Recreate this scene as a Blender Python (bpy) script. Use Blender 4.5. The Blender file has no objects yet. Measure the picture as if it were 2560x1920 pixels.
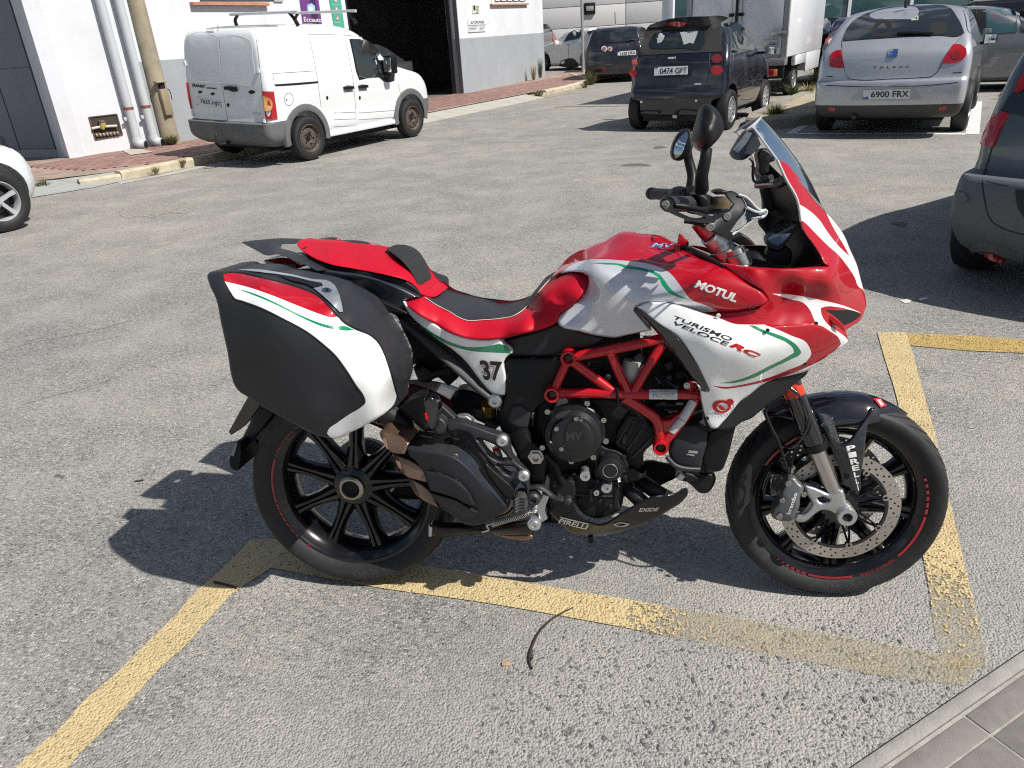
import bpy, bmesh, math, random
import numpy as np
from mathutils import Vector, Matrix
from mathutils.bvhtree import BVHTree
from mathutils.geometry import delaunay_2d_cdt

random.seed(7); RNG = np.random.default_rng(7)
SC = bpy.context.scene
COL = SC.collection
R = math.radians

# ------------------------------------------------------------------ camera
F_PX, PITCH, ROLL, CAM_H = 1860.0, R(25.15), R(4.0), 1.55
_f = np.array([0, math.cos(PITCH), -math.sin(PITCH)]); _r = np.array([1., 0, 0]); _u = np.cross(_r, _f)
CX = math.cos(ROLL)*_r - math.sin(ROLL)*_u
CY = math.sin(ROLL)*_r + math.cos(ROLL)*_u
CF = _f
CO = np.array([0, 0, CAM_H])
cd = bpy.data.cameras.new('camera'); cam = bpy.data.objects.new('camera', cd); COL.objects.link(cam)
cd.sensor_width = 36; cd.lens = F_PX/2560*36; cd.clip_start = 0.05; cd.clip_end = 600
cam.matrix_world = Matrix(((CX[0], CY[0], -CF[0], CO[0]), (CX[1], CY[1], -CF[1], CO[1]), (CX[2], CY[2], -CF[2], CO[2]), (0, 0, 0, 1)))
SC.camera = cam
# ------------------------------------------------------------------ world, sun, exposure
SUN = Vector((0.78, -0.47, 1.08)).normalized()
w = bpy.data.worlds.new('World'); SC.world = w; w.use_nodes = True
nt = w.node_tree; bg = nt.nodes['Background']
sky = nt.nodes.new('ShaderNodeTexSky'); sky.sky_type = 'NISHITA'; sky.sun_disc = False
sky.sun_elevation = math.asin(SUN.z); sky.sun_rotation = math.atan2(SUN.x, SUN.y)
sky.air_density = 1.0; sky.dust_density = 1.5; sky.ozone_density = 1.5
tc = nt.nodes.new('ShaderNodeTexCoord'); cn = nt.nodes.new('ShaderNodeTexNoise'); cn.inputs['Scale'].default_value = 2.6; cn.inputs['Detail'].default_value = 7; cn.inputs['Roughness'].default_value = 0.58
mpw = nt.nodes.new('ShaderNodeMapping'); mpw.inputs['Scale'].default_value = (1, 1, 2.2)
cr = nt.nodes.new('ShaderNodeValToRGB'); cr.color_ramp.elements[0].position = 0.54; cr.color_ramp.elements[1].position = 0.72
mixw = nt.nodes.new('ShaderNodeMix'); mixw.data_type = 'RGBA'
mixw.inputs['B'].default_value = (11.0, 11.2, 11.6, 1)          # sunlit cloud
nt.links.new(tc.outputs['Generated'], mpw.inputs['Vector']); nt.links.new(mpw.outputs['Vector'], cn.inputs['Vector'])
nt.links.new(cn.outputs['Fac'], cr.inputs['Fac']); nt.links.new(cr.outputs['Color'], mixw.inputs['Factor'])
nt.links.new(sky.outputs['Color'], mixw.inputs['A']); nt.links.new(mixw.outputs['Result'], bg.inputs['Color'])
bg.inputs['Strength'].default_value = 0.064
sl = bpy.data.lights.new('sun', 'SUN'); so = bpy.data.objects.new('sun', sl); COL.objects.link(so)
sl.energy = 5.0; sl.angle = R(0.53); sl.color = (1.0, 0.955, 0.88)
so.rotation_mode = 'QUATERNION'; so.rotation_quaternion = SUN.to_track_quat('Z', 'Y'); so.location = (6, -4, 9)
SC.view_settings.view_transform = 'Standard'; SC.view_settings.look = 'None'
SC.view_settings.exposure = 0.25; SC.view_settings.gamma = 1.0; SC.view_settings.use_curve_mapping = False
SC.render.engine = 'CYCLES'; SC.cycles.use_denoising = False; SC.cycles.max_bounces = 8; SC.cycles.filter_width = 1.15
SC.cycles.transparent_max_bounces = 12; SC.cycles.sample_clamp_indirect = 6.0; SC.cycles.caustics_reflective = False; SC.cycles.caustics_refractive = False

# ------------------------------------------------------------------ sight lines: photo point -> place
ZR = {'A': (480, 560, .28933), 'B': (960, 560, .28933), 'C': (1560, 240, .28933), 'D': (1560, 640, .28933), 'E': (560, 960, .31342),
      'F': (1000, 860, .30132), 'G': (1300, 860, .31341), 'H': (1780, 940, .34969), 'a': (0, 0, .28933), 'b': (440, 0, .30741), 'c': (840, 0, .30741),
      'd': (1340, 0, .28029), 'e': (1900, 0, .29837), 'f': (2200, 200, .43373), 'g': (1800, 1400, .34358), 'h': (0, 1300, .37365), 'W': (0, 0, 1.15732),
      'I': (1100, 1200, .40687), 's': (0, 0, 1.0)}
def T(s):
    out, k = [], 's'
    for t in s.split():
        if t[0].isalpha(): k = t
        else:
            p = [float(x) for x in t.split(',')]; o = ZR[k]
            out.append([o[0]+p[0]*o[2], o[1]+p[1]*o[2]]+p[2:])
    return out
def rays(p):
    p = np.atleast_2d(np.asarray(p, float))
    d = CF*F_PX + (p[:, :1]-1280)*CX + (960-p[:, 1:2])*CY
    return d/np.linalg.norm(d, axis=1)[:, None]
def ground(p, z=0.0):
    d = rays(p); return CO + d*((z-CO[2])/d[:, 2])[:, None]
def to_px(P):
    v = np.atleast_2d(np.asarray(P, float))-CO; zz = v@CF
    return np.stack([1280+F_PX*(v@CX)/zz, 960-F_PX*(v@CY)/zz], 1)
class Frame:
    """a thing's own axes: x forward, y left, z up, origin on the ground"""
    def __init__(s, o, x, z=(0, 0, 1)):
        s.o = np.array(o, float); x = np.array(x, float); x /= np.linalg.norm(x); z = np.array(z, float)
        y = np.cross(z, x); y /= np.linalg.norm(y); z = np.cross(x, y); s.A = np.stack([x, y, z], 1)
    def loc(s, P): return (np.atleast_2d(P)-s.o)@s.A
    def wor(s, p): return np.atleast_2d(p)@s.A.T+s.o
    def on(s, p, val, ax=1):
        """local point where the sight line of p meets local coordinate ax = val"""
        d = rays(p)@s.A; o = (CO-s.o)@s.A
        t = (np.asarray(val, float)-o[ax])/d[:, ax]
        return o+d*t[:, None]
    def mat(s):
        m = np.eye(4); m[:3, :3] = s.A; m[:3, 3] = s.o; return Matrix(m.tolist())
WORLD = Frame((0, 0, 0), (1, 0, 0))

# ------------------------------------------------------------------ materials
def mat(name, col, rough=0.5, metal=0.0, coat=0.0, spec=0.5, var=0.0, vs=6.0, bump=0.0, bs=80.0, rv=0.0, trans=0.0, ior=1.45, dirt=None, ds=3.0, emit=None):
    m = bpy.data.materials.get(name)
    if m: return m
    m = bpy.data.materials.new(name); m.use_nodes = True; n = m.node_tree.nodes; L = m.node_tree.links; b = n['Principled BSDF']
    c = tuple(col)+(1,)
    b.inputs['Base Color'].default_value = c; b.inputs['Roughness'].default_value = rough; b.inputs['Metallic'].default_value = metal
    b.inputs['Coat Weight'].default_value = coat; b.inputs['Coat Roughness'].default_value = 0.03; b.inputs['Specular IOR Level'].default_value = spec
    b.inputs['Transmission Weight'].default_value = trans; b.inputs['IOR'].default_value = ior
    m.diffuse_color = c
    tco = n.new('ShaderNodeTexCoord')
    out = None
    if var > 0:
        t = n.new('ShaderNodeTexNoise'); t.inputs['Scale'].default_value = vs; t.inputs['Detail'].default_value = 6; L.new(tco.outputs['Object'], t.inputs['Vector'])
        r = n.new('ShaderNodeMapRange'); r.inputs['From Min'].default_value = .3; r.inputs['From Max'].default_value = .7; r.inputs['To Min'].default_value = 1-var; r.inputs['To Max'].default_value = 1+var; L.new(t.outputs['Fac'], r.inputs['Value'])
        hv = n.new('ShaderNodeHueSaturation'); hv.inputs['Color'].default_value = c; L.new(r.outputs['Result'], hv.inputs['Value']); out = hv.outputs['Color']
    if dirt:
        t = n.new('ShaderNodeTexNoise'); t.inputs['Scale'].default_value = ds; t.inputs['Detail'].default_value = 9; t.inputs['Roughness'].default_value = .65; L.new(tco.outputs['Object'], t.inputs['Vector'])
        r = n.new('ShaderNodeValToRGB'); r.color_ramp.elements[0].position = .48; r.color_ramp.elements[1].position = .72; L.new(t.outputs['Fac'], r.inputs['Fac'])
        mu = n.new('ShaderNodeMath'); mu.operation = 'MULTIPLY'; mu.inputs[1].default_value = dirt[3]; L.new(r.outputs['Color'], mu.inputs[0])
        mx = n.new('ShaderNodeMix'); mx.data_type = 'RGBA'; mx.inputs['A'].default_value = c; mx.inputs['B'].default_value = tuple(dirt[:3])+(1,)
        if out: L.new(out, mx.inputs['A'])
        L.new(mu.outputs[0], mx.inputs['Factor']); out = mx.outputs['Result']
    if out: L.new(out, b.inputs['Base Color'])
    if rv > 0:
        t = n.new('ShaderNodeTexNoise'); t.inputs['Scale'].default_value = 9; t.inputs['Detail'].default_value = 8; L.new(tco.outputs['Object'], t.inputs['Vector'])
        r = n.new('ShaderNodeMapRange'); r.inputs['From Min'].default_value = .3; r.inputs['From Max'].default_value = .7; r.inputs['To Min'].default_value = max(.01, rough-rv); r.inputs['To Max'].default_value = rough+rv
        L.new(t.outputs['Fac'], r.inputs['Value']); L.new(r.outputs['Result'], b.inputs['Roughness'])
    if bump > 0:
        t = n.new('ShaderNodeTexNoise'); t.inputs['Scale'].default_value = bs; t.inputs['Detail'].default_value = 4; L.new(tco.outputs['Object'], t.inputs['Vector'])
        bp = n.new('ShaderNodeBump'); bp.inputs['Strength'].default_value = bump; bp.inputs['Distance'].default_value = .004; L.new(t.outputs['Fac'], bp.inputs['Height']); L.new(bp.outputs['Normal'], b.inputs['Normal'])
    if emit:
        b.inputs['Emission Color'].default_value = tuple(emit[:3])+(1,); b.inputs['Emission Strength'].default_value = emit[3]
    return m
def glass_mat(name, tint, refl=0.9, rough=0.01, fac=None):
    m = bpy.data.materials.get(name)
    if m: return m
    m = bpy.data.materials.new(name); m.use_nodes = True; n = m.node_tree.nodes; L = m.node_tree.links; n.remove(n['Principled BSDF'])
    tr = n.new('ShaderNodeBsdfTransparent'); tr.inputs['Color'].default_value = tuple(tint)+(1,)
    gl = n.new('ShaderNodeBsdfGlossy'); gl.inputs['Roughness'].default_value = rough; gl.inputs['Color'].default_value = (refl,)*3+(1,)
    fr = n.new('ShaderNodeFresnel'); fr.inputs['IOR'].default_value = 1.52
    mx = n.new('ShaderNodeMixShader'); L.new(fr.outputs[0], mx.inputs[0]); L.new(tr.outputs[0], mx.inputs[1]); L.new(gl.outputs[0], mx.inputs[2]); L.new(mx.outputs[0], n['Material Output'].inputs['Surface'])
    return m

# ------------------------------------------------------------------ objects
def tag(o, label=None, cat=None, group=None, kind=None):
    for k, v in (('label', label), ('category', cat), ('group', group), ('kind', kind)):
        if v: o[k] = v
    return o
def root(name, fr, label, cat, group=None):
    o = bpy.data.objects.new(name, None); o.empty_display_size = .1; COL.objects.link(o); o.matrix_world = fr.mat(); FR[o.name] = fr
    return tag(o, label, cat, group)
FR = {}
def frame_of(o):
    while o.parent: o = o.parent
    return FR.get(o.name, WORLD)
def mk(name, verts, faces, m, parent=None, smooth=40, flat=False):
    me = bpy.data.meshes.new(name); me.from_pydata([tuple(map(float, v)) for v in verts], [], [tuple(map(int, f)) for f in faces])
    if m is not None:
        for x in (m if isinstance(m, (list, tuple)) else [m]): me.materials.append(x)
    if not flat:
        me.shade_smooth(); me.set_sharp_from_angle(angle=R(smooth))
    me.update()
    o = bpy.data.objects.new(name, me); COL.objects.link(o)
    if parent is not None: o.parent = parent
    return o
def fixn(o):
    b = bmesh.new(); b.from_mesh(o.data); bmesh.ops.recalc_face_normals(b, faces=b.faces); b.to_mesh(o.data); b.free(); return o
def inst(o, parent=None, loc=None, rot=None, scale=None):
    c = o.copy(); COL.objects.link(c); c.parent = parent if parent is not None else o.parent
    if loc is not None: c.location = loc
    if rot is not None: c.rotation_euler = rot
    if scale is not None: c.scale = scale
    return c
def mirrored(o, parent=None, vmin=None):
    me = o.data.copy()
    if vmin is not None:
        b = bmesh.new(); b.from_mesh(me); bmesh.ops.delete(b, geom=[v for v in b.verts if -v.co.y < vmin], context='VERTS'); b.to_mesh(me); b.free()
    n = len(me.vertices); a = np.empty(n*3); me.vertices.foreach_get('co', a); a = a.reshape(-1, 3); a[:, 1] *= -1; me.vertices.foreach_set('co', a.ravel()); me.flip_normals(); me.update()
    c = bpy.data.objects.new(o.name, me); COL.objects.link(c); c.parent = parent if parent is not None else o.parent
    return c
# ------------------------------------------------------------------ 2D tools
def smooth_loop(pts, step, closed=True, corner=55, soft=True):
    p = np.array([q[:2] for q in pts], float); n = len(p)
    out = []
    def tang(i):
        a, b, c = p[(i-1) % n], p[i], p[(i+1) % n]
        d1, d2 = b-a, c-b; l1, l2 = np.linalg.norm(d1)+1e-9, np.linalg.norm(d2)+1e-9
        ang = math.degrees(math.acos(max(-1, min(1, float(d1@d2/(l1*l2))))))
        if ang > corner or not soft: return None
        return (d1/l1*l2+d2/l2*l1)/(l1+l2)
    m = n if closed else n-1
    for i in range(m):
        a, b = p[i], p[(i+1) % n]; l = np.linalg.norm(b-a)
        if l < 1e-6: continue
        ta = tang(i) if closed or i > 0 else None; tb = tang((i+1) % n) if closed or i+1 < n-1 else None
        ta = (b-a)/l if ta is None else ta; tb = (b-a)/l if tb is None else tb
        k = max(1, int(round(l/step)))
        for j in range(k):
            t = j/k; h = (2*t**3-3*t*t+1)*a+(t**3-2*t*t+t)*l*ta+(-2*t**3+3*t*t)*b+(t**3-t*t)*l*tb
            out.append(h)
    if not closed: out.append(p[-1])
    return np.array(out)
def inside(poly, q):
    x, y = q[:, 0][:, None], q[:, 1][:, None]; x1, y1 = poly[:, 0], poly[:, 1]; x2, y2 = np.roll(x1, -1), np.roll(y1, -1)
    c = ((y1 > y) != (y2 > y)) & (x < (x2-x1)*(y-y1)/np.where(y2 == y1, 1e-12, y2-y1)+x1)
    return c.sum(1) % 2 == 1
def dist_to(poly, q):
    a = poly; b = np.roll(poly, -1, 0); d = b-a; L2 = (d*d).sum(1)+1e-12
    t = np.clip((((q[:, None]-a)*d).sum(2))/L2, 0, 1); c = a+t[..., None]*d
    return np.sqrt((((q[:, None]-c)**2).sum(2)).min(1))
def fill2d(out, grid, holes=(), rings=(), cons=()):
    """triangulate a loop with interior points; returns verts, tris, loops of indices"""
    loops = [np.asarray(out)]+[np.asarray(h) for h in holes]
    pts = np.concatenate(loops); edges = []; o = 0
    for l in loops:
        edges += [(o+i, o+(i+1) % len(l)) for i in range(len(l))]; o += len(l)
    lo, hi = loops[0].min(0), loops[0].max(0); add = []
    if grid:
        gx, gy = np.meshgrid(np.arange(lo[0]+grid*.5, hi[0], grid), np.arange(lo[1]+grid*.5, hi[1], grid)); gx[1::2] += grid*.5
        add.append((np.stack([gx.ravel(), gy.ravel()], 1), max(grid*.45, (max(rings) if rings else 0)+grid*.3)))
    for d in rings:
        for l in loops:
            t = np.roll(l, -1, 0)-np.roll(l, 1, 0); t /= np.linalg.norm(t, axis=1)[:, None]+1e-9; nrm = np.stack([-t[:, 1], t[:, 0]], 1)
            for s in (1, -1): add.append((l+s*nrm*d, d*.93))
    for q, md in add:
        if not len(q): continue
        q = q[inside(loops[0], q)]
        for h in loops[1:]:
            if len(q): q = q[~inside(h, q)]
        if len(q):
            dd = np.min([dist_to(l, q) for l in loops], 0); q = q[dd > md]
            if len(q): pts = np.concatenate([pts, q])
    for l in cons:
        o = len(pts); pts = np.concatenate([pts, l]); edges += [(o+i, o+(i+1) % len(l)) for i in range(len(l))]
    r = delaunay_2d_cdt([Vector(p) for p in pts], edges, [], 0, 1e-5)
    V = np.array([tuple(v) for v in r[0]]); F = np.array([f for f in r[2]])
    c = V[F].mean(1); k = inside(loops[0], c)
    for h in loops[1:]: k &= ~inside(h, c)
    F = F[k]
    mp = {}
    for i, ov in enumerate(r[3]):
        for j in ov: mp[j] = i
    res, o = [], 0
    for l in loops: res.append([mp.get(o+i, -1) for i in range(len(l))]); o += len(l)
    return V, F, res, loops
def tps(ctrl):
    c = np.array(ctrl, float); X = c[:, :2]/300; y = c[:, 2]
    if len(c) < 3: return lambda q: np.full(len(q), y.mean())
    def K(a, b):
        r2 = ((a[:, None]-b)**2).sum(2)+1e-12; return .5*r2*np.log(r2)
    n = len(c); A = np.zeros((n+3, n+3)); A[:n, :n] = K(X, X)+np.eye(n)*.002; A[:n, n] = 1; A[:n, n+1:] = X; A[n, :n] = 1; A[n+1:, :n] = X.T
    wv = np.linalg.solve(A, np.concatenate([y, [0, 0, 0]]))
    return lambda q: K(np.asarray(q)/300, X)@wv[:n]+wv[n]+np.asarray(q)/300@wv[n+1:]
def as_loop(out, step, corner=55):
    if isinstance(out, str): out = T(out)
    return smooth_loop(out, step, True, corner)
def panel(name, parent, out, v, m, th=.004, back=None, step=6, grid=14, edge=None, ax=1, sg=-1, corner=55, holes=(), mirror=False, smooth=40, fr=None, paint=(), back_m=None):
    """a solid part whose near face follows depth v (number, 'x,y,v ...' controls) measured along axis ax"""
    fr = fr or frame_of(parent); loop = as_loop(out, step, corner); hl = [as_loop(h, step, corner) for h in holes]
    rings = [edge[0]*f for f in (.12, .35, .7, 1.0)] if edge else ()
    pl = [as_loop(q[0], step, corner) for q in paint]; V, Fc, idx, loops = fill2d(loop, grid, hl, rings, pl)
    if isinstance(v, str): v = T(v)
    dep = tps(v)(V) if not np.isscalar(v) else np.full(len(V), float(v))
    bd = dep.copy()
    if edge:
        d = np.min([dist_to(l, V) for l in loops], 0); t = np.clip(1-d/edge[0], 0, 1); dep = dep-edge[1]*(1-np.sqrt(np.clip(1-t*t, 0, 1)))
    P = fr.on(V, sg*dep, ax)
    Q = P.copy()
    if back is not None: Q[:, ax] = sg*np.minimum(back, dep-.0008)
    else: Q[:, ax] -= sg*th
    n = len(P); faces = [tuple(f) for f in Fc]; cen = V[Fc].mean(1); mi = np.zeros(len(Fc), int)
    for k, l in enumerate(pl): mi[inside(l, cen)] = k+1
    nr = np.cross(P[Fc[0][1]]-P[Fc[0][0]], P[Fc[0][2]]-P[Fc[0][0]]); vd = P[Fc[0][0]]-(CO-fr.o)@fr.A
    if nr@vd > 0: faces = [f[::-1] for f in faces]
    faces = faces+[tuple(i+n for i in f[::-1]) for f in faces]
    em = {}
    for q, f in enumerate(faces[:len(Fc)]):
        for a, b in ((f[0], f[1]), (f[1], f[2]), (f[2], f[0])): em.setdefault((min(a, b), max(a, b)), []).append((a, b, q))
    mis = list(mi)+list(mi)
    for e in em.values():
        if len(e) == 1: a, b, q = e[0]; faces.append((b, a, a+n, b+n)); mis.append(mi[q])
    o = mk(name, np.concatenate([P, Q]), faces, [m]+[q[1] for q in paint], parent, smooth)
    if back_m is not None:
        o.data.materials.append(back_m); k = len(o.data.materials)-1
        for i in range(len(Fc), 2*len(Fc)): mis[i] = k
    if paint or back_m is not None: o.data.polygons.foreach_set('material_index', np.array(mis, np.int32))
    if mirror: mirrored(o)
    return o
_bvh = {}
def bvh_of(objs):
    k = tuple(o.name for o in objs)
    if k not in _bvh:
        vs, fs = [], []
        for o in objs:
            M = np.array(frame_of(o).mat()) if o.matrix_parent_inverse == Matrix() else None
            fr = frame_of(o); c = np.empty(len(o.data.vertices)*3); o.data.vertices.foreach_get('co', c); c = c.reshape(-1, 3)
            if o.name in LOCAL: c = c@np.array(LOCAL[o.name].to_3x3()).T+np.array(LOCAL[o.name].translation)
            c = fr.wor(c); b = len(vs)
            vs.extend(map(tuple, c)); fs.extend(tuple(b+i for i in p.vertices) for p in o.data.polygons)
        _bvh[k] = BVHTree.FromPolygons(vs, fs)
    return _bvh[k]
LOCAL = {}
def cast(px, objs, off, plane=None):
    b = bvh_of(objs); d = rays(px); t = np.full(len(d), np.nan); P = np.zeros((len(d), 3))
    o = Vector(CO)
    for i, q in enumerate(d):
        h = b.ray_cast(o, Vector(q))
        if h[0] is not None:
            nn = h[1] if h[1].dot(Vector(q)) < 0 else -h[1]
            t[i] = h[3]; P[i] = np.array(h[0]+nn*off)
    ok = ~np.isnan(t)
    if ok.sum() == 0:
        print('MISS cast', objs[0].parent.name if objs[0].parent else objs[0].name, np.asarray(px)[0]); fr = frame_of(objs[0]); c = fr.wor(np.array(objs[0].bound_box).mean(0))[0]; t[:] = np.linalg.norm(c-CO); ok[:] = True; P = CO+d*t[0]
    if not ok.all():
        px = np.asarray(px, float)
        for i in np.where(~ok)[0]:
            j = np.where(ok)[0][np.argmin(((px[ok]-px[i])**2).sum(1))]; P[i] = CO+d[i]*(t[j]-off)
    return P
def decal(name, parent, out, objs, m, off=.0016, step=5, grid=9, corner=55, holes=(), smooth=60):
    fr = frame_of(parent); loop = as_loop(out, step, corner); V, Fc, idx, _ = fill2d(loop, grid, [as_loop(h, step, corner) for h in holes])
    P = cast(V, objs, off)
    if P is None: print('MISS', name); return None
    nr = np.cross(P[Fc[0][1]]-P[Fc[0][0]], P[Fc[0][2]]-P[Fc[0][0]])
    if nr@(P[Fc[0][0]]-CO) > 0: Fc = Fc[:, ::-1]
    return mk(name, fr.loc(P), Fc, m, parent, smooth)
_txt = {}
def text2d(s, bold=0.0, shear=0.0, space=1.0, tess=3):
    k = (s, bold, shear, space)
    if k not in _txt:
        c = bpy.data.curves.new('lettering', 'FONT'); c.body = s; c.offset = bold; c.shear = shear; c.space_character = space; c.resolution_u = tess; c.fill_mode = 'FRONT'
        o = bpy.data.objects.new('lettering', c); me = bpy.data.meshes.new_from_object(o)
        bb = bmesh.new(); bb.from_mesh(me); bmesh.ops.triangulate(bb, faces=bb.faces[:])
        for _ in range(2):
            lg = [e for e in bb.edges if e.calc_length() > .11]
            if lg: bmesh.ops.subdivide_edges(bb, edges=lg, cuts=1, use_grid_fill=True); bmesh.ops.triangulate(bb, faces=bb.faces[:])
        bb.to_mesh(me); bb.free()
        a = np.array([v.co[:2] for v in me.vertices]); f = [tuple(p.vertices) for p in me.polygons]
        bpy.data.objects.remove(o); bpy.data.curves.remove(c); bpy.data.meshes.remove(me)
        a = (a-a.min(0))/(a.max(0)-a.min(0)); _txt[k] = (a, f)
    return _txt[k]
def quad_map(q, st):
    q = np.array([p[:2] for p in (T(q) if isinstance(q, str) else q)]); s, t = st[:, :1], 1-st[:, 1:2]
    return (1-s)*(1-t)*q[0]+s*(1-t)*q[1]+s*t*q[2]+(1-s)*t*q[3]
def text(name, parent, s, quad, objs, m, bold=0.0, shear=0.0, off=.0009, space=1.0):
    """flat print: lettering laid onto a surface, quad = corners TL TR BR BL"""
    a, f = text2d(s, bold, shear, space); P = cast(quad_map(quad, a), objs, off)
    if P is None: print('MISS', name); return None
    F = np.array([x[:3] for x in f]); nr = np.cross(P[F[:, 1]]-P[F[:, 0]], P[F[:, 2]]-P[F[:, 0]])
    if (nr*(P[F[:, 0]]-CO)).sum() > 0: f = [x[::-1] for x in f]
    return mk(name, frame_of(parent).loc(P), f, m, parent, flat=True)
def text3(name, parent, s, o, ex, ey, m, bold=0.0, shear=0.0, space=1.0):
    """lettering on a plane: o = lower left corner, ex / ey = full width and height vectors (local)"""
    a, f = text2d(s, bold, shear, space); return mk(name, np.array(o)+a[:, :1]*np.array(ex)+a[:, 1:]*np.array(ey), f, m, parent, flat=True)
def catmull(P, n=6):
    P = np.array(P, float)
    if len(P) < 3: return P
    Q = np.concatenate([[2*P[0]-P[1]], P, [2*P[-1]-P[-2]]]); out = []
    for i in range(len(P)-1):
        a, b, c, d = Q[i:i+4]
        for k in range(n):
            t = k/n; out.append(.5*((2*b)+(-a+c)*t+(2*a-5*b+4*c-d)*t*t+(-a+3*b-3*c+d)*t**3))
    out.append(P[-1]); return np.array(out)
def tube_mesh(P, r, n=10, flatten=1.0):
    P = np.array(P, float); k = len(P); r = np.interp(np.linspace(0, 1, k), np.linspace(0, 1, len(np.atleast_1d(r))), np.atleast_1d(r)) if np.size(r) > 1 else np.full(k, float(r))
    t = np.gradient(P, axis=0); t /= np.linalg.norm(t, axis=1)[:, None]+1e-12
    a = np.cross(t[0], [0, 0, 1.] if abs(t[0][2]) < .9 else [1., 0, 0]); a /= np.linalg.norm(a); V = []
    for i in range(k):
        a = a-t[i]*(a@t[i]); a /= np.linalg.norm(a); b = np.cross(t[i], a)
        for j in range(n):
            g = 2*math.pi*j/n; V.append(P[i]+r[i]*(math.cos(g)*a+flatten*math.sin(g)*b))
    F = [(i*n+j, i*n+(j+1) % n, (i+1)*n+(j+1) % n, (i+1)*n+j) for i in range(k-1) for j in range(n)]
    F += [tuple(range(n))[::-1], tuple((k-1)*n+j for j in range(n))]
    return np.array(V), F
def tube(name, parent, P, r, m, n=10, sm=5, flatten=1.0, mirror=False):
    V, F = tube_mesh(catmull(P, sm) if sm else P, r, n, flatten); o = fixn(mk(name, V, F, m, parent, 50))
    if mirror: mirrored(o)
    return o
def lathe_mesh(prof, c, ax, n=32, a0=0, a1=2*math.pi, close=False):
    """prof: (radius, height along axis)"""
    ax = np.array(ax, float); ax /= np.linalg.norm(ax); e1 = np.cross(ax, [0, 0, 1.] if abs(ax[2]) < .9 else [1., 0, 0]); e1 /= np.linalg.norm(e1); e2 = np.cross(ax, e1)
    full = abs(a1-a0-2*math.pi) < 1e-6; nn = n if full else n+1; V = []; k = len(prof)
    for j in range(nn):
        g = a0+(a1-a0)*j/n; d = math.cos(g)*e1+math.sin(g)*e2
        for r, h in prof: V.append(np.array(c)+d*r+ax*h)
    F = []
    for j in range(n):
        j2 = (j+1) % nn
        for i in range(k if close else k-1):
            i2 = (i+1) % k; F.append((j*k+i, j*k+i2, j2*k+i2, j2*k+i))
    return np.array(V), F
def lathe(name, parent, prof, c, ax, m, n=32, close=False, smooth=35, a0=0, a1=2*math.pi):
    V, F = lathe_mesh(prof, c, ax, n, a0, a1, close); o = mk(name, V, F, m, parent, smooth)
    b = bmesh.new(); b.from_mesh(o.data); bmesh.ops.remove_doubles(b, verts=b.verts, dist=1e-5); bmesh.ops.recalc_face_normals(b, faces=b.faces); b.to_mesh(o.data); b.free()
    return o
def boxv(lo, hi):
    x0, y0, z0 = lo; x1, y1, z1 = hi
    return [(x0, y0, z0), (x1, y0, z0), (x1, y1, z0), (x0, y1, z0), (x0, y0, z1), (x1, y0, z1), (x1, y1, z1), (x0, y1, z1)], [(0, 3, 2, 1), (4, 5, 6, 7), (0, 1, 5, 4), (1, 2, 6, 5), (2, 3, 7, 6), (3, 0, 4, 7)]
def box(name, parent, lo, hi, m, bev=0.0, seg=2, fr=None):
    b = bmesh.new(); V, F = boxv(lo, hi); vs = [b.verts.new(v) for v in V]; [b.faces.new([vs[i] for i in f]) for f in F]
    if bev > 0: bmesh.ops.bevel(b, geom=b.edges[:], offset=bev, segments=seg, profile=.5, affect='EDGES')
    if fr is not None:
        for v in b.verts: v.co = Vector(fr.wor(np.array(v.co))[0])
    me = bpy.data.meshes.new(name); b.to_mesh(me); b.free(); me.materials.append(m); me.shade_smooth(); me.set_sharp_from_angle(angle=R(35))
    o = bpy.data.objects.new(name, me); COL.objects.link(o); o.parent = parent; return o
def cat(*ms):
    V, F, o = [], [], 0
    for v, f in ms:
        V.append(np.asarray(v)); F += [tuple(i+o for i in x) for x in f]; o += len(v)
    return np.concatenate(V), F
def bolt(parent, c, r, ax, m, h=.006, name='bolt'):
    return lathe(name, parent, [(0, h), (r*.35, h), (r*.38, h-.003), (r*.5, h-.003), (r*.55, h), (r*.9, h), (r, h*.75), (r, 0)], c, ax, m, 14)
# ------------------------------------------------------------------ shared materials
M_RED = mat('red_paint', (.37, .002, .011), .45, coat=1.0, spec=.15)
M_RED2 = mat('frame_red', (.42, .003, .009), .4, coat=.9, spec=.2)
M_WHITE = mat('white_paint', (.83, .85, .85), .3, coat=1.0)
M_SILV = mat('pearl_silver_paint', (.56, .57, .61), .3, coat=1.0, metal=.35)
M_GREEN = mat('green_stripe', (.004, .22, .095), .25, coat=1.0)
M_BLK = mat('satin_black_plastic', (.0085, .009, .0105), .42, spec=.28, var=.15, bump=.05, bs=900, dirt=(.04, .038, .035, .2), ds=14)
M_GREYP = mat('anthracite_plastic', (.022, .0235, .028), .46, spec=.3, bump=.06, bs=1100, var=.08, dirt=(.05, .047, .043, .18), ds=10)
M_GLOSSB = mat('gloss_black_paint', (.006, .006, .009), .12, coat=1.0)
M_SEATB = mat('black_seat_vinyl', (.024, .025, .030), .55, bump=.08, bs=500)
M_SEATR = mat('red_seat_vinyl', (.44, .005, .020), .5, spec=.25, bump=.08, bs=500, var=.05)
M_TYRE = mat('tyre_rubber', (.0135, .0135, .0145), .62, var=.2, vs=12, bump=.15, bs=300, dirt=(.055, .051, .047, .3), ds=60)
M_RIM = mat('black_rim_paint', (.005, .005, .007), .22, coat=.6, spec=.3, dirt=(.025, .023, .02, .25), ds=20)
M_STEEL = mat('brushed_steel', (.50, .48, .45), .32, metal=1.0, rv=.1)
M_DISC = mat('brake_disc_steel', (.50, .46, .42), .42, metal=.9, rv=.12, var=.15)
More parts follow.
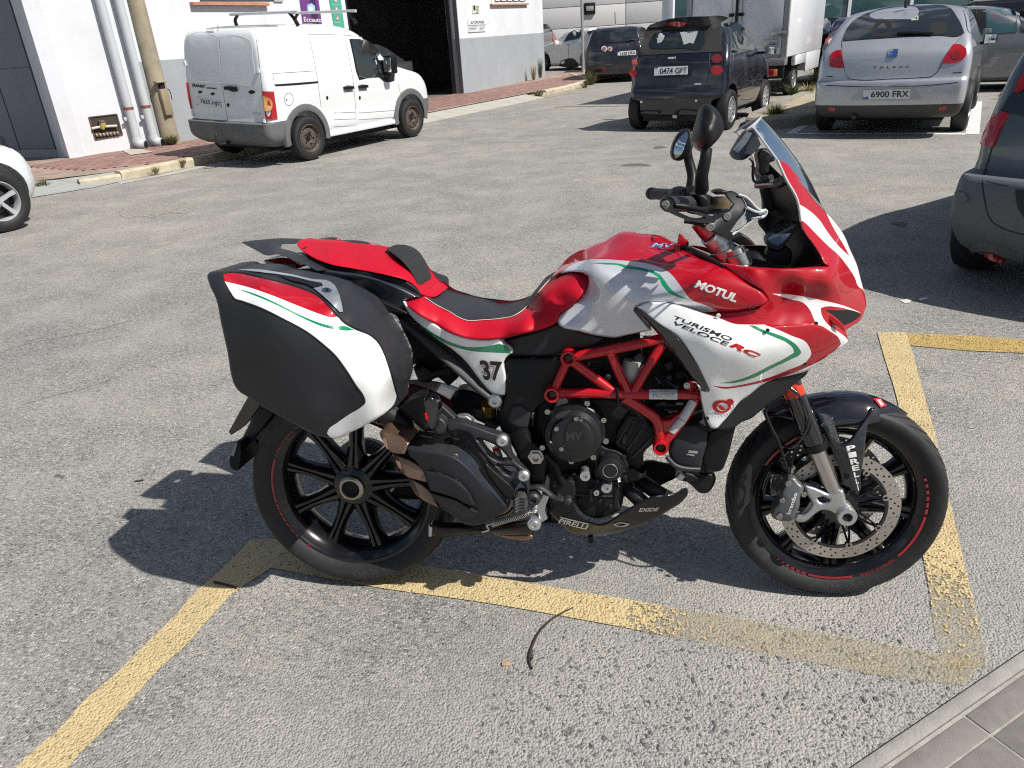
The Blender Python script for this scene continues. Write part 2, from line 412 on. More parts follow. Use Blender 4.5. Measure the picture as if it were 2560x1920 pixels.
M_ALU = mat('cast_aluminium', (.55, .56, .57), .38, metal=.85, bump=.1, bs=500, rv=.08)
M_CHROME = mat('polished_chrome', (.72, .72, .72), .1, metal=1.0)
M_ENG = mat('engine_casting', (.011, .0115, .0135), .5, metal=.3, bump=.3, bs=400, var=.2, dirt=(.045, .04, .035, .3), ds=18)
M_COVER = mat('engine_cover_satin', (.019, .0195, .0225), .36, metal=.35, bump=.1, bs=600, rv=.08)
M_CASTG = mat('dark_grey_casting', (.045, .047, .052), .42, metal=.5, bump=.2, bs=500, rv=.08)
M_BRONZE = mat('heat_tinted_steel', (.27, .18, .13), .4, metal=.8, var=.25, vs=14, rv=.1)
M_SCREEN = glass_mat('clear_acrylic', (.965, .972, .975))
M_SMOKE = glass_mat('clear_deflector', (.93, .94, .95))
M_MIRROR = mat('mirror_glass', (.8, .82, .84), .02, metal=1.0)
M_TAIL = mat('red_lamp_lens', (.36, .006, .010), .12, coat=1.0)
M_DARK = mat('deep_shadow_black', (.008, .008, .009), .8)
M_LETW = mat('white_print', (.72, .72, .70), .4)
M_LETB = mat('black_print', (.012, .012, .014), .35)
M_LETR = mat('red_print', (.48, .006, .014), .35)
M_LETG = mat('grey_print', (.26, .26, .26), .5)
M_STICK = mat('silver_sticker', (.55, .56, .57), .35, metal=.3)
M_DISP = mat('display_glass', (.05, .055, .06), .08, coat=1.0)
M_BLUE = mat('blue_print', (.03, .09, .30), .35)
M_TREAD = mat('dusty_tread_rubber', (.030, .029, .0285), .8, var=.25, vs=20, bump=.2, bs=300)
M_MOULD = mat('moulded_sidewall', (.034, .034, .035), .6)
M_CALIP = mat('grey_caliper', (.13, .135, .14), .4, metal=.4)
M_PAN = mat('scuffed_gloss_black', (.006, .006, .008), .22, spec=.25, coat=.25)
# ================================================================== setting: ground, markings, kerbs, pavements
SANG = R(57); SD = np.array([math.cos(SANG), math.sin(SANG), 0]); SL = np.array([-SD[1], SD[0], 0])
SF = Frame((-5.2, 10.6, 0), SD)                       # street frame: x along the street, y towards the workshop
def nodes_of(name):
    m = bpy.data.materials.new(name); m.use_nodes = True; n = m.node_tree.nodes; return m, n, m.node_tree.links, n['Principled BSDF']
def N(n, t, **k):
    x = n.new(t)
    for a, b in k.items():
        if a in x.inputs: x.inputs[a].default_value = b
        else: setattr(x, a, b)
    return x
def chip_nodes(n, L):
    """chip-seal relief and stone colour, in world metres"""
    g = N(n, 'ShaderNodeNewGeometry'); wob = N(n, 'ShaderNodeTexNoise', Scale=60, Detail=2); L.new(g.outputs['Position'], wob.inputs['Vector'])
    ad = N(n, 'ShaderNodeVectorMath', operation='MULTIPLY_ADD'); ad.inputs[1].default_value = (.006,)*3; L.new(wob.outputs['Color'], ad.inputs[0]); L.new(g.outputs['Position'], ad.inputs[2])
    v1 = N(n, 'ShaderNodeTexVoronoi', Scale=140); v2 = N(n, 'ShaderNodeTexVoronoi', Scale=84); fine = N(n, 'ShaderNodeTexNoise', Scale=340, Detail=3)
    for v in (v1, v2, fine): L.new(ad.outputs[0], v.inputs['Vector'])
    big = N(n, 'ShaderNodeTexNoise', Scale=.75, Detail=5, Roughness=.6); L.new(g.outputs['Position'], big.inputs['Vector'])
    return g, v1, v2, fine, big
def asphalt(name, paint=None, wear=.5, fade=None):
    m, n, L, b = nodes_of(name); g, v1, v2, fine, big = chip_nodes(n, L)
    c1 = N(n, 'ShaderNodeValToRGB'); e = c1.color_ramp.elements; e[0].position = .0; e[0].color = (.105, .104, .101, 1); e[1].position = 1; e[1].color = (.50, .48, .435, 1)
    for p, c in ((.22, (.22, .217, .207, 1)), (.62, (.285, .277, .258, 1)), (.88, (.34, .328, .30, 1))): q = e.new(p); q.color = c
    s1 = N(n, 'ShaderNodeSeparateColor'); L.new(v1.outputs['Color'], s1.inputs[0]); L.new(s1.outputs[0], c1.inputs['Fac'])
    c2 = N(n, 'ShaderNodeValToRGB'); e = c2.color_ramp.elements; e[0].position = .30; e[0].color = (.185, .187, .19, 1); e[1].position = .40; e[1].color = (.325, .316, .298, 1); c2.color_ramp.interpolation = 'LINEAR'
    s2 = N(n, 'ShaderNodeSeparateColor'); L.new(v2.outputs['Color'], s2.inputs[0])
    sz = N(n, 'ShaderNodeMapRange'); sz.inputs['From Min'].default_value = .0; sz.inputs['From Max'].default_value = 1; sz.inputs['To Min'].default_value = -.85; sz.inputs['To Max'].default_value = .14; L.new(s2.outputs[1], sz.inputs['Value'])
    ds_ = N(n, 'ShaderNodeMath', operation='SUBTRACT'); L.new(v2.outputs['Distance'], ds_.inputs[0]); L.new(sz.outputs[0], ds_.inputs[1]); L.new(ds_.outputs[0], c2.inputs['Fac'])
    gr_n = N(n, 'ShaderNodeTexVoronoi', Scale=330); L.new(g.outputs['Position'], gr_n.inputs['Vector']); s4 = N(n, 'ShaderNodeSeparateColor'); L.new(gr_n.outputs['Color'], s4.inputs[0])
    gm_ = N(n, 'ShaderNodeMapRange'); gm_.inputs['To Min'].default_value = .74; gm_.inputs['To Max'].default_value = 1.24; L.new(s4.outputs[0], gm_.inputs['Value'])
    h_ = N(n, 'ShaderNodeHueSaturation'); L.new(c2.outputs['Color'], h_.inputs['Color']); L.new(gm_.outputs[0], h_.inputs['Value'])
    dz = N(n, 'ShaderNodeVectorMath', operation='DOT_PRODUCT'); dz.inputs[1].default_value = (.42, -1.0, 0); L.new(g.outputs['Position'], dz.inputs[0])
    da = N(n, 'ShaderNodeMath', operation='MULTIPLY_ADD'); da.inputs[1].default_value = 1.5; L.new(big.outputs['Fac'], da.inputs[0]); L.new(dz.outputs['Value'], da.inputs[2])
    fb = N(n, 'ShaderNodeMapRange'); fb.inputs['From Min'].default_value = -1.10; fb.inputs['From Max'].default_value = -.62; L.new(da.outputs[0], fb.inputs['Value'])
    mx = N(n, 'ShaderNodeMix', data_type='RGBA'); L.new(fb.outputs[0], mx.inputs['Factor']); L.new(c1.outputs['Color'], mx.inputs['A']); L.new(h_.outputs['Color'], mx.inputs['B'])
    # pale mortar between the chips
    mo = N(n, 'ShaderNodeMapRange'); mo.inputs['From Min'].default_value = .35; mo.inputs['From Max'].default_value = .62; L.new(v1.outputs['Distance'], mo.inputs['Value'])
    bn = N(n, 'ShaderNodeTexNoise', Scale=1.9, Detail=6, Roughness=.65); L.new(g.outputs['Position'], bn.inputs['Vector'])
    br = N(n, 'ShaderNodeMapRange'); br.inputs['From Min'].default_value = .42; br.inputs['From Max'].default_value = .70; L.new(bn.outputs['Fac'], br.inputs['Value'])
    mm = N(n, 'ShaderNodeMath', operation='MULTIPLY'); L.new(mo.outputs[0], mm.inputs[0]); L.new(br.outputs[0], mm.inputs[1])
    m2 = N(n, 'ShaderNodeMix', data_type='RGBA'); m2.inputs['B'].default_value = (.43, .412, .37, 1); L.new(mm.outputs[0], m2.inputs['Factor']); L.new(mx.outputs['Result'], m2.inputs['A'])
    # broad stains: dusty tan, oily dark
    st = N(n, 'ShaderNodeTexNoise', Scale=.33, Detail=7, Roughness=.62); L.new(g.outputs['Position'], st.inputs['Vector'])
    sr = N(n, 'ShaderNodeValToRGB'); e = sr.color_ramp.elements; e[0].position = .34; e[0].color = (.86, .86, .87, 1); e[1].position = .66; e[1].color = (1.09, 1.065, 1.0, 1); L.new(st.outputs['Fac'], sr.inputs['Fac'])
    m3 = N(n, 'ShaderNodeMix', data_type='RGBA', blend_type='MULTIPLY'); m3.inputs['Factor'].default_value = 1; L.new(m2.outputs['Result'], m3.inputs['A']); L.new(sr.outputs['Color'], m3.inputs['B'])
    hs = N(n, 'ShaderNodeHueSaturation'); hs.inputs['Value'].default_value = .98; hs.inputs['Saturation'].default_value = .75; L.new(m3.outputs['Result'], hs.inputs['Color'])
    col = hs.outputs['Color']; sh = b.outputs[0]
    b.inputs['Roughness'].default_value = .82; b.inputs['Specular IOR Level'].default_value = .35
    # relief
    h1 = N(n, 'ShaderNodeMath', operation='MULTIPLY'); h1.inputs[1].default_value = -.8; L.new(v1.outputs['Distance'], h1.inputs[0])
    h2 = N(n, 'ShaderNodeMath', operation='MULTIPLY_ADD'); h2.inputs[1].default_value = -.4; L.new(v2.outputs['Distance'], h2.inputs[0]); L.new(h1.outputs[0], h2.inputs[2])
    h3 = N(n, 'ShaderNodeMath', operation='MULTIPLY_ADD'); h3.inputs[1].default_value = .35; L.new(fine.outputs['Fac'], h3.inputs[0]); L.new(h2.outputs[0], h3.inputs[2])
    bp_ = N(n, 'ShaderNodeBump', Strength=.95, Distance=.006); L.new(h3.outputs[0], bp_.inputs['Height']); L.new(bp_.outputs[0], b.inputs['Normal'])
    if paint:
        pv = N(n, 'ShaderNodeTexNoise', Scale=9, Detail=8, Roughness=.7); L.new(g.outputs['Position'], pv.inputs['Vector'])
        pc_ = N(n, 'ShaderNodeValToRGB'); e = pc_.color_ramp.elements; e[0].position = .3; e[0].color = tuple(x*.78 for x in paint)+(1,); e[1].position = .7; e[1].color = tuple(paint)+(1,); L.new(pv.outputs['Fac'], pc_.inputs['Fac'])
        b.inputs['Roughness'].default_value = .7; L.new(pc_.outputs['Color'], b.inputs['Base Color'])
        wn = N(n, 'ShaderNodeTexNoise', Scale=38, Detail=6, Roughness=.7); L.new(g.outputs['Position'], wn.inputs['Vector'])
        fa = None
        if fade:   # paint worn away along one direction: (origin xy, direction xy, length)
            (ox, oy), (dx, dy), ln = fade
            dt = N(n, 'ShaderNodeVectorMath', operation='DOT_PRODUCT'); dt.inputs[1].default_value = (dx/ln, dy/ln, 0); L.new(g.outputs['Position'], dt.inputs[0])
            fa = N(n, 'ShaderNodeMath', operation='SUBTRACT'); fa.inputs[1].default_value = (ox*dx+oy*dy)/ln; L.new(dt.outputs['Value'], fa.inputs[0])
            fc = N(n, 'ShaderNodeClamp'); L.new(fa.outputs[0], fc.inputs[0]); fa = fc
        th = N(n, 'ShaderNodeMath', operation='MULTIPLY_ADD'); th.inputs[1].default_value = .42; th.inputs[2].default_value = wear
        if fa: L.new(fa.outputs[0], th.inputs[0])
        else: th.inputs[0].default_value = 0
        mixh = N(n, 'ShaderNodeMath', operation='MULTIPLY_ADD'); mixh.inputs[1].default_value = .5; L.new(v2.outputs['Distance'], mixh.inputs[0]); L.new(wn.outputs['Fac'], mixh.inputs[2])
        cmp_ = N(n, 'ShaderNodeMapRange'); L.new(mixh.outputs[0], cmp_.inputs['Value']); 
        ab = N(n, 'ShaderNodeMath', operation='ADD'); ab.inputs[1].default_value = .10; L.new(th.outputs[0], ab.inputs[0])
        L.new(th.outputs[0], cmp_.inputs['From Min']); L.new(ab.outputs[0], cmp_.inputs['From Max'])
        tr = N(n, 'ShaderNodeBsdfTransparent'); ms = N(n, 'ShaderNodeMixShader'); sg_ = N(n, 'ShaderNodeMath', operation='MAXIMUM'); sg2 = N(n, 'ShaderNodeMapRange'); sg2.inputs['From Min'].default_value = .3; sg2.inputs['From Max'].default_value = .7; sg2.inputs['To Min'].default_value = .10; sg2.inputs['To Max'].default_value = .34; L.new(pv.outputs['Fac'], sg2.inputs['Value']); L.new(sg2.outputs[0], sg_.inputs[1]); L.new(cmp_.outputs[0], sg_.inputs[0]); L.new(sg_.outputs[0], ms.inputs[0]); L.new(tr.outputs[0], ms.inputs[1]); L.new(b.outputs[0], ms.inputs[2]); L.new(ms.outputs[0], n['Material Output'].inputs['Surface'])
    else: L.new(col, b.inputs['Base Color'])
    return m
M_ASPH = asphalt('chip_seal_asphalt')
gv = [(-90, -12, 0), (90, -12, 0), (90, 140, 0), (-90, 140, 0)]
ground_o = mk('road_surface', gv, [(0, 1, 2, 3)], M_ASPH); ground_o['kind'] = 'structure'
def sheet(name, px, z, m, label=None, step=12, corner=30):
    l = smooth_loop(T(px), step, True, corner); V, F, _, _ = fill2d(l, 0); P = ground(V, z)
    nr = np.cross(P[F[0][1]]-P[F[0][0]], P[F[0][2]]-P[F[0][0]])
    o = mk(name, P, F if nr[2] > 0 else F[:, ::-1], m, flat=True); o['kind'] = 'structure'
    if label: o['label'] = label
    return o
YEL = (.60, .475, .255)
def fade_at(a, b):
    p, q = ground(T(a)[0][:2])[0], ground(T(b)[0][:2])[0]; d = q-p; l = np.linalg.norm(d[:2]); return (tuple(p[:2]), tuple(d[:2]/l), l)
sheet('yellow_line', 'h 60,1700 120,1640 230,1540 420,1370 560,1210 760,1040 950,850 1130,680 1300,490 1480,330 W 541,1166 W 580,1163 620,1170 870,1214 1060,1245 1250,1277 1450,1310 1700,1353 1900,1388 2120,1428 2085,1480 1900,1458 1720,1424 1500,1384 1300,1346 1050,1302 800,1266 W 640,1236 586,1226 h 1560,490 1380,680 1250,830 1060,1000 900,1180 700,1400 500,1600 430,1700', .004, asphalt('yellow_road_paint', YEL, .50, fade_at('I 1000,800', 'I 1700,900')))
sheet('yellow_line', 'W 1895,717 1957,717 1965,740 1990,830 2015,920 2045,1050 2092,1250 2115,1340 2135,1440 2060,1445 2030,1390 2005,1260 1985,1150 1960,1000 1935,850 1910,770', .0044, asphalt('yellow_road_paint_worn', YEL, .50, fade_at('W 2040,1180', 'W 2100,1400')))
sheet('yellow_line', 'W 1957,720 2080,724 2230,735 2230,763 2080,756 1968,746', .004, asphalt('yellow_road_paint_thin', (.50, .36, .13), .55))
WHT = asphalt('white_road_paint', (.78, .78, .77), .36)
sheet('white_line', 'e 215,1122 345,1040 410,1045 300,1118', .004, WHT); sheet('white_line', 'e 300,1114 720,1113 1380,1112 1722,1113 1718,1128 1380,1126 720,1126 300,1126', .0044, WHT); sheet('white_line', 'e 1770,852 1862,848 1838,1126 1720,1120', .004, WHT)
sheet('yellow_line', 'd 0,880 100,862 330,812 480,765 545,750 480,775 330,822 100,872 0,890', .004, asphalt('yellow_edge_paint', (.42, .36, .20), .62))
M_SMUDGE = asphalt('dried_cement_smudge', (.42, .40, .36), .66)
sheet('cement_smudge', 'W 250,455 275,446 310,444 330,438 375,441 425,446 418,452 400,462 360,460 330,470 300,466 280,472 262,466', .0035, M_SMUDGE)
sheet('paint_spatter', 'f 112,1268 150,1262 182,1270 170,1284 140,1284', .004, asphalt('white_spatter', (.72, .72, .70), .50)); sheet('paint_spatter', 'f 215,1262 250,1250 285,1256 240,1272', .004, asphalt('white_spatter2', (.72, .72, .70), .55))
M_OIL = asphalt('old_oil_drip', (.17, .166, .158), .66)
for k, (x, y, a, b) in enumerate(((1590, 412, 34, 5), (1648, 368, 16, 4), (1730, 880, 10, 6), (1420, 1830, 14, 8), (2250, 560, 22, 5), (150, 1190, 12, 5))):
    sheet('oil_drip', 's '+' '.join('%f,%f' % (x+a*math.cos(g)*(1+.35*math.sin(3*g+k)), y+b*math.sin(g)*(1+.35*math.cos(2*g+k))) for g in np.linspace(0, 6.283, 13)[:-1]), .0032+k*.00004, M_OIL, step=6)
M_CRACK = mat('hairline_crack', (.13, .127, .12), .9)
for k, q in enumerate(('s -20,890 60,862 140,846 230,828 330,800', 's 60,1010 150,985 220,968 300,940')):
    P = [p+np.array([RNG.normal(0, .003), RNG.normal(0, .003), 0]) for p in ground(smooth_loop(T(q), 12, False), .0015)]; o = tube('crack', ground_o, P, .0018, M_CRACK, 4, 0)
# ---- loose chips standing proud of the worn surface in the foreground
def stones(name, n, region, size, m, z0=0.0):
    ico = np.array([(0, 0, 1), (.894, 0, .447), (.276, .851, .447), (-.724, .526, .447), (-.724, -.526, .447), (.276, -.851, .447), (.724, .526, -.2), (-.276, .851, -.2), (-.894, 0, -.2), (-.276, -.851, -.2), (.724, -.526, -.2)])
    f0 = np.array([(0, 1, 2), (0, 2, 3), (0, 3, 4), (0, 4, 5), (0, 5, 1), (1, 6, 2), (2, 7, 3), (3, 8, 4), (4, 9, 5), (5, 10, 1), (6, 7, 2), (7, 8, 3), (8, 9, 4), (9, 10, 5), (10, 6, 1)])
    l = as_loop(region, 60); lo, hi = l.min(0), l.max(0); q = RNG.uniform(lo, hi, (n*3, 2)); q = q[inside(l, q)][:n]; P = ground(q, z0)
    k = len(P); s = RNG.uniform(size[0], size[1], k)*RNG.choice([1, 1, 1, 1.5], k); th = RNG.uniform(0, 6.28, k); a = RNG.uniform(.6, 1.3, k)
    V = ico[None]*np.stack([s*a, s/a, s*.55], 1)[:, None]*(1+RNG.uniform(-.25, .25, (k, 11, 1)))
    c, sn = np.cos(th)[:, None], np.sin(th)[:, None]; X = V[..., 0]*c-V[..., 1]*sn; Y = V[..., 0]*sn+V[..., 1]*c
    V = np.stack([X, Y, V[..., 2]], 2)+P[:, None]; F = f0[None]+(np.arange(k)*11)[:, None, None]
    me = bpy.data.meshes.new(name); me.from_pydata(V.reshape(-1, 3).tolist(), [], F.reshape(-1, 3).tolist()); me.materials.append(m)
    o = bpy.data.objects.new(name, me); COL.objects.link(o); o['kind'] = 'stuff'; return o
M_CHIP = mat('loose_chip', (.26, .255, .245), .8, var=.55, vs=70)
M_CHIPD = mat('dark_chip', (.12, .121, .124), .7, var=.5, vs=70)
stones('loose_gravel', 2000, 's 900,1930 700,1760 1050,1600 1500,1520 1800,1540 2250,1520 2480,1560 2440,1660 2150,1930', (.0016, .0036), M_CHIP)
stones('dark_gravel', 900, 's 1150,1930 1300,1640 1750,1530 2200,1560 2440,1640 2200,1930', (.0024, .0052), M_CHIPD)
# ---- twig, stick, wood chip on the asphalt
M_TWIG = mat('dry_twig', (.035, .026, .02), .8)
g3 = lambda s, z: [ground(p[:2], z)[0] for p in T(s)]
tag(tube('twig', None, g3('W 1238,1312 1195,1335 1165,1365 1148,1400 1143,1425 1150,1445', .006), [.002, .0035, .0035, .003, .002], M_TWIG, 6), 'long thin dark curved twig lying in front of the yellow line', 'twig')
tag(tube('twig_branch', None, g3('W 1143,1408 1150,1420 1145,1430', .006), .0022, M_TWIG, 6), 'tiny dark forked offshoot lying at the end of the long twig', 'twig')
tag(tube('stick', None, g3('W 462,1257 485,1262 512,1270', .007), .004, M_TWIG, 6), 'short dark stick lying across the left yellow line', 'stick')
tag(tube('stick', None, g3('s 336,1203 358,1200', .005), .003, M_TWIG, 6), 'tiny dark stick lying left of the grab rail shadow', 'stick')
tag(box('wood_chip', None, (0, 0, 0), (.022, .012, .006), mat('tan_wood', (.42, .27, .15), .7), .001), 'small tan wood chip on the asphalt below the twig', 'wood chip'); bpy.data.objects['wood_chip'].location = ground((1255, 1667))[0]
# ---- near kerb and tiled footway, bottom right
KZ = .014
ka, kb = ground(T('g 905,1530')[0][:2], KZ)[0], ground(T('g 2230,635')[0][:2], KZ)[0]; KD = (kb-ka)/np.linalg.norm(kb-ka)
KF = Frame((ka[0], ka[1], 0), KD)            # x along the kerb; the footway lies at negative y
M_KERB = mat('weathered_kerb_concrete', (.29, .28, .26), .85, var=.18, vs=18, bump=.6, bs=120, dirt=(.22, .20, .17, .6), ds=9)
M_TILE = mat('grey_cement_tile', (.195, .184, .17), .8, var=.10, vs=30, bump=.35, bs=260, dirt=(.25, .24, .22, .4), ds=22)
footway = box('footway_bed', None, (-3, -6, -.10), (9, -.037, .0085), mat('tile_joint_mortar', (.33, .32, .29), .9, var=.2, vs=30, bump=.4, bs=200), fr=KF); footway['kind'] = 'structure'
kerb = box('kerb_bed', None, (-3, -.0365, -.1), (9, -.001, .004), M_KERB, fr=KF); kerb['kind'] = 'structure'
for i, x in enumerate(np.arange(-2.2, 4.0, .995)):
    box('kerb_stone', kerb, (x, -.034, -.08), (x+.985, .0, KZ-.003), M_KERB, .004, fr=KF)
q0 = KF.loc(ground(T('g 1985,1275')[0][:2], KZ))[0]; q1 = KF.loc(ground(T('g 1700,1122')[0][:2], KZ))[0]
tx = np.linalg.norm(q0-q1)
TS = .30
rows_ = [(-.044, -.110)]+[(-.110-k*TS, -.110-(k+1)*TS) for k in range(4)]
for i in range(-6, 7):
    for (ya, yb) in rows_:
        x = q0[0]+i*TS; box('tile', footway, (x+.003, yb+.003, .0), (x+TS-.003, ya-.003, KZ-.003+RNG.uniform(-.001, .001)), M_TILE, .003, fr=KF)
# ---- far pavement with red pavers, kerb stones, gutter
PAVZ = .12
M_PAVE = [mat('red_paver_%s' % c, k, .85, var=.15, vs=9, bump=.3, bs=90, dirt=(.30, .22, .18, .35), ds=3) for c, k in (('a', (.255, .150, .125)), ('b', (.29, .178, .15)), ('c', (.225, .135, .115)))]
M_MORT = mat('dusty_paver_joint', (.30, .225, .185), .9, var=.2, vs=3)
def sw(s, y, z=0.0): return SF.wor((s, y, z))[0]
pav = mk('pavement', [sw(*p) for p in ((-.5, 1.25, .108), (.4, .62, .108), (2, .55, .108), (6.2, .50, .108), (13, .55, .108), (16.0, .62, .108), (19.3, 1.7, .108), (21.3, 3.1, .108), (22.6, 4.6, .108), (19, 3.9, .108), (12.5, 3.2, .108), (2.4, 3.1, .108), (1.0, 3.6, .108), (-1.2, 6.2, .108), (-3.5, 5.8, .108), (-2.5, 3, .108))], [tuple(range(16))], M_MORT, flat=True); pav['kind'] = 'structure'
pm = {}
def paver(s0, s1, y0, y1, k):
    V, F = boxv((s0, y0, .06), (s1, y1, PAVZ+RNG.uniform(-.002, .002))); return SF.wor(np.array(V)), F
cells = []
for j, y in enumerate(np.arange(.66, 3.0, .105)):
    for s in np.arange(.5+(.1 if j % 2 else 0)-.2, 19.0, .21):
        if s > 12.3 and y > 2.75 or (s < 1.6 and y > 3.1-.0): continue
        if s < .9 and y < 1.2-.7*(s-.2): continue
        px = to_px(sw(s+.1, y+.05, .12))[0]
        if px[0] < -40: continue
        cells.append((s, y, px[1]))
cells.sort(key=lambda c: -c[2])
for c in cells[:300]:
    V, F = paver(c[0]+.003, c[0]+.205, c[1]+.003, c[1]+.100, 0); mk('paver', V, F, M_PAVE[int(RNG.integers(3))], pav, flat=True)
rest = [[], [], []]
for c in cells[300:]: rest[int(RNG.integers(3))].append(paver(c[0]+.003, c[0]+.205, c[1]+.003, c[1]+.100, 0))
V, F = cat(*(rest[0]+rest[1]+rest[2])); po = mk('far_pavers', V, F, M_PAVE, pav, flat=True); po['kind'] = 'stuff'
nf = np.concatenate([np.full(len(r)*6, i) for i, r in enumerate(rest)]).astype(np.int32); po.data.polygons.foreach_set('material_index', nf)
M_KFAR = mat('pale_kerb_stone', (.46, .41, .30), .85, var=.2, vs=6, bump=.5, bs=50, dirt=(.24, .20, .15, .6), ds=5)  # pale tan stone with random dirt
M_GUT = mat('concrete_gutter', (.40, .385, .345), .85, var=.15, vs=4, bump=.35, bs=60, dirt=(.25, .23, .19, .5), ds=4)
kb_ = root('street_kerb', SF, 'row of weathered pale kerb stones along the red pavement', 'kerb')
def kstone(p, q, h=.125, wd=.15):
    p, q = np.array(p), np.array(q); d = (q-p)/np.linalg.norm(q-p); nn = np.array([-d[1], d[0]]); g = .006; V = []
    for z, o in ((-.05, 0), (h-.03, 0), (h, .025), (h, wd), (-.05, wd)):
        for e in (p+d*g, q-d*g): a = e+nn*o; V.append((a[0], a[1], z+RNG.uniform(-.004, .004)))
    F = [(0, 2, 3, 1), (2, 4, 5, 3), (4, 6, 7, 5), (6, 8, 9, 7), (0, 8, 6, 4, 2), (1, 3, 5, 7, 9)]
    return fixn(mk('kerb_stone', V, F, M_KFAR, kb_, 25))
line = [(.32, .43), (1.30, .40), (2.28, .38), (3.26, .37), (4.24, .36), (5.22, .36)]
for a, b in zip(line, line[1:]): kstone(a, b)
kstone((-.20, .62), (.32, .43), .09); kstone((11.9, .28), (12.7, .30), .07)
arc = [(12.7, .30), (13.5, .34), (14.3, .40), (15.1, .50), (15.9, .70), (16.7, 1.0), (17.6, 1.5), (18.6, 2.2), (19.8, 3.1)]
for a, b in zip(arc, arc[1:]): kstone(a, b)
# dropped kerb ramp in front of the workshop, sloping gutter blocks
for k in range(9):
    s0, s1 = 5.24+k*.745, 5.24+(k+1)*.745-.008
    V = [(s0, -.10, .004), (s1, -.10, .004), (s1, .50, .095), (s0, .50, .095), (s0, .50, -.02), (s1, .50, -.02), (s0, -.10, -.02), (s1, -.10, -.02)]
    fixn(mk('ramp_slab', V, [(0, 1, 2, 3), (3, 2, 5, 4), (0, 6, 7, 1), (0, 3, 4, 6), (1, 7, 5, 2), (4, 5, 7, 6)], M_GUT, kb_, flat=True))
V = [(-3.4, 1.9, .02), (-2.0, .80, .010), (-.2, .28, .006), (.36, .36, .006), (.36, .66, .1075), (-.40, 1.28, .1095), (-2.4, 3.1, .110)]
crk = mat('cracked_concrete', (.33, .34, .33), .85, var=.12, vs=5, bump=.5, bs=40, dirt=(.16, .15, .13, .7), ds=5)
ramp = mk('corner_ramp', [SF.wor(v)[0] for v in V], [tuple(range(7))], crk, flat=True); ramp['kind'] = 'structure'
gut = sheet('concrete_gutter', 'a 1010,1570 1250,1535 1650,1450 1760,1430 1780,1440 1660,1470 1250,1550 1040,1590', .004, M_GUT)
# ---- workshop building: straight front, garage opening, angled left end
M_WALLW = mat('white_stucco', (.635, .665, .71), .88, var=.03, vs=2, bump=.25, bs=70, dirt=(.50, .50, .49, .45), ds=.9)
M_BAND = mat('grey_painted_band', (.315, .345, .375), .85, var=.04, vs=2, bump=.25, bs=70, dirt=(.26, .27, .28, .35), ds=1.1)
M_DOORG = mat('grey_metal_door', (.185, .20, .23), .5, var=.05, vs=1.5, dirt=(.25, .25, .25, .3), ds=2)
bld = root('workshop_building', SF, 'white rendered workshop with grey lower band and open garage door behind the van', 'building')
WY, BZ, TOP = 2.80, 1.52, 4.6
def sy(px, y=WY): return SF.on(T(px)[0][:2], y, 1)[0]
gl_, gr_ = sy('c 85,100')[0], sy('c 1040,758')[0]
cx_ = SF.loc(ground(T('c 1702,620')[0][:2], .12))[0]
def slab(name, p, q, z0, z1, m, th=.3, par=bld, out=0.0):
    p, q = np.array(p, float), np.array(q, float); d = (q-p)/np.linalg.norm(q-p); nn = np.array([-d[1], d[0]])
    V = [(*(p-nn*out), z0), (*(q-nn*out), z0), (*(q+nn*th), z0), (*(p+nn*th), z0), (*(p-nn*out), z1), (*(q-nn*out), z1), (*(q+nn*th), z1), (*(p+nn*th), z1)]
    return fixn(mk(name, V, [(0, 3, 2, 1), (4, 5, 6, 7), (0, 1, 5, 4), (1, 2, 6, 5), (2, 3, 7, 6), (3, 0, 4, 7)], m, par, flat=True))
p2 = SF.loc(ground(T('a 600,1362')[0][:2], .12))[0][:2]; p1 = SF.loc(ground(T('a 495,1300')[0][:2], .12))[0][:2]; p0 = SF.loc(ground(T('a 60,1306')[0][:2], .12))[0][:2]
p3 = np.array([2.62, WY])
dd = (p0-p1)/np.linalg.norm(p0-p1); pL = p1+dd*5
slab('wall', p2, p3, 0, TOP, M_WALLW, .35); slab('wall', p3, (gl_, WY), BZ, TOP, M_WALLW, .35); slab('wall_band', p3+np.array([.0, 0]), (gl_, WY), 0, BZ, M_BAND, .347)
slab('wall', (gr_, WY), cx_[:2], BZ, TOP, M_WALLW, .35); slab('wall_band', (gr_, WY), cx_[:2], 0, BZ, M_BAND, .347)
ret = cx_[:2]+np.array([.7, 7.0]); slab('wall', cx_[:2]+np.array([.0, .35]), ret, 0, TOP, M_WALLW, .35)
slab('door_reveal', p2+np.array([.0, .0]), p1, 0, TOP, mat('lilac_grey_reveal', (.55, .55, .60), .85, var=.05), -.12) if False else None
rv = slab('door_reveal', p1, p2, .0, TOP, M_WALLW, .25)
gd = slab('metal_door', pL, p1, .14, TOP, M_DOORG, .06)
for k in range(6):
    a = p1+dd*(.02+k*.95); b = p1+dd*(.02+k*.95+.93); nn = np.array([dd[1], -dd[0]])
    for z0, z1 in ((.16, 1.55), (1.57, 3.0), (3.02, 4.5)): slab('door_sheet', b, a, z0, z1, M_DOORG, .02, gd, .012)
    slab('door_hinge_strip', a+dd*.012, a, .14, TOP, mat('dark_strip', (.07, .075, .085), .5), .02, gd, .014)
slab('door_sill', pL, p1, .0, .139, M_GUT, .2)
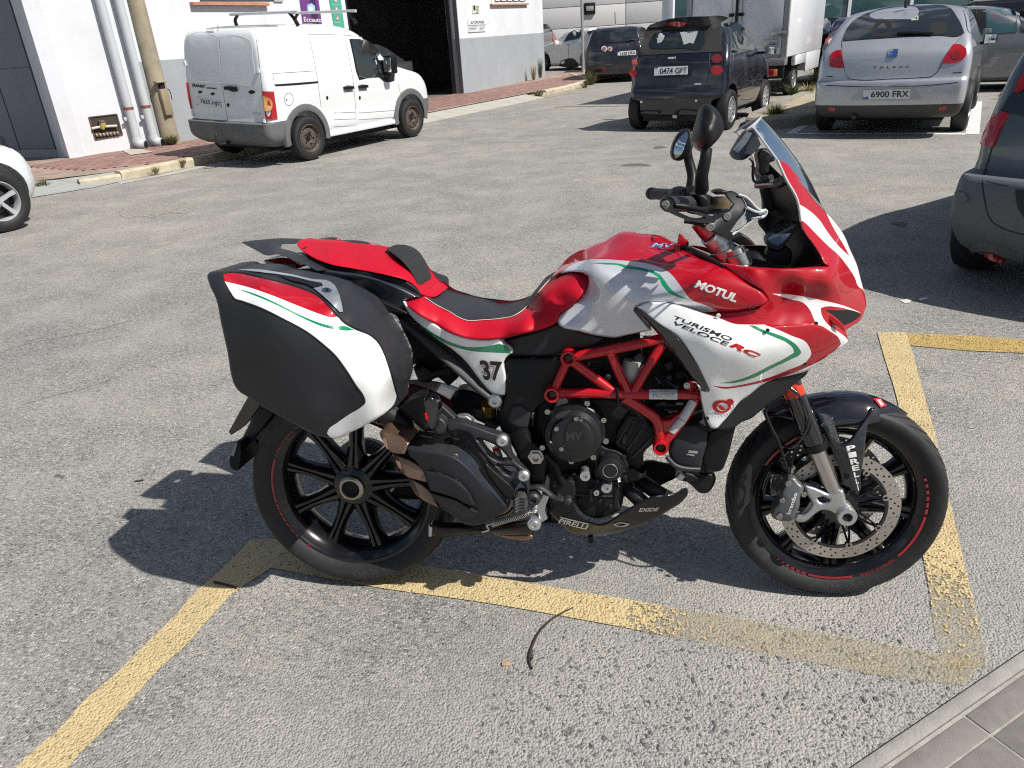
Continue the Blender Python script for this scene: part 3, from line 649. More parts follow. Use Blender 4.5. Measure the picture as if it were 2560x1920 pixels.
# garage: reveals, dark interior with lift post, machines and a back window
GW = gr_-gl_
slab('garage_reveal', (gr_+.001, WY+.34), (gr_+.35, WY+.345), 0, TOP, M_BAND, .02)
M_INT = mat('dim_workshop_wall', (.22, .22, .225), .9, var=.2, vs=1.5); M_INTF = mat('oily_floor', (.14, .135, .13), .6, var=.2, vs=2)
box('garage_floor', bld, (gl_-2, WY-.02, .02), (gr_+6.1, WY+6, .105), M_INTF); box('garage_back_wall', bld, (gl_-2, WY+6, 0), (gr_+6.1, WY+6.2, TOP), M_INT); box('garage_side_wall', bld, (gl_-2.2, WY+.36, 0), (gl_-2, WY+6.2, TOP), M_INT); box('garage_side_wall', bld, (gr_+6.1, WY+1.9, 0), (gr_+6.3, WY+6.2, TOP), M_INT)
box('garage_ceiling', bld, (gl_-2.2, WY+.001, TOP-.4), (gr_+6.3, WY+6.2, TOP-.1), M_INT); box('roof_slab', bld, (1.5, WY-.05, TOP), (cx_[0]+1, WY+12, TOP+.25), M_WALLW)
box('door_frame_post', bld, (gr_-.10, WY+.18, .1), (gr_-.02, WY+.3, TOP), mat('dark_frame', (.045, .047, .055), .5)); box('door_track', bld, (gr_-.02, WY-.01, .1), (gr_+.0, WY+.12, TOP), M_DOORG)
box('lift_post', bld, (gl_+1.9, WY+2.0, .1), (gl_+2.25, WY+2.4, TOP-.5), mat('dull_grey_steel', (.14, .15, .17), .5)); box('lift_post', bld, (gl_+4.2, WY+4.0, .1), (gl_+4.5, WY+4.4, TOP-.5), mat('dull_grey_steel', (.14, .15, .17), .5))
wq = SF.on([p[:2] for p in T('c 778,-40 905,-40 915,92 785,98')], WY+5.9, 1)
wx0, wx1, wz0, wz1 = wq[:, 0].min(), wq[:, 0].max(), wq[:, 2].min(), wq[:, 2].max()
wi = box('back_window_light', bld, (wx0, WY+5.93, wz0), (wx1, WY+5.99, wz1), mat('daylit_pane', (.6, .62, .6), .5, emit=(.95, .98, .90, 1.6)))
for k in range(4): box('window_bar', wi, (wx0+(wx1-wx0)*k/3-.035, WY+5.88, wz0-.05), (wx0+(wx1-wx0)*k/3+.035, WY+5.925, wz1+.05), M_DARK)
for k in range(4): box('window_bar', wi, (wx0, WY+5.87, wz0+(wz1-wz0)*k/3-.03), (wx1, WY+5.92, wz0+(wz1-wz0)*k/3+.03), M_DARK)
gcar, gcb = None, None
M_TOOL = mat('dark_tool_cabinet', (.03, .032, .036), .4)
for i, (a, b, h, lb) in enumerate(((.6, 1.6, .95, 'dark tool cabinet just inside the garage right of the van'), (2.0, 3.0, 1.1, 'dark workshop cabinet deeper in the garage beside the door track'))):
    fr = Frame(sw(gr_-.3-b, WY+1.0+i*1.2, .105), SD); c = root('tool_cabinet', fr, lb, 'cabinet'); box('cabinet_body', c, (0, 0, 0), (b-a, .6, h), M_TOOL, .02)
    for k in range(3): box('drawer', c, (.04, -.02, .1+k*h/3.4), (b-a-.04, -.001, .06+(k+1)*h/3.4), mat('drawer_grey', (.045, .047, .052), .4), .006)
    box('paper_note', c, (.1, -.027, h*.55), (.22, -.022, h*.75), mat('paper_white', (.62, .62, .60), .8))
# window sills and windows on the front, signs and posters
def wall_px(name, px, par, m, out=.02, y=WY, th=None, fr=SF, ax=1):
    q = T(px); P = fr.on([p[:2] for p in q], y-out, ax); Q = P.copy(); Q[:, ax] = y+.01; k = len(P)
    return fixn(mk(name, np.concatenate([P, Q]), [tuple(range(k)), tuple(range(k, 2*k))[::-1]]+[(i, (i+1) % k, (i+1) % k+k, i+k) for i in range(k)], m, par, flat=True))
M_SILL = mat('terracotta_sill', (.42, .21, .14), .8, var=.15, vs=8)
wn = root('window_left_front', SF, 'window with terracotta sill above the white van', 'window'); wn.name = 'sill_window'
wall_px('sill', 'a 1665,15 2260,18 2330,22 2330,50 2260,46 1668,40', wn, M_SILL, .10); wall_px('sill_side_board', 's 684,-60 706,-60 708,4 686,4', wn, mat('grey_shutter_edge', (.40, .40, .42), .7), .03); wall_px('pane', 's 500,-120 684,-120 684,3 500,3', wn, M_DISP, .01)  # terracotta sill, plain grey board beside the pane
# right-hand wall frame for signs
W2 = Frame(SF.wor((gr_, WY, 0))[0], SF.wor((cx_[0], cx_[1], 0))[0]-SF.wor((gr_, WY, 0))[0])
wn2 = root('barred_window', W2, 'barred window with terracotta sill on the right end of the workshop', 'window')
wall_px('sill', 'c 1268,30 1568,26 1570,38 1270,43', wn2, M_SILL, .08, 0, fr=W2); wall_px('frame', 'c 1268,-60 1562,-60 1562,26 1268,30', wn2, M_WALLW, .03, 0, fr=W2); wall_px('pane', 'c 1290,-60 1540,-60 1540,12 1290,14', wn2, M_DISP, .035, 0, fr=W2)
for k in range(5): wall_px('window_bar', 'c %d,-60 %d,-60 %d,8 %d,8' % (1300+k*50, 1332+k*50, 1332+k*50, 1300+k*50), wn2, M_WALLW, .06, 0, fr=W2)
M_SIGN = mat('enamel_sign_white', (.70, .73, .74), .35, coat=.4)
sg = root('name_plaque', W2, 'white plaque lettered in grey beside the garage door', 'sign')
pl = wall_px('plate', 'c 1072,162 1215,158 1218,254 1080,262', sg, M_SIGN, .025, 0, fr=W2); pl2 = pl
text('plaque_lettering', sg, 'AUTOPOWER', 'c 1090,172 1202,168 1204,190 1094,196', [pl], mat('grey_blue_print', (.16, .17, .20), .5), .01, off=.006)
for k, (a, b) in enumerate(((1085, 1150), (1165, 1212))):
    for j in range(3): text('plaque_small_print', sg, 'Mecanica rapida' if k == 0 else '971 000 000'[:7], 'c %d,%d %d,%d %d,%d %d,%d' % (a, 216+j*12, b-j*8, 214+j*12, b-j*8, 221+j*12, a, 223+j*12), [pl], M_LETG, 0, off=.006) if False else decal('plaque_small_print', sg, 'c %d,%d %d,%d %d,%d %d,%d' % (a, 217+j*12, b-j*8, 215+j*12, b-j*8, 219+j*12, a, 221+j*12), [pl], M_LETG, .006, 20, 0, 20)
decal('plaque_rule', sg, 'c 1075,203 1217,199 1217,206 1076,210', [pl], M_LETG, .006, 30, 0, 20)
nt_ = root('notice_plate', W2, 'small square notice with a dark emblem above the lettered plaque', 'sign'); pn = wall_px('plate', 'c 1108,38 1163,36 1166,106 1112,110', nt_, mat('cream_notice', (.62, .64, .52), .5), .02, 0, fr=W2)
decal('emblem', nt_, 'c 1116,45 1130,44 1134,82 1118,84', [pn], M_LETB, .005, 6, 0); [decal('notice_line', nt_, 'c 1138,%d 1160,%d 1160,%d 1138,%d' % (48+j*12, 47+j*12, 53+j*12, 54+j*12), [pn], M_LETG, .005, 20, 0, 20) for j in range(5)]
ps1 = root('purple_poster', SF, 'purple poster with a pale blue hexagon emblem on the workshop wall', 'poster')
q1 = wall_px('sheet', 'b 1005,-60 1140,-60 1160,0 1190,212 1035,205 1008,0', ps1, mat('purple_print', (.135, .045, .20), .5), .02)
decal('dark_stripe', ps1, 'b 1085,-5 1130,-5 1165,210 1110,208', [q1], mat('dark_purple_print', (.05, .02, .08), .5), .004, 20, 0, 20); decal('hexagon', ps1, 'b 1065,40 1100,26 1128,48 1130,90 1095,112 1068,92', [q1], mat('cyan_print', (.30, .52, .66), .5), .007, 8, 0, 20); decal('hexagon_dot', ps1, 'b 1075,62 1095,52 1112,66 1110,84 1092,92 1078,82', [q1], M_LETW, .009, 8, 0)
text('poster_lettering', ps1, 'Eccauto', 'b 1035,138 1182,146 1184,182 1038,176', [q1], M_LETW, .01, off=.010)
ps2 = root('green_poster', SF, 'green poster with round white icons beside the garage opening', 'poster')
q2 = wall_px('sheet', 'b 1240,-60 1325,-60 1340,0 1372,224 1290,224 1248,0', ps2, mat('green_print', (.06, .36, .24), .5), .02)
for j, (x, y, t) in enumerate(((1298, 4, 'Diagnosis'), (1303, 72, 'Pre-itv'), (1312, 148, 'Neumaticos'))):
    decal('round_icon', ps2, 'b '+' '.join('%f,%f' % (x+17*math.cos(g), y+22*math.sin(g)) for g in np.linspace(0, 6.28, 15)[:-1]), [q2], M_LETG, .005, 4, 0); decal('icon_mark', ps2, 'b %d,%d %d,%d %d,%d' % (x-8, y+8, x, y-12, x+9, y+6), [q2], M_LETW, .008, 8, 0, 20)
    text('icon_caption', ps2, t, 'b %d,%d %d,%d %d,%d %d,%d' % (x-24, y+26, x+24, y+28, x+24, y+38, x-24, y+36), [q2], M_LETW, .0, off=.006)
# ---- meter niche, drain pipes, utility pole, cover plate
mn = root('meter_niche', Frame(SF.wor((*p2, 0))[0], SF.wor((*p3, 0))[0]-SF.wor((*p2, 0))[0]), 'open meter niche with yellow water meter in the white wall left of the pipes', 'meter box')
MF = FR[mn.name]
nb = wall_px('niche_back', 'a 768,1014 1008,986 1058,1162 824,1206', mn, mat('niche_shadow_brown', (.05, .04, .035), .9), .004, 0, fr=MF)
for a, b in (('a 768,1014', 'a 1008,986'), ('a 1008,986', 'a 1058,1162'), ('a 824,1206', 'a 1058,1162'), ('a 768,1014', 'a 824,1206')):
    P, Q = MF.on(T(a)[0][:2], -.01, 1)[0], MF.on(T(b)[0][:2], -.01, 1)[0]; tube('niche_rim', mn, [P, Q], .012, mat('rusty_rim', (.12, .08, .06), .8), 6, 0)
nx = lambda s, y: [MF.on(p[:2], y, 1)[0] for p in T(s)]
tube('meter_body', mn, nx('a 884,1060 888,1090 886,1118', -.05), [.055, .05, .03], mat('dull_yellow_brass', (.42, .36, .10), .5), 12, 0); tube('water_pipe', mn, nx('a 795,1112 850,1100 930,1092 1010,1088', -.04), .022, mat('old_white_pipe', (.50, .47, .42), .6), 8); tube('meter_lid', mn, nx('a 875,1040 880,1058', -.06), .05, mat('grey_lid', (.14, .12, .11), .6), 10, 0)
for k in range(7):
    x = 830+k*30; tube('rubble', mn, nx('a %d,%d %d,%d' % (x, 1172-k*3, x+16, 1165-k*3), -.03), .03, mat('rubble_tan', (.30, .24, .19), .9, var=.3), 6, 0)
M_PIPE = mat('pale_grey_pvc', (.47, .50, .53), .5, var=.04, vs=2)
M_RUST = mat('rusty_clamp', (.22, .09, .045), .8, var=.3, vs=20)
for mid_, lb in (('a 1160,1120', 'thick grey drain pipe with rusty clamp nearest the meter niche'), ('a 1310,1120', 'grey drain pipe between the other pipe and the concrete pole')):
    q = MF.on(T(mid_)[0][:2], -.10, 1)[0]; base = MF.wor((q[0], -.10, 0))[0]
    fr = Frame((base[0], base[1], 0), SD); dp = root('drain_pipe', fr, lb, 'pipe')
    r = .075
    tube('pipe', dp, [(0, 0, .26), (0, 0, 4.55)], r, M_PIPE, 18, 0); tube('elbow', dp, [(0, 0, .30), (0, -.01, .23), (.04, -.06, .185), (.07, -.11, .175)], r*1.12, M_PIPE, 18)
    lathe('elbow_mouth', dp, [(0, 0), (r*.95, 0)], (.0735, -.1165, .1745), (.5, -.86, -.1), M_DARK, 18)
    lathe('clamp', dp, [(r*1.03, -.02), (r*1.10, -.02), (r*1.10, .02), (r*1.03, .02)], (0, 0, .80), (0, 0, 1), M_RUST, 20, close=True); box('clamp_lug', dp, (-.12, .02, .60), (-.06, .05, .66), M_PIPE, .008)
pb = ground(T('a 1478,1240')[0][:2], .12)[0]; up_ = Frame((pb[0], pb[1], 0), SD)
po = root('utility_pole', up_, 'weathered tan concrete utility pole with an open cable box beside the van', 'pole')
M_POLE = mat('weathered_pole', (.30, .26, .19), .85, var=.15, vs=5, bump=.3, bs=60, dirt=(.42, .38, .30, .5), ds=4)
tube('shaft', po, [(0, 0, .05), (0, 0, 5.5)], [.165, .115], M_POLE, 20, 0); tube('groove_rib', po, [(.06, -.135, 1.0), (.055, -.115, 5.0)], .02, M_POLE, 8, 0)
box('cable_box', po, (-.10, -.215, .62), (.06, -.13, 1.06), mat('pole_box_tan', (.27, .22, .15), .7, var=.1), .012); box('box_cap', po, (-.16, -.24, 1.16), (.06, -.14, 1.20), M_POLE, .012); box('box_opening', po, (-.07, -.2, 1.06), (.02, -.14, 1.15), M_DARK); tube('box_wire', po, [(.05, -.20, 1.06), (.12, -.17, 1.0), (.12, -.17, .86)], .008, M_DARK, 6)
cp = sheet('cover_plate', 'a 1058,1300 1200,1285 1320,1312 1130,1338', .130, mat('concrete_cover', (.42, .38, .33), .85, var=.15)); del cp['kind']; tag(cp, 'thin square concrete cover plate lying on the pavement by the pipes', 'cover plate')
# ---- weeds
M_WEED = mat('dry_green_weed', (.10, .115, .035), .8, var=.4, vs=30); M_STRAW = mat('straw_weed', (.30, .25, .13), .85, var=.3, vs=30)
def weed(P, h, n, spread, label, m=M_WEED):
    fr = Frame(P, (1, 0, 0)); r_ = root('weed_tuft', fr, label, 'weed', 'weeds along the kerbs and walls'); bl = []
    for k in range(int(n*2.6)):
        a = RNG.uniform(0, 6.28); l = h*RNG.uniform(.4, 1); lean = RNG.uniform(.1, .9)*spread; b0 = np.array([math.cos(a)*spread*.3*RNG.random(), math.sin(a)*spread*.3*RNG.random(), 0]); tip = b0+np.array([math.cos(a)*lean, math.sin(a)*lean, l]); mid = (b0+tip)/2+np.array([0, 0, l*.15]); wv = np.array([-math.sin(a), math.cos(a), 0])*RNG.uniform(.0015, .0055)
        bl.append(([b0-wv, b0+wv, mid+wv, mid-wv, tip], [(0, 1, 2, 3), (3, 2, 4)]))
    V, F = cat(*bl); o = mk('leaf_blades', V, F, m, r_, flat=True); o['kind'] = 'stuff'; return r_
for s, z, h, n, sp, lb, m in (('a 380,1640', .0, .16, 60, .16, 'weed tuft at the cracked corner behind the white car', M_WEED), ('a 1490,1250', .12, .20, 90, .22, 'dry weed growing round the foot of the concrete pole', M_WEED), ('a 1350,1500', .02, .12, 40, .10, 'small weed in a kerb joint left of the van', M_STRAW), ('a 1010,1540', .0, .10, 40, .12, 'dry weed in the crack where the kerb starts', M_STRAW), ('a 1590,1420', .06, .10, 30, .08, 'thin weed in the kerb crack nearest the van', M_STRAW),
                         ('c 1650,785', .02, .18, 60, .3, 'weed patch on the kerb below the workshop corner', M_WEED), ('c 1610,650', .12, .55, 40, .18, 'tall dry weeds against the grey wall near the corner', M_STRAW), ('c 1665,630', .12, .7, 40, .15, 'tallest weeds at the very corner of the workshop', M_WEED), ('c 1545,665', .12, .45, 8, .06, 'single tall weed stalk against the grey wall', M_STRAW), ('c 2075,690', .0, .40, 80, .35, 'weeds at the kerb under the dark hatchback', M_WEED), ('c 2020,715', .0, .2, 40, .25, 'weed tuft at the pavement corner below the sign post', M_WEED),
                         ('e 120,1030', .0, .34, 120, .24, 'bushy weed at the tip of the traffic island', M_WEED), ('e 480,720', .12, .40, 120, .5, 'tall weeds on the island edge beside the white truck', M_WEED), ('e 280,800', .12, .25, 60, .25, 'weed on the island edge behind the small dark car', M_WEED), ('e 400,780', .12, .22, 60, .3, 'low weed on the middle of the island', M_STRAW), ('e 2020,830', .0, .16, 20, .12, 'small weed on the asphalt right of the silver car', M_WEED)):
    weed(ground(T(s)[0][:2], z)[0], h, n, sp, lb, m)
# ---- traffic island with broad kerb
isl = mk('traffic_island', [SF.wor(p)[0] for p in ((6.05, -7.0, 0), (6.25, -7.45, 0), (6.9, -7.85, 0), (16.5, -7.9, 0), (16.5, -6.85, 0), (6.7, -6.85, 0), (6.05, -7.0, .14), (6.28, -7.42, .14), (6.92, -7.80, .14), (16.5, -7.85, .14), (16.5, -6.9, .14), (6.7, -6.9, .14))], [(6, 7, 8, 9, 10, 11)]+[(i, (i+1) % 6, (i+1) % 6+6, i+6) for i in range(6)], mat('dusty_island_concrete', (.36, .31, .22), .9, var=.2, vs=3, bump=.4, bs=40, dirt=(.20, .17, .12, .6), ds=4), flat=True); fixn(isl); isl['kind'] = 'structure'
M_KISL = mat('grey_island_kerb', (.30, .28, .24), .85, var=.2, vs=6, bump=.5, bs=50, dirt=(.16, .14, .11, .6), ds=6)
ir = root('island_kerb', SF, 'broad weathered kerb stones round the traffic island', 'kerb'); kb0 = kb_
def istone(p, q):
    global kb_, M_KFAR
    a, b = kb_, M_KFAR; kb_, M_KFAR = ir, M_KISL; o = kstone(p, q, .16, .22); kb_, M_KFAR = a, b; return o
lp_ = [(16.4, -7.97), (15.4, -7.97), (14.4, -7.97), (13.4, -7.97), (12.4, -7.97), (11.4, -7.97), (10.4, -7.97), (9.4, -7.97), (8.5, -7.97), (7.7, -7.97), (6.95, -7.94), (6.35, -7.6), (5.98, -7.15), (6.1, -6.85), (6.7, -6.72), (7.7, -6.72), (8.7, -6.72), (9.7, -6.72), (10.7, -6.72), (11.7, -6.72), (12.7, -6.72), (13.7, -6.72)]
for a, b in zip(lp_, lp_[1:]): istone(b, a)
# ---- far panelled hall, glazed shop front, sign post
fr = Frame((-6, 44, 0), (1, .03, 0)); hall = root('far_hall', fr, 'large pale grey hall clad in wide horizontal panels behind the parked cars', 'building')
M_PANEL = mat('pale_grey_cladding', (.50, .50, .51), .6, var=.03, vs=.6, dirt=(.40, .40, .41, .3), ds=.3)
box('hall_wall', hall, (-6, .04, 0), (40, 6, 8), mat('cladding_joint', (.42, .42, .43), .7)); box('plinth', hall, (-6, -.02, 0), (40, .039, .6), M_GUT)
for i in range(5):
    for j in range(7): box('cladding_panel', hall, (-6+i*6.5, -.03, .62+j*1.02), (-6+i*6.5+6.46, .04, .62+j*1.02+.99), M_PANEL, .008)
bx_ = root('wall_box', fr, 'small dark electrical box on the far hall wall beside the sign post', 'box'); q = fr.on(T('d 478,77')[0][:2], -.1, 1)[0]; box('case', bx_, (q[0]-.3, -.16, q[2]-.28), (q[0]+.3, -.031, q[2]+.28), M_BLK, .02); box('case_window', bx_, (q[0]-.2, -.19, q[2]-.1), (q[0]+.2, -.161, q[2]+.12), M_LETG, .01)
sb = ground(T('d 422,642')[0][:2], .12)[0]; sf_ = Frame((sb[0], sb[1], 0), SD); sg_ = root('sign_post', sf_, 'slim galvanised sign post at the pavement corner', 'sign post'); tube('post', sg_, [(0, 0, .1), (0, 0, 4.4)], .052, mat('galvanised', (.42, .43, .44), .5, metal=.5), 14, 0); tube('base_collar', sg_, [(0, 0, .1), (0, 0, .2)], .07, M_GUT, 12, 0); lathe('sign_disc', sg_, [(0, .012), (.3, .012), (.3, -.012), (0, -.012)], (0, -.08, 3.2), (0, 1, 0), M_SIGN, 28)
fr = Frame((9.2, 27.5, 0), (1, -.18, 0)); shop = root('glazed_shop', fr, 'shop front with teal glass panes and white frames behind the truck', 'building')
M_TEAL = mat('teal_glass', (.045, .10, .11), .1, coat=1); box('shop_wall', shop, (-3, .1, 0), (16, 6, 5), mat('shop_cream', (.42, .41, .38), .8)); box('stall_riser', shop, (-3, -.02, 0), (16, .099, .7), M_GUT)
for i in range(8): box('pane', shop, (-2.9+i*1.9, .02, .75), (-2.9+i*1.9+1.8, .09, 3.0), M_TEAL, .01); box('mullion', shop, (-3.0+i*1.9, -.04, .7), (-2.9+i*1.9, .1, 3.1), M_WALLW)
box('fascia', shop, (-3, -.1, 3.05), (16, .099, 4.0), M_WALLW)
# ================================================================== vehicles
def carpaint(n, c, rough=.3, metal=0.0): return mat(n, c, rough, metal=metal, coat=1.0, dirt=(.30, .28, .25, .12), ds=2.5, rv=.04)
M_CARG = mat('tinted_car_glass', (.012, .018, .019), .03, coat=1.0, spec=.8)
M_GASK = mat('black_trim_rubber', (.012, .012, .013), .5)
M_CLAD = mat('grey_bumper_plastic', (.115, .12, .125), .6, var=.1, vs=4, bump=.2, bs=300, dirt=(.22, .21, .20, .35), ds=3)
M_PLATEW = mat('number_plate_white', (.68, .69, .70), .35); M_PLATEB = mat('number_plate_blue', (.02, .05, .30), .4)
M_AMB = mat('amber_lens', (.62, .36, .12), .2, coat=1); M_LAMPC = mat('clear_lamp_lens', (.50, .50, .50), .15, coat=1)
def body_mesh(rows, crown=.05, bow=.05, bowf=.18, nz=3, ns=26):
    r = np.array([list(x)+[.10, .30][len(x)-4:] if len(x) < 6 else x for x in rows], float)
    # resample heights with a smooth spline
    t = np.arange(len(r)); tt = np.linspace(0, len(r)-1, (len(r)-1)*nz+1); C = catmull(r, nz)
    sl = []
    def ring(z, xr, xf, hw, rr, rf, k=1.0):
        rr = min(rr, hw*.9, (xf-xr)*.45); rf = min(rf, hw*.9, (xf-xr)*.45); p = []
        for i in range(7): y = -(hw-rr)*i/6; p.append((xr+bow*k*(y/hw)**2, y))
        x0 = xr+bow*k*((hw-rr)/hw)**2
        for i in range(1, 7): a = math.pi/2*i/6; p.append((x0+rr*(1-math.cos(a)), -(hw-rr)-rr*math.sin(a)))
        x1 = xf-bowf*k*((hw-rf)/hw)**2
        for i in range(1, ns): p.append((x0+rr+(x1-rf-x0-rr)*i/ns, -hw))
        for i in range(0, 7): a = math.pi/2*i/6; p.append((x1-rf+rf*math.sin(a), -(hw-rf)-rf*math.cos(a)))
        for i in range(1, 7): y = -(hw-rf)*(1-i/6); p.append((xf-bowf*k*(y/hw)**2, y))
        q = [(a, -b) for a, b in p[::-1][1:-1]]
        return [(a, b, z) for a, b in p+q]
    for c in C: sl.append(ring(*c))
    z, xr, xf, hw, rr, rf = C[-1]; L = xf-xr; e = .82
    for k in range(1, 7):
        s = 1-k/6.3; ins = hw*(1-s); sl.append(ring(z+crown*(1-s**2.4), xr+ins*e, max(xr+ins*e+.02, xf-ins*e), hw*s, rr*s, rf*s, s))
    n = len(sl[0]); V = [p for q in sl for p in q]
    F = [(i*n+j, i*n+(j+1) % n, (i+1)*n+(j+1) % n, (i+1)*n+j) for i in range(len(sl)-1) for j in range(n)]+[tuple(range(n))[::-1], tuple((len(sl)-1)*n+j for j in range(n))]
    return np.array(V), F
def cut_wheels(o, wheels, ra, y_in):
    parts = []
    for (x, s) in wheels:
        parts.append(lathe_mesh([(0, 0), (ra, 0), (ra, .9), (0, .9)], (x, s*y_in, ra*.93), (0, s, 0), 28))
    V, F = cat(*parts); c = mk('cutter', V, F, M_DARK, None, flat=True); b = bmesh.new(); b.from_mesh(c.data); bmesh.ops.remove_doubles(b, verts=b.verts, dist=1e-5); bmesh.ops.recalc_face_normals(b, faces=b.faces); b.to_mesh(c.data); b.free()
    c.parent = o.parent; m = o.modifiers.new('arches', 'BOOLEAN'); m.operation = 'DIFFERENCE'; m.object = c; m.solver = 'EXACT'
    CUTS.append((o, c))
CUTS = []
def do_cuts():
    bpy.context.view_layer.update(); dg = bpy.context.evaluated_depsgraph_get()
    for o, c in CUTS:
        me = bpy.data.meshes.new_from_object(o.evaluated_get(dg)); old = o.data; o.modifiers.clear(); o.data = me; me.name = old.name
    for o, c in CUTS: bpy.data.objects.remove(c)
    CUTS.clear()
def road_wheel(car, x, y, Rw, wd, side, style, m_rim, name='wheel', turn=0.0):
    """side -1 = right (outer face towards -y)"""
    w_ = bpy.data.objects.new(name, None); COL.objects.link(w_); w_.parent = car; w_.location = (x, y, Rw); ax = (0, side, 0); rr = Rw*.64
    if turn: w_.rotation_euler = (0, 0, turn)
    h = wd/2
    lathe('tyre', w_, [(rr, -h*.8), (rr+.02, -h*.95), (Rw*.86, -h), (Rw*.96, -h*.85), (Rw, -h*.6), (Rw, h*.6), (Rw*.96, h*.85), (Rw*.86, h), (rr+.02, h*.95), (rr, h*.8)], (0, 0, 0), ax, M_TYRE, 40)
    if style == 'steel':
        lathe('rim', w_, [(rr+.004, h*.86), (rr*.97, h*.90), (rr*.93, h*.7), (rr*.84, h*.45), (rr*.76, h*.50), (rr*.58, h*.62), (rr*.36, h*.55), (rr*.30, h*.35), (0, h*.35)], (0, 0, 0), ax, m_rim, 36)
        for k in range(20):
            g = 2*math.pi*k/20; c = np.array([math.cos(g)*rr*.80, side*(h*.475), math.sin(g)*rr*.80]); lathe('rim_slot', w_, [(0, .006), (.016, .006)], c, ax, M_DARK, 8)
        lathe('hub_cap', w_, [(0, h*.42), (rr*.2, h*.42), (rr*.24, h*.34)], (0, 0, 0), ax, M_BLK, 18)
        for k in range(5): g = 2*math.pi*k/5; lathe('wheel_nut', w_, [(0, .02), (.012, .02), (.012, 0)], (math.cos(g)*rr*.42, side*h*.55, math.sin(g)*rr*.42), ax, M_BLK, 6)
    else:
        lathe('rim', w_, [(rr+.004, h*.86), (rr*.98, h*.92), (rr*.93, h*.75), (rr*.92, h*.2), (rr*.9, -h*.3)], (0, 0, 0), ax, m_rim, 40); lathe('brake_drum', w_, [(0, h*.12), (rr*.6, h*.12), (rr*.6, -.1)], (0, 0, 0), ax, M_CASTG, 24); lathe('barrel_shade', w_, [(rr*.6, -h*.1), (rr*.92, -h*.1)], (0, 0, 0), ax, M_DARK, 24)
        n = int(style)
        for k in range(n):
            g = 2*math.pi*(k+.3)/n; d = np.array([math.cos(g), 0, math.sin(g)]); e = np.array([-math.sin(g), 0, math.cos(g)]); s_ = np.array([0, side, 0])
            V = [d*r+e*t*wv+s_*yy for r, wv, y0, y1 in ((rr*.12, rr*.10, h*.75, h*.3), (rr*.55, rr*.085, h*.72, h*.35), (rr*.94, rr*.12, h*.80, h*.45)) for t, yy in ((-1, y0), (1, y0), (1, y1), (-1, y1))]
            fixn(mk('spoke', V, [(i*4+j, i*4+(j+1) % 4, (i+1)*4+(j+1) % 4, (i+1)*4+j) for i in range(2) for j in range(4)], m_rim, w_, 30))
        lathe('hub_cap', w_, [(0, h*.84), (rr*.14, h*.84), (rr*.18, h*.6)], (0, 0, 0), ax, m_rim, 18)
    return w_
def plate(car, px, s, objs):
    p = decal('number_plate', car, px, objs, M_PLATEW, .012, 40, 0, 10)
    q = np.array(T(px))[:, :2]
    text('plate_characters', p, s, quad_map(q, np.array([[.16, .84], [.97, .84], [.97, .16], [.16, .16]])), [p], M_LETB, .012, off=.004)
    decal('plate_band', p, quad_map(q, np.array([[.0, 1], [.10, 1], [.10, 0], [.0, 0]])), [p], M_PLATEB, .003, 40, 0, 10)
    text('plate_country', p, 'E', quad_map(q, np.array([[.025, .38], [.075, .38], [.075, .12], [.025, .12]])), [p], M_LETW, .0, off=.005)
    return p
def seam(car, px, objs, r=.0038, m=None, name='panel_gap'): return tube(name, car, frame_of(car).loc(cast(smooth_loop(T(px), 14, False), objs, -r*.3)), r, m or M_GASK, 5, 0)
def slabpx(car, name, px, objs, m, th, step=8, grid=0, corner=40):
    """a raised piece on the body: traced outline, real thickness"""
    fr = frame_of(car); l = as_loop(px, step, corner); V, F, _, _ = fill2d(l, grid or 0); P = cast(V, objs, .002)
    if P is None: print('MISS', name); return None
    nr = np.cross(P[F[0][1]]-P[F[0][0]], P[F[0][2]]-P[F[0][0]]); n_ = np.cross(P[F[:, 1]]-P[F[:, 0]], P[F[:, 2]]-P[F[:, 0]]).sum(0); n_ /= np.linalg.norm(n_)
    if n_@(P.mean(0)-CO) > 0: n_ = -n_; F = F[:, ::-1]
    Q = P-n_*.02; P = P+n_*th; k = len(P); em = {}
    fs = [tuple(f) for f in F]
    for f in fs:
        for a, b in ((f[0], f[1]), (f[1], f[2]), (f[2], f[0])): em.setdefault((min(a, b), max(a, b)), []).append((a, b))
    fs += [(e[0][1], e[0][0], e[0][0]+k, e[0][1]+k) for e in em.values() if len(e) == 1]
    return mk(name, fr.loc(np.concatenate([P, Q])), fs, m, car, 40)
def make_car(name, label, cat_, org, ang, rows, paint, wb, Rw, trk, style, m_rim, crown=.05, bow=.05, bowf=.18, ra=None, wd=.2, group='parked cars and vans', turn=0.0, under=.22, zones=(), roll=0.0):
    hx = np.array([math.cos(R(ang)), math.sin(R(ang)), 0]); hy = np.array([-hx[1], hx[0], 0]); fr = Frame(org, hx, np.array([0, 0, 1.])*math.cos(R(roll))-hy*math.sin(R(roll))); c = root(name, fr, label, cat_, None); V, F = body_mesh(rows, crown, bow, bowf)
    b = mk('body', V, F, [paint]+[z[1] for z in zones], c, 32)
    if zones:
        mi = np.zeros(len(F), np.int32)
        for k, (fn, _) in enumerate(zones):
            for i, f in enumerate(F):
                if fn(*np.mean(V[list(f)], 0)): mi[i] = k+1
        b.data.polygons.foreach_set('material_index', mi)
    ra = ra or Rw*1.14
    cut_wheels(b, [(x, s) for x in (0, wb) for s in (-1, 1)], ra, trk/2-wd*.75)
    for x in (0, wb):
        for s in (-1, 1): road_wheel(c, x, s*(trk/2-wd*.02), Rw, wd, s, style, m_rim, turn=turn if x else 0)
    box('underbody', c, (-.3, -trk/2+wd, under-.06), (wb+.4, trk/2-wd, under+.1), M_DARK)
    return c, b
STREET = 57.0
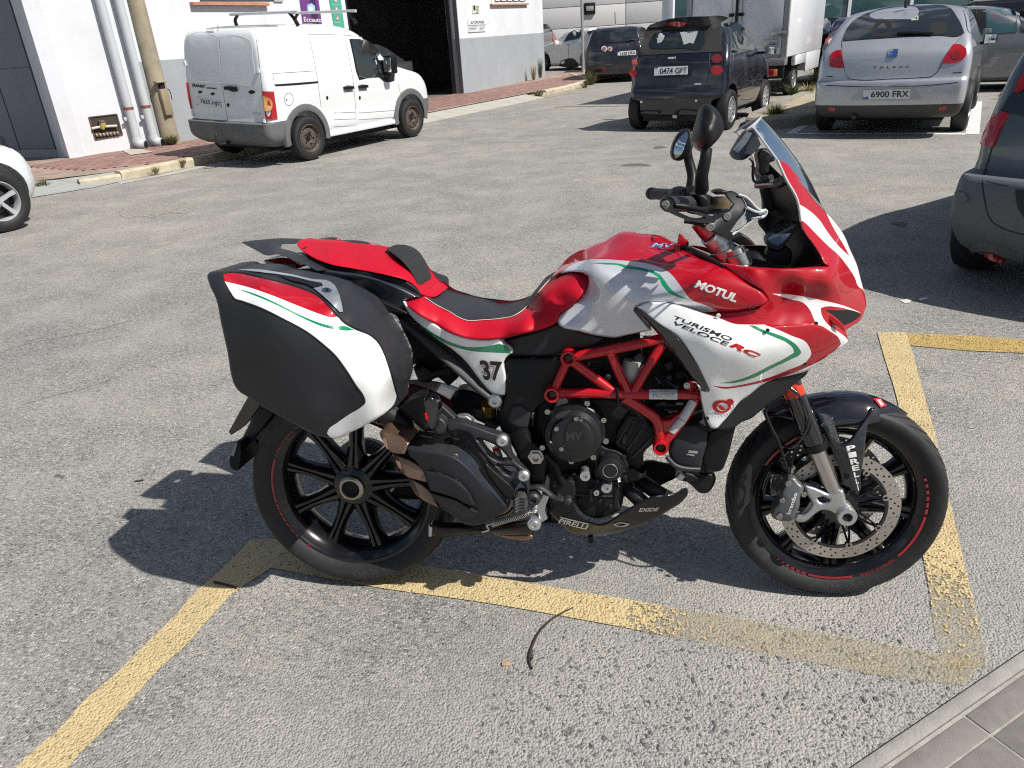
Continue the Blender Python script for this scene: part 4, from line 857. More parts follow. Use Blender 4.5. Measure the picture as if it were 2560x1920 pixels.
# ---- white delivery van
vo = SF.wor((2.33, -.44, .045))[0]
M_VAN = carpaint('van_white', (.70, .735, .75))
van, vb = make_car('delivery_van', 'white delivery van with rusty steel wheels parked half on the red pavement', 'van', vo, STREET, [(.26, -.60, 3.2, .78), (.33, -.72, 3.26, .85), (.42, -.785, 3.30, .885), (.56, -.79, 3.31, .89), (.60, -.785, 3.30, .89), (.615, -.70, 3.30, .885), (.82, -.695, 3.25, .893), (1.0, -.69, 3.08, .893), (1.10, -.69, 2.75, .888), (1.20, -.685, 2.40, .876), (1.36, -.675, 2.18, .855), (1.54, -.66, 1.92, .828), (1.68, -.64, 1.70, .80), (1.77, -.61, 1.50, .76), (1.82, -.56, 1.30, .70)], M_VAN, 2.5, .315, 1.70, 'steel', mat('rusty_brown_steel', (.105, .085, .073), .6, metal=.3, var=.4, vs=30), crown=.05, bow=.04, ra=.375, wd=.20, roll=2.4, zones=[(lambda x, y, z: z < .612 and x < -.30, M_CLAD), (lambda x, y, z: z < .60 and x > 2.85, M_CLAD)])
do_cuts()
V_ = [vb]
for q in ('b 108,290 130,276 310,282 342,300 356,480 372,662 240,655 140,640 122,600', 'b 356,300 380,292 560,305 600,325 620,450 640,640 632,690 520,682 380,664'): decal('rear_door_panel', van, q, V_, mat('van_white_shaded', (.66, .69, .71), .35, coat=.6), .004, 10, 30); seam(van, q+' '+' '.join(q.split()[1:2]), V_, .006, mat('van_crease_shade', (.62, .65, .67), .5), 'panel_crease')  # recess shade and crease outlines painted as slightly darker white
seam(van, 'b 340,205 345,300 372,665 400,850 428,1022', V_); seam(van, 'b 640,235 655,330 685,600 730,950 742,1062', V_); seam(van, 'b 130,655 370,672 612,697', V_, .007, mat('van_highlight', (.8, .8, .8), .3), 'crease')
slabpx(van, 'tail_lamp', 'b 697,742 795,744 812,860 826,968 780,972 730,972 712,860', V_, M_TAIL, .012, 8, 18); slabpx(van, 'indicator_lens', 'b 712,782 760,800 785,835 786,870 775,895 722,905', V_, M_AMB, .020, 8, 18)
slabpx(van, 'tail_lamp', 'b 80,672 96,676 112,780 133,886 118,886 95,780', V_, M_TAIL, .012, 8, 18)
slabpx(van, 'high_brake_lamp', 'b 247,234 308,234 308,263 250,262', V_, mat('dark_red_lens', (.10, .006, .008), .2, coat=1), .008)
slabpx(van, 'door_handle', 'b 400,702 440,700 500,708 502,742 470,745 440,730 405,728', V_, M_BLK, .03); slabpx(van, 'lock_cover', 'b 590,745 612,732 640,740 645,755 618,764 596,758', V_, M_BLK, .006); slabpx(van, 'door_lock', 'b 415,845 428,838 436,855 430,870 418,866', V_, M_BLK, .008)
for q in ('b 182,742 208,738 216,752 190,762', 'b 284,755 310,752 318,768 290,775'): slabpx(van, 'plate_lamp', q, V_, M_BLK, .008)
plate(van, 'b 165,788 367,822 370,882 168,854', '7655 HJY', V_)
text('badge_lettering', van, 'TRANSIT', 'b 128,680 242,692 242,716 130,706', V_, M_GASK, .04, .15, .008); text('badge_lettering', van, 'connect', 'b 250,704 332,712 334,728 250,720', V_, M_GASK, .03, .15, .008); decal('badge', van, 'b 620,912 692,917 693,934 622,929', V_, M_STICK, .006, 30, 0, 10)
for q in ('b 66,495 78,495 88,530 72,532', 'b 662,555 678,552 684,590 668,594', 'b 122,900 132,898 146,940 130,942', 'b 716,972 728,970 736,1002 722,1006'): slabpx(van, 'door_hinge', q, V_, M_VAN, .02)
# side
for q in ('b 1077,280 1100,380 1140,580 1180,870', 'b 1366,286 1390,380 1440,660 1472,1060', 'b 1077,280 1220,280 1366,286', 'b 1366,286 1440,292 1520,300', 'b 1806,680 1826,770 1816,1010', 'b 786,598 960,588 1138,576', 'b 786,598 800,690'): seam(van, q, V_)
decal('slide_rail', van, 'b 800,686 1000,672 1155,660 1157,675 1000,690 808,702', V_, M_GASK, .004, 12, 0)
seam(van, 'b '+' '.join('%f,%f' % (918+36*math.cos(g), 808+52*math.sin(g)) for g in np.linspace(0, 6.28, 19)), V_, .004)
slabpx(van, 'filler_lock', 'b 893,808 899,805 902,815 896,818', V_, M_GASK, .004, 6)
for q in ('b 1358,708 1372,698 1425,697 1438,710 1432,735 1400,748 1366,738', 'b 1480,698 1495,688 1545,688 1553,700 1545,728 1515,738 1486,728'): decal('handle_cup', van, q, V_, mat('handle_cup_grey', (.30, .31, .32), .5), .004, 6, 0); slabpx(van, 'door_handle', q.replace(' ', ' ', 1), V_, M_BLK, .012) if False else None
for q in ('b 1358,706 1380,702 1436,700 1438,722 1380,726 1362,728', 'b 1480,696 1500,692 1550,690 1552,712 1500,716 1484,718'): slabpx(van, 'door_handle', q, V_, M_BLK, .035)
for q in ('b 1220,784 1230,780 1238,796 1232,810 1222,806', 'b 1486,784 1496,780 1502,796 1496,810 1488,806'): slabpx(van, 'door_lock', q, V_, M_BLK, .006, 6)
decal('window_surround', van, 'b 1408,316 1470,318 1535,322 1595,352 1640,400 1700,470 1750,535 1770,560 1775,655 1740,668 1690,662 1655,632 1490,650 1470,600 1440,460', V_, M_GASK, .005, 8, 26)
decal('door_glass', van, 'b 1420,328 1525,332 1585,362 1620,500 1642,626 1490,636 1475,580', V_, M_CARG, .010, 8, 26); decal('quarter_glass', van, 'b 1605,372 1645,415 1690,472 1728,530 1732,648 1700,652 1660,620 1630,500', V_, M_CARG, .010, 8, 26)
for y in (895, 950, 1005):
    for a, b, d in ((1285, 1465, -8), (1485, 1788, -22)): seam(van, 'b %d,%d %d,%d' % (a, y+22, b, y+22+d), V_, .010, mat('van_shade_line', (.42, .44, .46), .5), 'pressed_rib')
# grey arch trims, sill
for xw in (0, 2.5):
    a_, f_ = lathe_mesh([(.365, .0), (.365, .045), (.40, .055), (.455, .045), (.470, .0)], (xw, -.86, .345), (0, -1, 0), 30, 0, 2*math.pi)
    a_ = np.array(a_); keep = [f for f in f_ if min(a_[i][2] for i in f) > .24]; mk('arch_trim', a_, keep, M_CLAD, van, 40)
box('sill', van, (.46, -.90, .27), (2.06, -.80, .35), M_VAN, .02)
mir = box('door_mirror', van, (1.86, -1.10, 1.08), (2.0, -.90, 1.36), M_BLK, .03); box('mirror_glass', mir, (1.848, -1.08, 1.11), (1.859, -.92, 1.33), M_MIRROR, .003); box('mirror_foot', mir, (1.88, -.94, 1.05), (2.02, -.84, 1.11), M_BLK, .015)
slabpx(van, 'side_repeater', 'b 1828,752 1834,750 1836,762 1830,764', V_, M_AMB, .004, 5)
# roof bars and tow ball
for xb, l0 in ((.30, 'roof bar'), (1.55, 'roof bar')):
    tube('roof_bar', van, [(xb, -.72, 2.02), (xb, .72, 2.02)], .022, mat('bare_aluminium', (.50, .51, .53), .4, metal=.2), 10, 0)
    for s in (-1, 1): tube('roof_bar_foot', van, [(xb, s*.55, 2.01), (xb+.0, s*.63, 1.94), (xb+.04, s*.66, 1.84)], [.02, .025, .03], M_BLK, 8)
tube('tow_bar', van, [(-.62, 0.02, .34), (-.85, .02, .30), (-.93, .02, .36), (-.93, .02, .42)], .022, M_CASTG, 10); lathe('tow_ball', van, [(0, .03), (.02, .022), (.028, 0), (.02, -.022), (0, -.03)], (-.93, .02, .44), (0, 0, 1), M_CASTG, 14)
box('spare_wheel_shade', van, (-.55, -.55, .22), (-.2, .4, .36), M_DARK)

# ---- small dark two-seater with fabric roof
M_SMART = carpaint('midnight_blue_paint', (.007, .008, .016), .2)
M_SOFT = mat('black_canvas_roof', (.022, .022, .024), .85, bump=.4, bs=500, var=.1)
M_WSIL = mat('silver_alloy', (.52, .53, .55), .3, metal=.7)
so_ = SF.wor((6.02, -5.86, 0))[0]
smt, sb_ = make_car('two_seater_car', 'tiny dark blue two-seat car with black canvas roof in the middle of the street', 'car', so_, STREET-1, [(.19, -.24, 2.26, .70), (.27, -.33, 2.34, .755), (.42, -.355, 2.36, .78), (.56, -.35, 2.36, .785), (.66, -.32, 2.33, .785), (.82, -.30, 2.24, .78), (.95, -.27, 2.05, .772), (1.02, -.24, 1.80, .76), (1.10, -.19, 1.62, .742), (1.24, -.08, 1.44, .70), (1.36, .02, 1.26, .65), (1.43, .08, 1.10, .60)], M_SMART, 1.867, .29, 1.44, '12', M_WSIL, crown=.075, bow=.07, ra=.345, wd=.19)
do_cuts(); S_ = [sb_]
decal('canvas_roof', smt, 'd 900,500 925,440 960,340 990,250 1015,222 1060,205 1180,170 1330,152 1500,146 1690,148 1720,160 1650,200 1660,330 1662,460 1500,468 1200,482 1000,492', S_, M_SOFT, .006, 10, 24)
decal('rear_glass', smt, 'd 1012,400 1030,340 1055,300 1120,290 1300,275 1470,268 1500,285 1502,400 1480,430 1300,432 1100,436 1030,432', [o for o in smt.children if o.name.startswith('canvas')], M_CARG, .006, 10, 24)
CR = [o for o in smt.children if o.name.startswith('canvas')]
M_SEE = mat('see_through_light_tone', (.36, .37, .38), .15, coat=1)  # opaque pale tone: daylight seen through the cabin, put into colour
for q in ('d 1080,340 1100,302 1158,295 1140,350 1120,380 1085,390', 'd 1285,290 1445,276 1440,300 1405,392 1370,385 1320,402'): decal('see_through_light_patch', smt, q, CR, M_SEE, .009, 10, 0)
slabpx(smt, 'spoiler', 'd 1000,240 1040,225 1180,195 1350,185 1560,185 1590,205 1560,220 1350,222 1180,228 1050,245', CR, M_SOFT, .02, 10, 20); decal('high_brake_lamp', smt, 'd 1168,212 1200,200 1300,196 1342,206 1330,222 1180,230', [o for o in smt.children if o.name.startswith('spoiler')], M_TAIL, .006, 8, 0)
decal('side_glass', smt, 'd 1725,200 1790,200 1850,240 1900,310 1935,410 1945,455 1890,445 1800,435 1770,360', S_, M_CARG, .006, 10, 24); decal('quarter_glass', smt, 'd 1668,215 1710,205 1745,300 1770,430 1720,420 1690,330', S_, M_CARG, .006, 10, 24)
for q in ('d 880,510 920,500 905,780', 'd 905,780 1100,790 1300,800 1500,795 1530,780', 'd 1552,475 1545,600 1520,800', 'd 1760,440 1790,850 1830,885 1900,890 1940,870', 'd 905,820 1100,822 1480,820', 'd 960,590 1040,578 1300,560 1470,550'): seam(smt, q, S_, .005)
for x, y, a, b, mm in ((1614, 526, 50, 40, mat('dark_lamp_ring', (.16, .02, .02), .2, coat=1)), (1614, 626, 55, 42, M_TAIL), (880, 562, 25, 38, mat('pink_lamp', (.34, .07, .06), .2, coat=1)), (868, 656, 30, 40, M_TAIL)):
    slabpx(smt, 'tail_lamp', 'd '+' '.join('%f,%f' % (x+a*math.cos(g), y+b*math.sin(g)) for g in np.linspace(0, 6.283, 19)[:-1]), S_, mm, .012, 6, 10)
decal('plate_recess', smt, 'd 1040,592 1200,582 1412,578 1385,680 1240,690 1060,690', S_, M_GASK, .004, 10, 24); plate(smt, 'd 1058,600 1358,588 1356,664 1056,676', '0474 GFT', S_)
text('badge_lettering', smt, 'smart', 'd 1178,506 1250,504 1250,528 1178,530', S_, M_STICK, .04, 0, .008); slabpx(smt, 'trim_badge', 'd 1414,742 1472,740 1472,756 1414,758', S_, M_STICK, .005, 20)
for x, y in ((942, 908), (1430, 898)): slabpx(smt, 'parking_sensor', 'd '+' '.join('%f,%f' % (x+11*math.cos(g), y+11*math.sin(g)) for g in np.linspace(0, 6.283, 11)[:-1]), S_, M_CHROME, .01, 4)
for q in ('d 905,1030 930,985 1120,985 1100,1040 1000,1045', 'd 1235,1000 1260,985 1440,980 1440,1030 1300,1040'): decal('diffuser_mesh', smt, q, S_, M_BLK, .006, 10, 0)
box('exhaust_pipe', smt, (-.36, -.06, .20), (-.2, .02, .26), M_STEEL, .02)
decal('filler_flap', smt, 'd 1690,590 1712,570 1722,620 1718,660 1695,650', S_, M_SMART, .005, 6, 0); slabpx(smt, 'door_handle', 'd 1752,450 1785,455 1788,468 1755,466', S_, M_GASK, .02)
for s in (-1, 1):
    mm = box('door_mirror', smt, (1.22, s*.98-.09, .98), (1.33, s*.98+.09, 1.12), M_SMART, .04); box('mirror_glass', mm, (1.205, s*.98-.075, .995), (1.219, s*.98+.075, 1.105), M_MIRROR, .003); box('mirror_arm', mm, (1.25, min(s*.74, s*.92), 1.0), (1.31, max(s*.74, s*.92), 1.04), M_GASK, .01)

# ---- silver hatchback with big rear window
M_SEAT = carpaint('silver_paint', (.46, .48, .52), .32, .55)
to_ = SF.wor((6.02, -8.88, 0))[0]
tol, tb = make_car('silver_hatchback', 'silver five-door hatchback seen from behind in the white parking bay', 'car', to_, STREET, [(.24, -.72, 3.3, .78), (.30, -.86, 3.45, .84), (.42, -.93, 3.53, .876), (.58, -.945, 3.53, .884), (.69, -.935, 3.5, .886), (.73, -.90, 3.46, .886), (.86, -.885, 3.28, .886), (.97, -.865, 2.9, .878), (1.05, -.82, 2.5, .862), (1.12, -.74, 2.2, .84), (1.24, -.58, 1.9, .80), (1.36, -.40, 1.6, .75), (1.45, -.25, 1.35, .70), (1.49, -.16, 1.2, .66)], M_SEAT, 2.578, .315, 1.70, '10', M_WSIL, crown=.075, bow=.10, ra=.365, wd=.20, zones=[(lambda x, y, z: z < .40 and x < -.36, mat('dark_grey_valance', (.06, .058, .056), .6))])
do_cuts(); T_ = [tb]
decal('rear_glass', tol, 'e 690,345 720,260 770,190 860,130 1000,80 1200,52 1400,44 1560,55 1600,75 1640,130 1690,220 1710,280 1695,292 1500,300 1200,312 900,330', T_, M_CARG, .008, 10, 26)
RG = [o for o in tol.children if o.name.startswith('rear_glass')]
for q, mm in (('e 940,310 950,220 985,178 1060,170 1100,190 1108,260 1100,300', M_DARK), ('e 1420,290 1440,200 1520,180 1560,200 1570,280', M_DARK)): decal('headrest', tol, q, RG, mm, .002, 8, 0)
decal('inspection_sticker', tol, 'e 1268,138 1328,132 1326,170 1268,172', RG, mat('pale_green_sticker', (.40, .48, .30), .5), .004, 20, 0, 10)
tube('rear_wiper', tol, FR[tol.name].loc(cast(np.array(T('e 1150,288 1300,285 1450,290'))[:, :2], RG, .02)), [.016, .02, .012], M_BLK, 6, 0)
decal('side_glass', tol, 'e 1690,30 1715,50 1760,200 1780,290 1760,280 1720,150', T_, M_CARG, .006, 10, 24)
for q in ('e 682,350 700,520 720,620 745,660 800,668 1100,662 1350,650 1440,640 1490,600 1530,520 1600,420 1690,300', 'e 555,715 700,722 1000,728 1400,715 1660,690', 'e 1618,608 1690,605', 'e 555,640 610,642'): seam(tol, q, T_, .006)
slabpx(tol, 'tail_lamp', 'e 585,500 600,450 640,425 682,420 690,480 705,572 640,570 585,558', T_, M_TAIL, .012, 8, 16); slabpx(tol, 'tail_lamp', 'e 1520,535 1560,460 1620,372 1680,375 1725,410 1730,450 1700,500 1640,525', T_, M_TAIL, .012, 8, 16)
for x, y, r in ((1640, 460, 40), (650, 500, 32)): decal('lamp_bowl', tol, 'e '+' '.join('%f,%f' % (x+r*math.cos(g), y+r*math.sin(g)) for g in np.linspace(0, 6.283, 17)[:-1]), [o for o in tol.children if o.name.startswith('tail_lamp')], mat('deep_red_bowl', (.22, .01, .012), .2, coat=1), .004, 6, 0)
em = slabpx(tol, 'emblem', 'e 1068,470 1075,425 1090,415 1158,414 1158,430 1150,475 1130,488 1068,488', T_, M_CHROME, .008, 8)
for q in ('e 1080,432 1150,425 1148,434 1082,446', 'e 1078,452 1100,448 1148,440 1146,450 1100,460', 'e 1076,472 1100,462 1142,464 1120,478'): decal('emblem_bar', em, q, [em], M_BLUE, .003, 8, 0, 20)
for i, ch in enumerate('TOLEDO'): text('badge_letter', tol, ch, 'e %d,%d %d,%d %d,%d %d,%d' % (950+i*54, 558-i*1, 980+i*54, 557-i*1, 980+i*54, 577-i*2, 950+i*54, 578-i*2), T_, M_CASTG, .02, .2, .008)
decal('plate_recess', tol, 'e 750,840 860,735 1000,728 1280,725 1360,835 1100,842', T_, mat('silver_recess', (.40, .41, .44), .35, metal=.5), .003, 12, 30); plate(tol, 'e 868,756 1262,745 1256,826 866,832', '6900 FRX', T_)
LB = T_
for q in ('e 570,898 628,900 630,930 580,930', 'e 1500,892 1570,886 1555,918 1500,928'): decal('rear_reflector', tol, q, LB, M_TAIL, .005, 10, 0)
tube('tailpipe', tol, [(-.90, .35, .27), (-.6, .35, .27)], .03, M_CASTG, 10, 0)
mm = box('door_mirror', tol, (1.55, -1.08, .98), (1.66, -.90, 1.13), M_BLK, .04); box('mirror_glass', mm, (1.537, -1.06, .995), (1.549, -.92, 1.115), M_MIRROR, .003); box('mirror_arm', mm, (1.57, -.92, .98), (1.63, -.84, 1.02), M_BLK, .01)
tube('aerial', tol, [(-.1, 0, 1.54), (-.16, 0, 1.62)], .02, M_GASK, 8, 0); slabpx(tol, 'door_handle', 'e 1810,340 1888,340 1888,352 1812,352', T_, M_SEAT, .02) if False else None

# ---- small refrigerated truck
tr_fr = SF.wor((11.55, -5.45, 0))[0]
M_TRK = mat('white_truck_panel', (.72, .74, .78), .35, coat=.5, dirt=(.55, .55, .55, .3), ds=1.5)
fr = Frame(tr_fr, SD); trk = root('box_truck', fr, 'white refrigerated box truck with small cab standing behind the tiny dark car', 'truck')
bxo = box('cargo_box', trk, (-1.35, -1.0, .80), (2.0, 1.0, 2.95), M_TRK, .015)
X_ = [bxo]
for s in (-1, 1): box('rear_door', trk, (-1.40, min(.02*s, .90*s), .86), (-1.351, max(.02*s, .90*s), 2.88), M_TRK, .01)
RD = [o for o in trk.children if o.name.startswith('rear_door')]
box('corner_post', trk, (-1.42, -1.01, .78), (-1.34, -.91, 2.96), mat('grey_corner_post', (.34, .34, .36), .5, metal=.3), .01); box('corner_post', trk, (-1.42, .91, .78), (-1.34, 1.01, 2.96), mat('grey_corner_post', (.34, .34, .36), .5, metal=.3), .01)
box('centre_gap', trk, (-1.43, -.018, .86), (-1.36, .018, 2.88), M_GASK); box('door_gasket', trk, (-1.395, -.92, .84), (-1.352, -.885, 2.9), M_GASK); box('rear_sill', trk, (-1.44, -1.0, .66), (-1.2, 1.0, .80), mat('grey_sill_metal', (.24, .24, .25), .5, metal=.4), .01)
for s in (-1, 1): tube('lock_rod', trk, [(-1.43, s*.09, .88), (-1.43, s*.09, 2.86)], .014, M_STEEL, 8, 0); box('latch', trk, (-1.45, s*.09-.05, 1.58), (-1.405, s*.09+.05, 1.64), M_BLK, .006)
for z in (1.18, 2.3): box('door_strap_hinge', trk, (-1.46, -1.02, z), (-1.405, -.70, z+.10), M_STEEL, .01); box('door_strap_hinge', trk, (-1.46, .70, z), (-1.405, 1.02, z+.10), M_STEEL, .01)
box('hook_plate', trk, (-1.43, -.84, .98), (-1.401, -.56, 1.13), M_STEEL, .004)
box('chassis', trk, (-1.3, -.55, .45), (4.0, .55, .66), M_DARK); box('rear_beam', trk, (-1.42, -.98, .42), (-1.3, .98, .64), M_BLK, .01)
for s in (-1, 1): box('tail_lamp', trk, (-1.46, s*.72-.16, .47), (-1.421, s*.72+.16, .60), M_TAIL, .006); box('reverse_lens', trk, (-1.465, s*.72+.10, .475), (-1.455, s*.72+.155, .595), M_LETW, .002); box('indicator_lens', trk, (-1.465, s*.72-.155, .475), (-1.455, s*.72-.09, .595), M_AMB, .002)
cv, cf = body_mesh([(.35, 2.05, 4.35, .80), (.6, 2.05, 4.45, .86), (.95, 2.05, 4.35, .87), (1.1, 2.05, 3.95, .86), (1.3, 2.05, 3.55, .82), (1.6, 2.05, 3.1, .76), (1.8, 2.08, 2.85, .68)], .05, 0.0); cab = mk('cab', cv, cf, carpaint('truck_cab_white', (.78, .79, .80)), trk, 32)
cut_wheels(cab, [(3.25, -1), (3.25, 1)], .38, .62); do_cuts()
box('side_skirt', trk, (.55, -.99, .42), (2.0, -.95, .80), M_TRK, .01); box('rear_wing', trk, (-.45, -.99, .60), (.50, -.90, .80), M_TRK, .02)
for x in (0, 3.25):
    for s in (-1, 1): road_wheel(trk, x, s*.80, .32, .2, s, '7', M_WSIL)
decal('side_glass', trk, 'e 485,150 500,160 540,290 545,310 500,300', [cab], M_CARG, .006, 8, 0); mm = box('door_mirror', trk, (3.2, -1.16, 1.0), (3.33, -.95, 1.34), M_BLK, .04); box('mirror_arm', mm, (3.22, -.96, 1.02), (3.3, -.84, 1.08), M_BLK, .01)
slabpx(trk, 'door_handle', 'e 475,370 492,366 494,382 478,386', [cab], M_GASK, .02); seam(trk, 'e 505,330 490,480 470,560', [cab]); slabpx(trk, 'filler_cap', 'e 378,400 388,392 392,430 382,432', [bxo], M_GASK, .005) if False else None
# awning bracket on the far side of the truck
box('white_door_post', trk, (-1.9, 1.12, .3), (-1.8, 1.35, 2.95), M_WALLW, .01)

# ---- generic hatchback profile for the others
def hatch(L, W, H, wb, ro, belt=.62, tail=.0):
    z = lambda f: f*H; hw = W/2
    return [(.20, -ro+.14, L-ro-.18, hw*.88), (.28, -ro+.04, L-ro-.05, hw*.96), (.45, -ro, L-ro, hw*.99), (.62, -ro+.01, L-ro-.03, hw), (.78, -ro+.05, L-ro-.2, hw), (z(belt)-.06, -ro+.07, L-ro-.55, hw*.99), (z(belt)+.02, -ro+.11+tail*.3, L-ro-.95, hw*.975), (z(belt)+.12, -ro+.18+tail*.5, L-ro-1.25, hw*.93), (z(.83), -ro+.30+tail, L-ro-1.6, hw*.86), (z(.92), -ro+.40+tail, L-ro-1.9, hw*.79), (z(.955), -ro+.50+tail, L-ro-2.1, hw*.73)]
# dark hatchback at the far corner
go = ground(T('d 700,735')[0][:2])[0]
M_GOLF = carpaint('aubergine_paint', (.011, .010, .015), .22)
gol, gb = make_car('dark_hatchback', 'dark purple hatchback at the far pavement corner, rear window reflecting clouds', 'car', (go[0]+.15, go[1]+.55, 0), 72, hatch(4.2, 1.76, 1.58, 2.58, .78), M_GOLF, 2.58, .32, 1.70, '10', M_WSIL, bow=.08, wd=.2)
do_cuts(); G_ = [gb]
decal('rear_glass', gol, 'd 655,300 680,260 760,245 900,245 975,250 985,300 960,350 880,368 760,378 650,378', G_, M_CARG, .01, 10, 20); decal('quarter_glass', gol, 'd 608,340 628,290 652,275 660,300 655,375 608,375', G_, M_CARG, .01, 10, 20)
for x, y, r in ((610, 436, 26), (660, 438, 22)): slabpx(gol, 'tail_lamp', 'd '+' '.join('%f,%f' % (x+r*math.cos(g), y+r*math.sin(g)) for g in np.linspace(0, 6.283, 15)[:-1]), G_, M_LAMPC, .012, 5); decal('lamp_core', gol, 'd '+' '.join('%f,%f' % (x+r*.55*math.cos(g), y+r*.55*math.sin(g)) for g in np.linspace(0, 6.283, 15)[:-1]), G_, mat('grey_red_lens', (.25, .10, .09), .2, coat=1), .03, 5, 0)
plate(gol, 'd 730,460 892,448 892,490 728,496', '1628 DRX', G_); decal('rear_reflector', gol, 'd 583,610 632,606 632,622 585,626', G_, M_TAIL, .01, 8, 0); tube('aerial', gol, [(-.2, 0, 1.62), (-.28, 0, 1.95)], .012, M_GASK, 6, 0)
tube('rear_wiper', gol, FR[gol.name].loc(cast(np.array(T('d 808,368 870,358 935,350'))[:, :2], G_, .03)), .014, M_GASK, 6, 0); seam(gol, 'd 585,520 700,530 850,540', G_, .01); slabpx(gol, 'emblem', 'd 800,400 815,392 830,400 815,412', G_, M_CHROME, .01, 6)
mm = box('door_mirror', gol, (1.5, .90, 1.0), (1.62, 1.08, 1.16), M_GOLF, .04)
# white crossover behind it
co_ = ground(T('d 450,628')[0][:2])[0]
M_CHR = carpaint('pearl_white_paint', (.80, .80, .77), .3)
chr_, cb = make_car('white_crossover', 'pearl white crossover with black sills facing left beyond the sign post', 'car', (co_[0]+.75, co_[1]+.7, 0), 128, hatch(4.36, 1.80, 1.60, 2.64, .84, .64, .30), M_CHR, 2.64, .34, 1.74, '10', mat('dark_silver_alloy', (.18, .18, .19), .3, metal=.7), bow=.12, wd=.22, ra=.41)
do_cuts(); H_ = [cb]
decal('side_glass', chr_, 'd 248,375 268,335 310,285 360,265 415,268 418,300 380,345 330,355', H_, M_CARG, .012, 8, 16); decal('rear_glass', chr_, 'd 455,285 500,270 600,255 620,290 560,320 480,325', H_, M_CARG, .012, 8, 16); slabpx(chr_, 'tail_lamp', 'd 468,345 520,330 580,332 560,352 510,372 490,370', H_, M_TAIL, .02, 6); decal('sill_cladding', chr_, 'd 205,590 225,540 260,528 330,520 370,560 380,600 300,606', H_, M_GASK, .01, 8, 20)
seam(chr_, 'd 352,270 330,360 300,400 290,530', H_, .012); mm = box('door_mirror', chr_, (1.62, .90, 1.0), (1.76, 1.12, 1.18), M_CHR, .05); slabpx(chr_, 'door_handle', 'd 280,398 300,394 300,404 282,406', H_, M_LETG, .02)
# grey people carrier half hidden by the wall corner
mp = ground(T('d 60,610')[0][:2])[0]
mpv, mb = make_car('grey_people_carrier', 'dark grey people carrier half hidden behind the workshop corner', 'car', (mp[0]-.55, mp[1]+1.0, 0), 70, hatch(4.5, 1.82, 1.75, 2.7, .85, .58), carpaint('graphite_paint', (.085, .085, .09), .3, .4), 2.7, .33, 1.75, '7', M_WSIL, bow=.06)
do_cuts(); decal('rear_glass', mpv, 'd 60,215 100,215 130,250 150,300 150,350 120,365 60,368', [mb], M_CARG, .012, 10, 20); slabpx(mpv, 'tail_lamp', 'd 148,300 165,310 180,370 170,395 150,360', [mb], M_TAIL, .02, 6); decal('rear_bumper', mpv, 'd 60,500 110,500 112,600 60,605', [mb], M_CLAD, .01, 10, 20); decal('number_plate', mpv, 'd 60,465 112,460 112,480 60,486', [mb], M_PLATEW, .015, 20, 0, 10)
# dark blue hatchback between truck and silver car
blp = ground(T('e 600,355')[0][:2], .92)[0]; _h = R(STREET+8); blo = np.array([blp[0], blp[1], 0])+np.array([math.cos(_h), math.sin(_h), 0])*.64-np.array([-math.sin(_h), math.cos(_h), 0])*.66
blu, bb = make_car('dark_blue_hatchback', 'dark blue hatchback glimpsed between the truck and the silver car', 'car', blo, STREET+8, hatch(4.05, 1.70, 1.45, 2.5, .72), carpaint('navy_paint', (.018, .022, .06), .25, .3), 2.5, .31, 1.64, '7', M_WSIL, bow=.10)
do_cuts(); Bl = [bb]
decal('rear_glass', blu, 'e 515,165 560,150 640,150 690,160 660,230 600,260 530,262', Bl, M_CARG, .01, 10, 20); slabpx(blu, 'tail_lamp', 'e 545,335 580,315 655,318 660,350 640,390 570,395', Bl, M_TAIL, .015, 6); decal('lamp_core', blu, 'e '+' '.join('%f,%f' % (603+30*math.cos(g), 358+30*math.sin(g)) for g in np.linspace(0, 6.283, 15)[:-1]), Bl, M_LAMPC, .03, 6, 0)
# grey car broadside on the right
grc, gb2 = make_car('grey_saloon', 'mid grey car parked broadside behind the silver hatchback', 'car', SF.wor((12.15, -7.9, 0))[0], STREET-90, hatch(4.9, 1.78, 1.50, 3.0, .9), carpaint('mid_grey_paint', (.20, .205, .225), .35, .5), 3.0, .32, 1.70, '7', M_WSIL, bow=.12)
do_cuts(); Gc = [gb2]
decal('side_glass', grc, 'e 1895,95 1960,85 2100,75 2140,90 2160,270 2000,280 1900,282', Gc, M_TEAL, .01, 14, 30); decal('door_pillar', grc, 'e 1815,80 1890,80 1892,282 1815,285', Gc, M_GASK, .008, 14, 30); decal('rear_side_glass', grc, 'e 1735,82 1812,80 1812,285 1745,285', Gc, M_CARG, .01, 14, 30); seam(grc, 'e 1780,680 1950,678 2212,672', Gc, .008); seam(grc, 'e 1820,285 1830,500 1840,660', Gc, .008)
mm = box('door_mirror', grc, (1.75, -1.08, .96), (1.90, -.88, 1.10), carpaint('mid_grey_paint', (.20, .205, .225), .35, .5), .04); decal('side_glass', grc, 'e 2170,80 2212,75 2240,200 2240,270 2190,270', Gc, M_CARG, .01, 14, 30)
# black car behind it
blk, kb2 = make_car('black_estate', 'black car whose windscreen shows at the top right corner behind the grey one', 'car', SF.wor((16.2, -9.5, 0))[0], STREET-90, hatch(4.5, 1.80, 1.62, 2.7, .9), carpaint('black_paint', (.012, .012, .014), .2), 2.7, .33, 1.72, '7', M_WSIL, bow=.12); do_cuts()
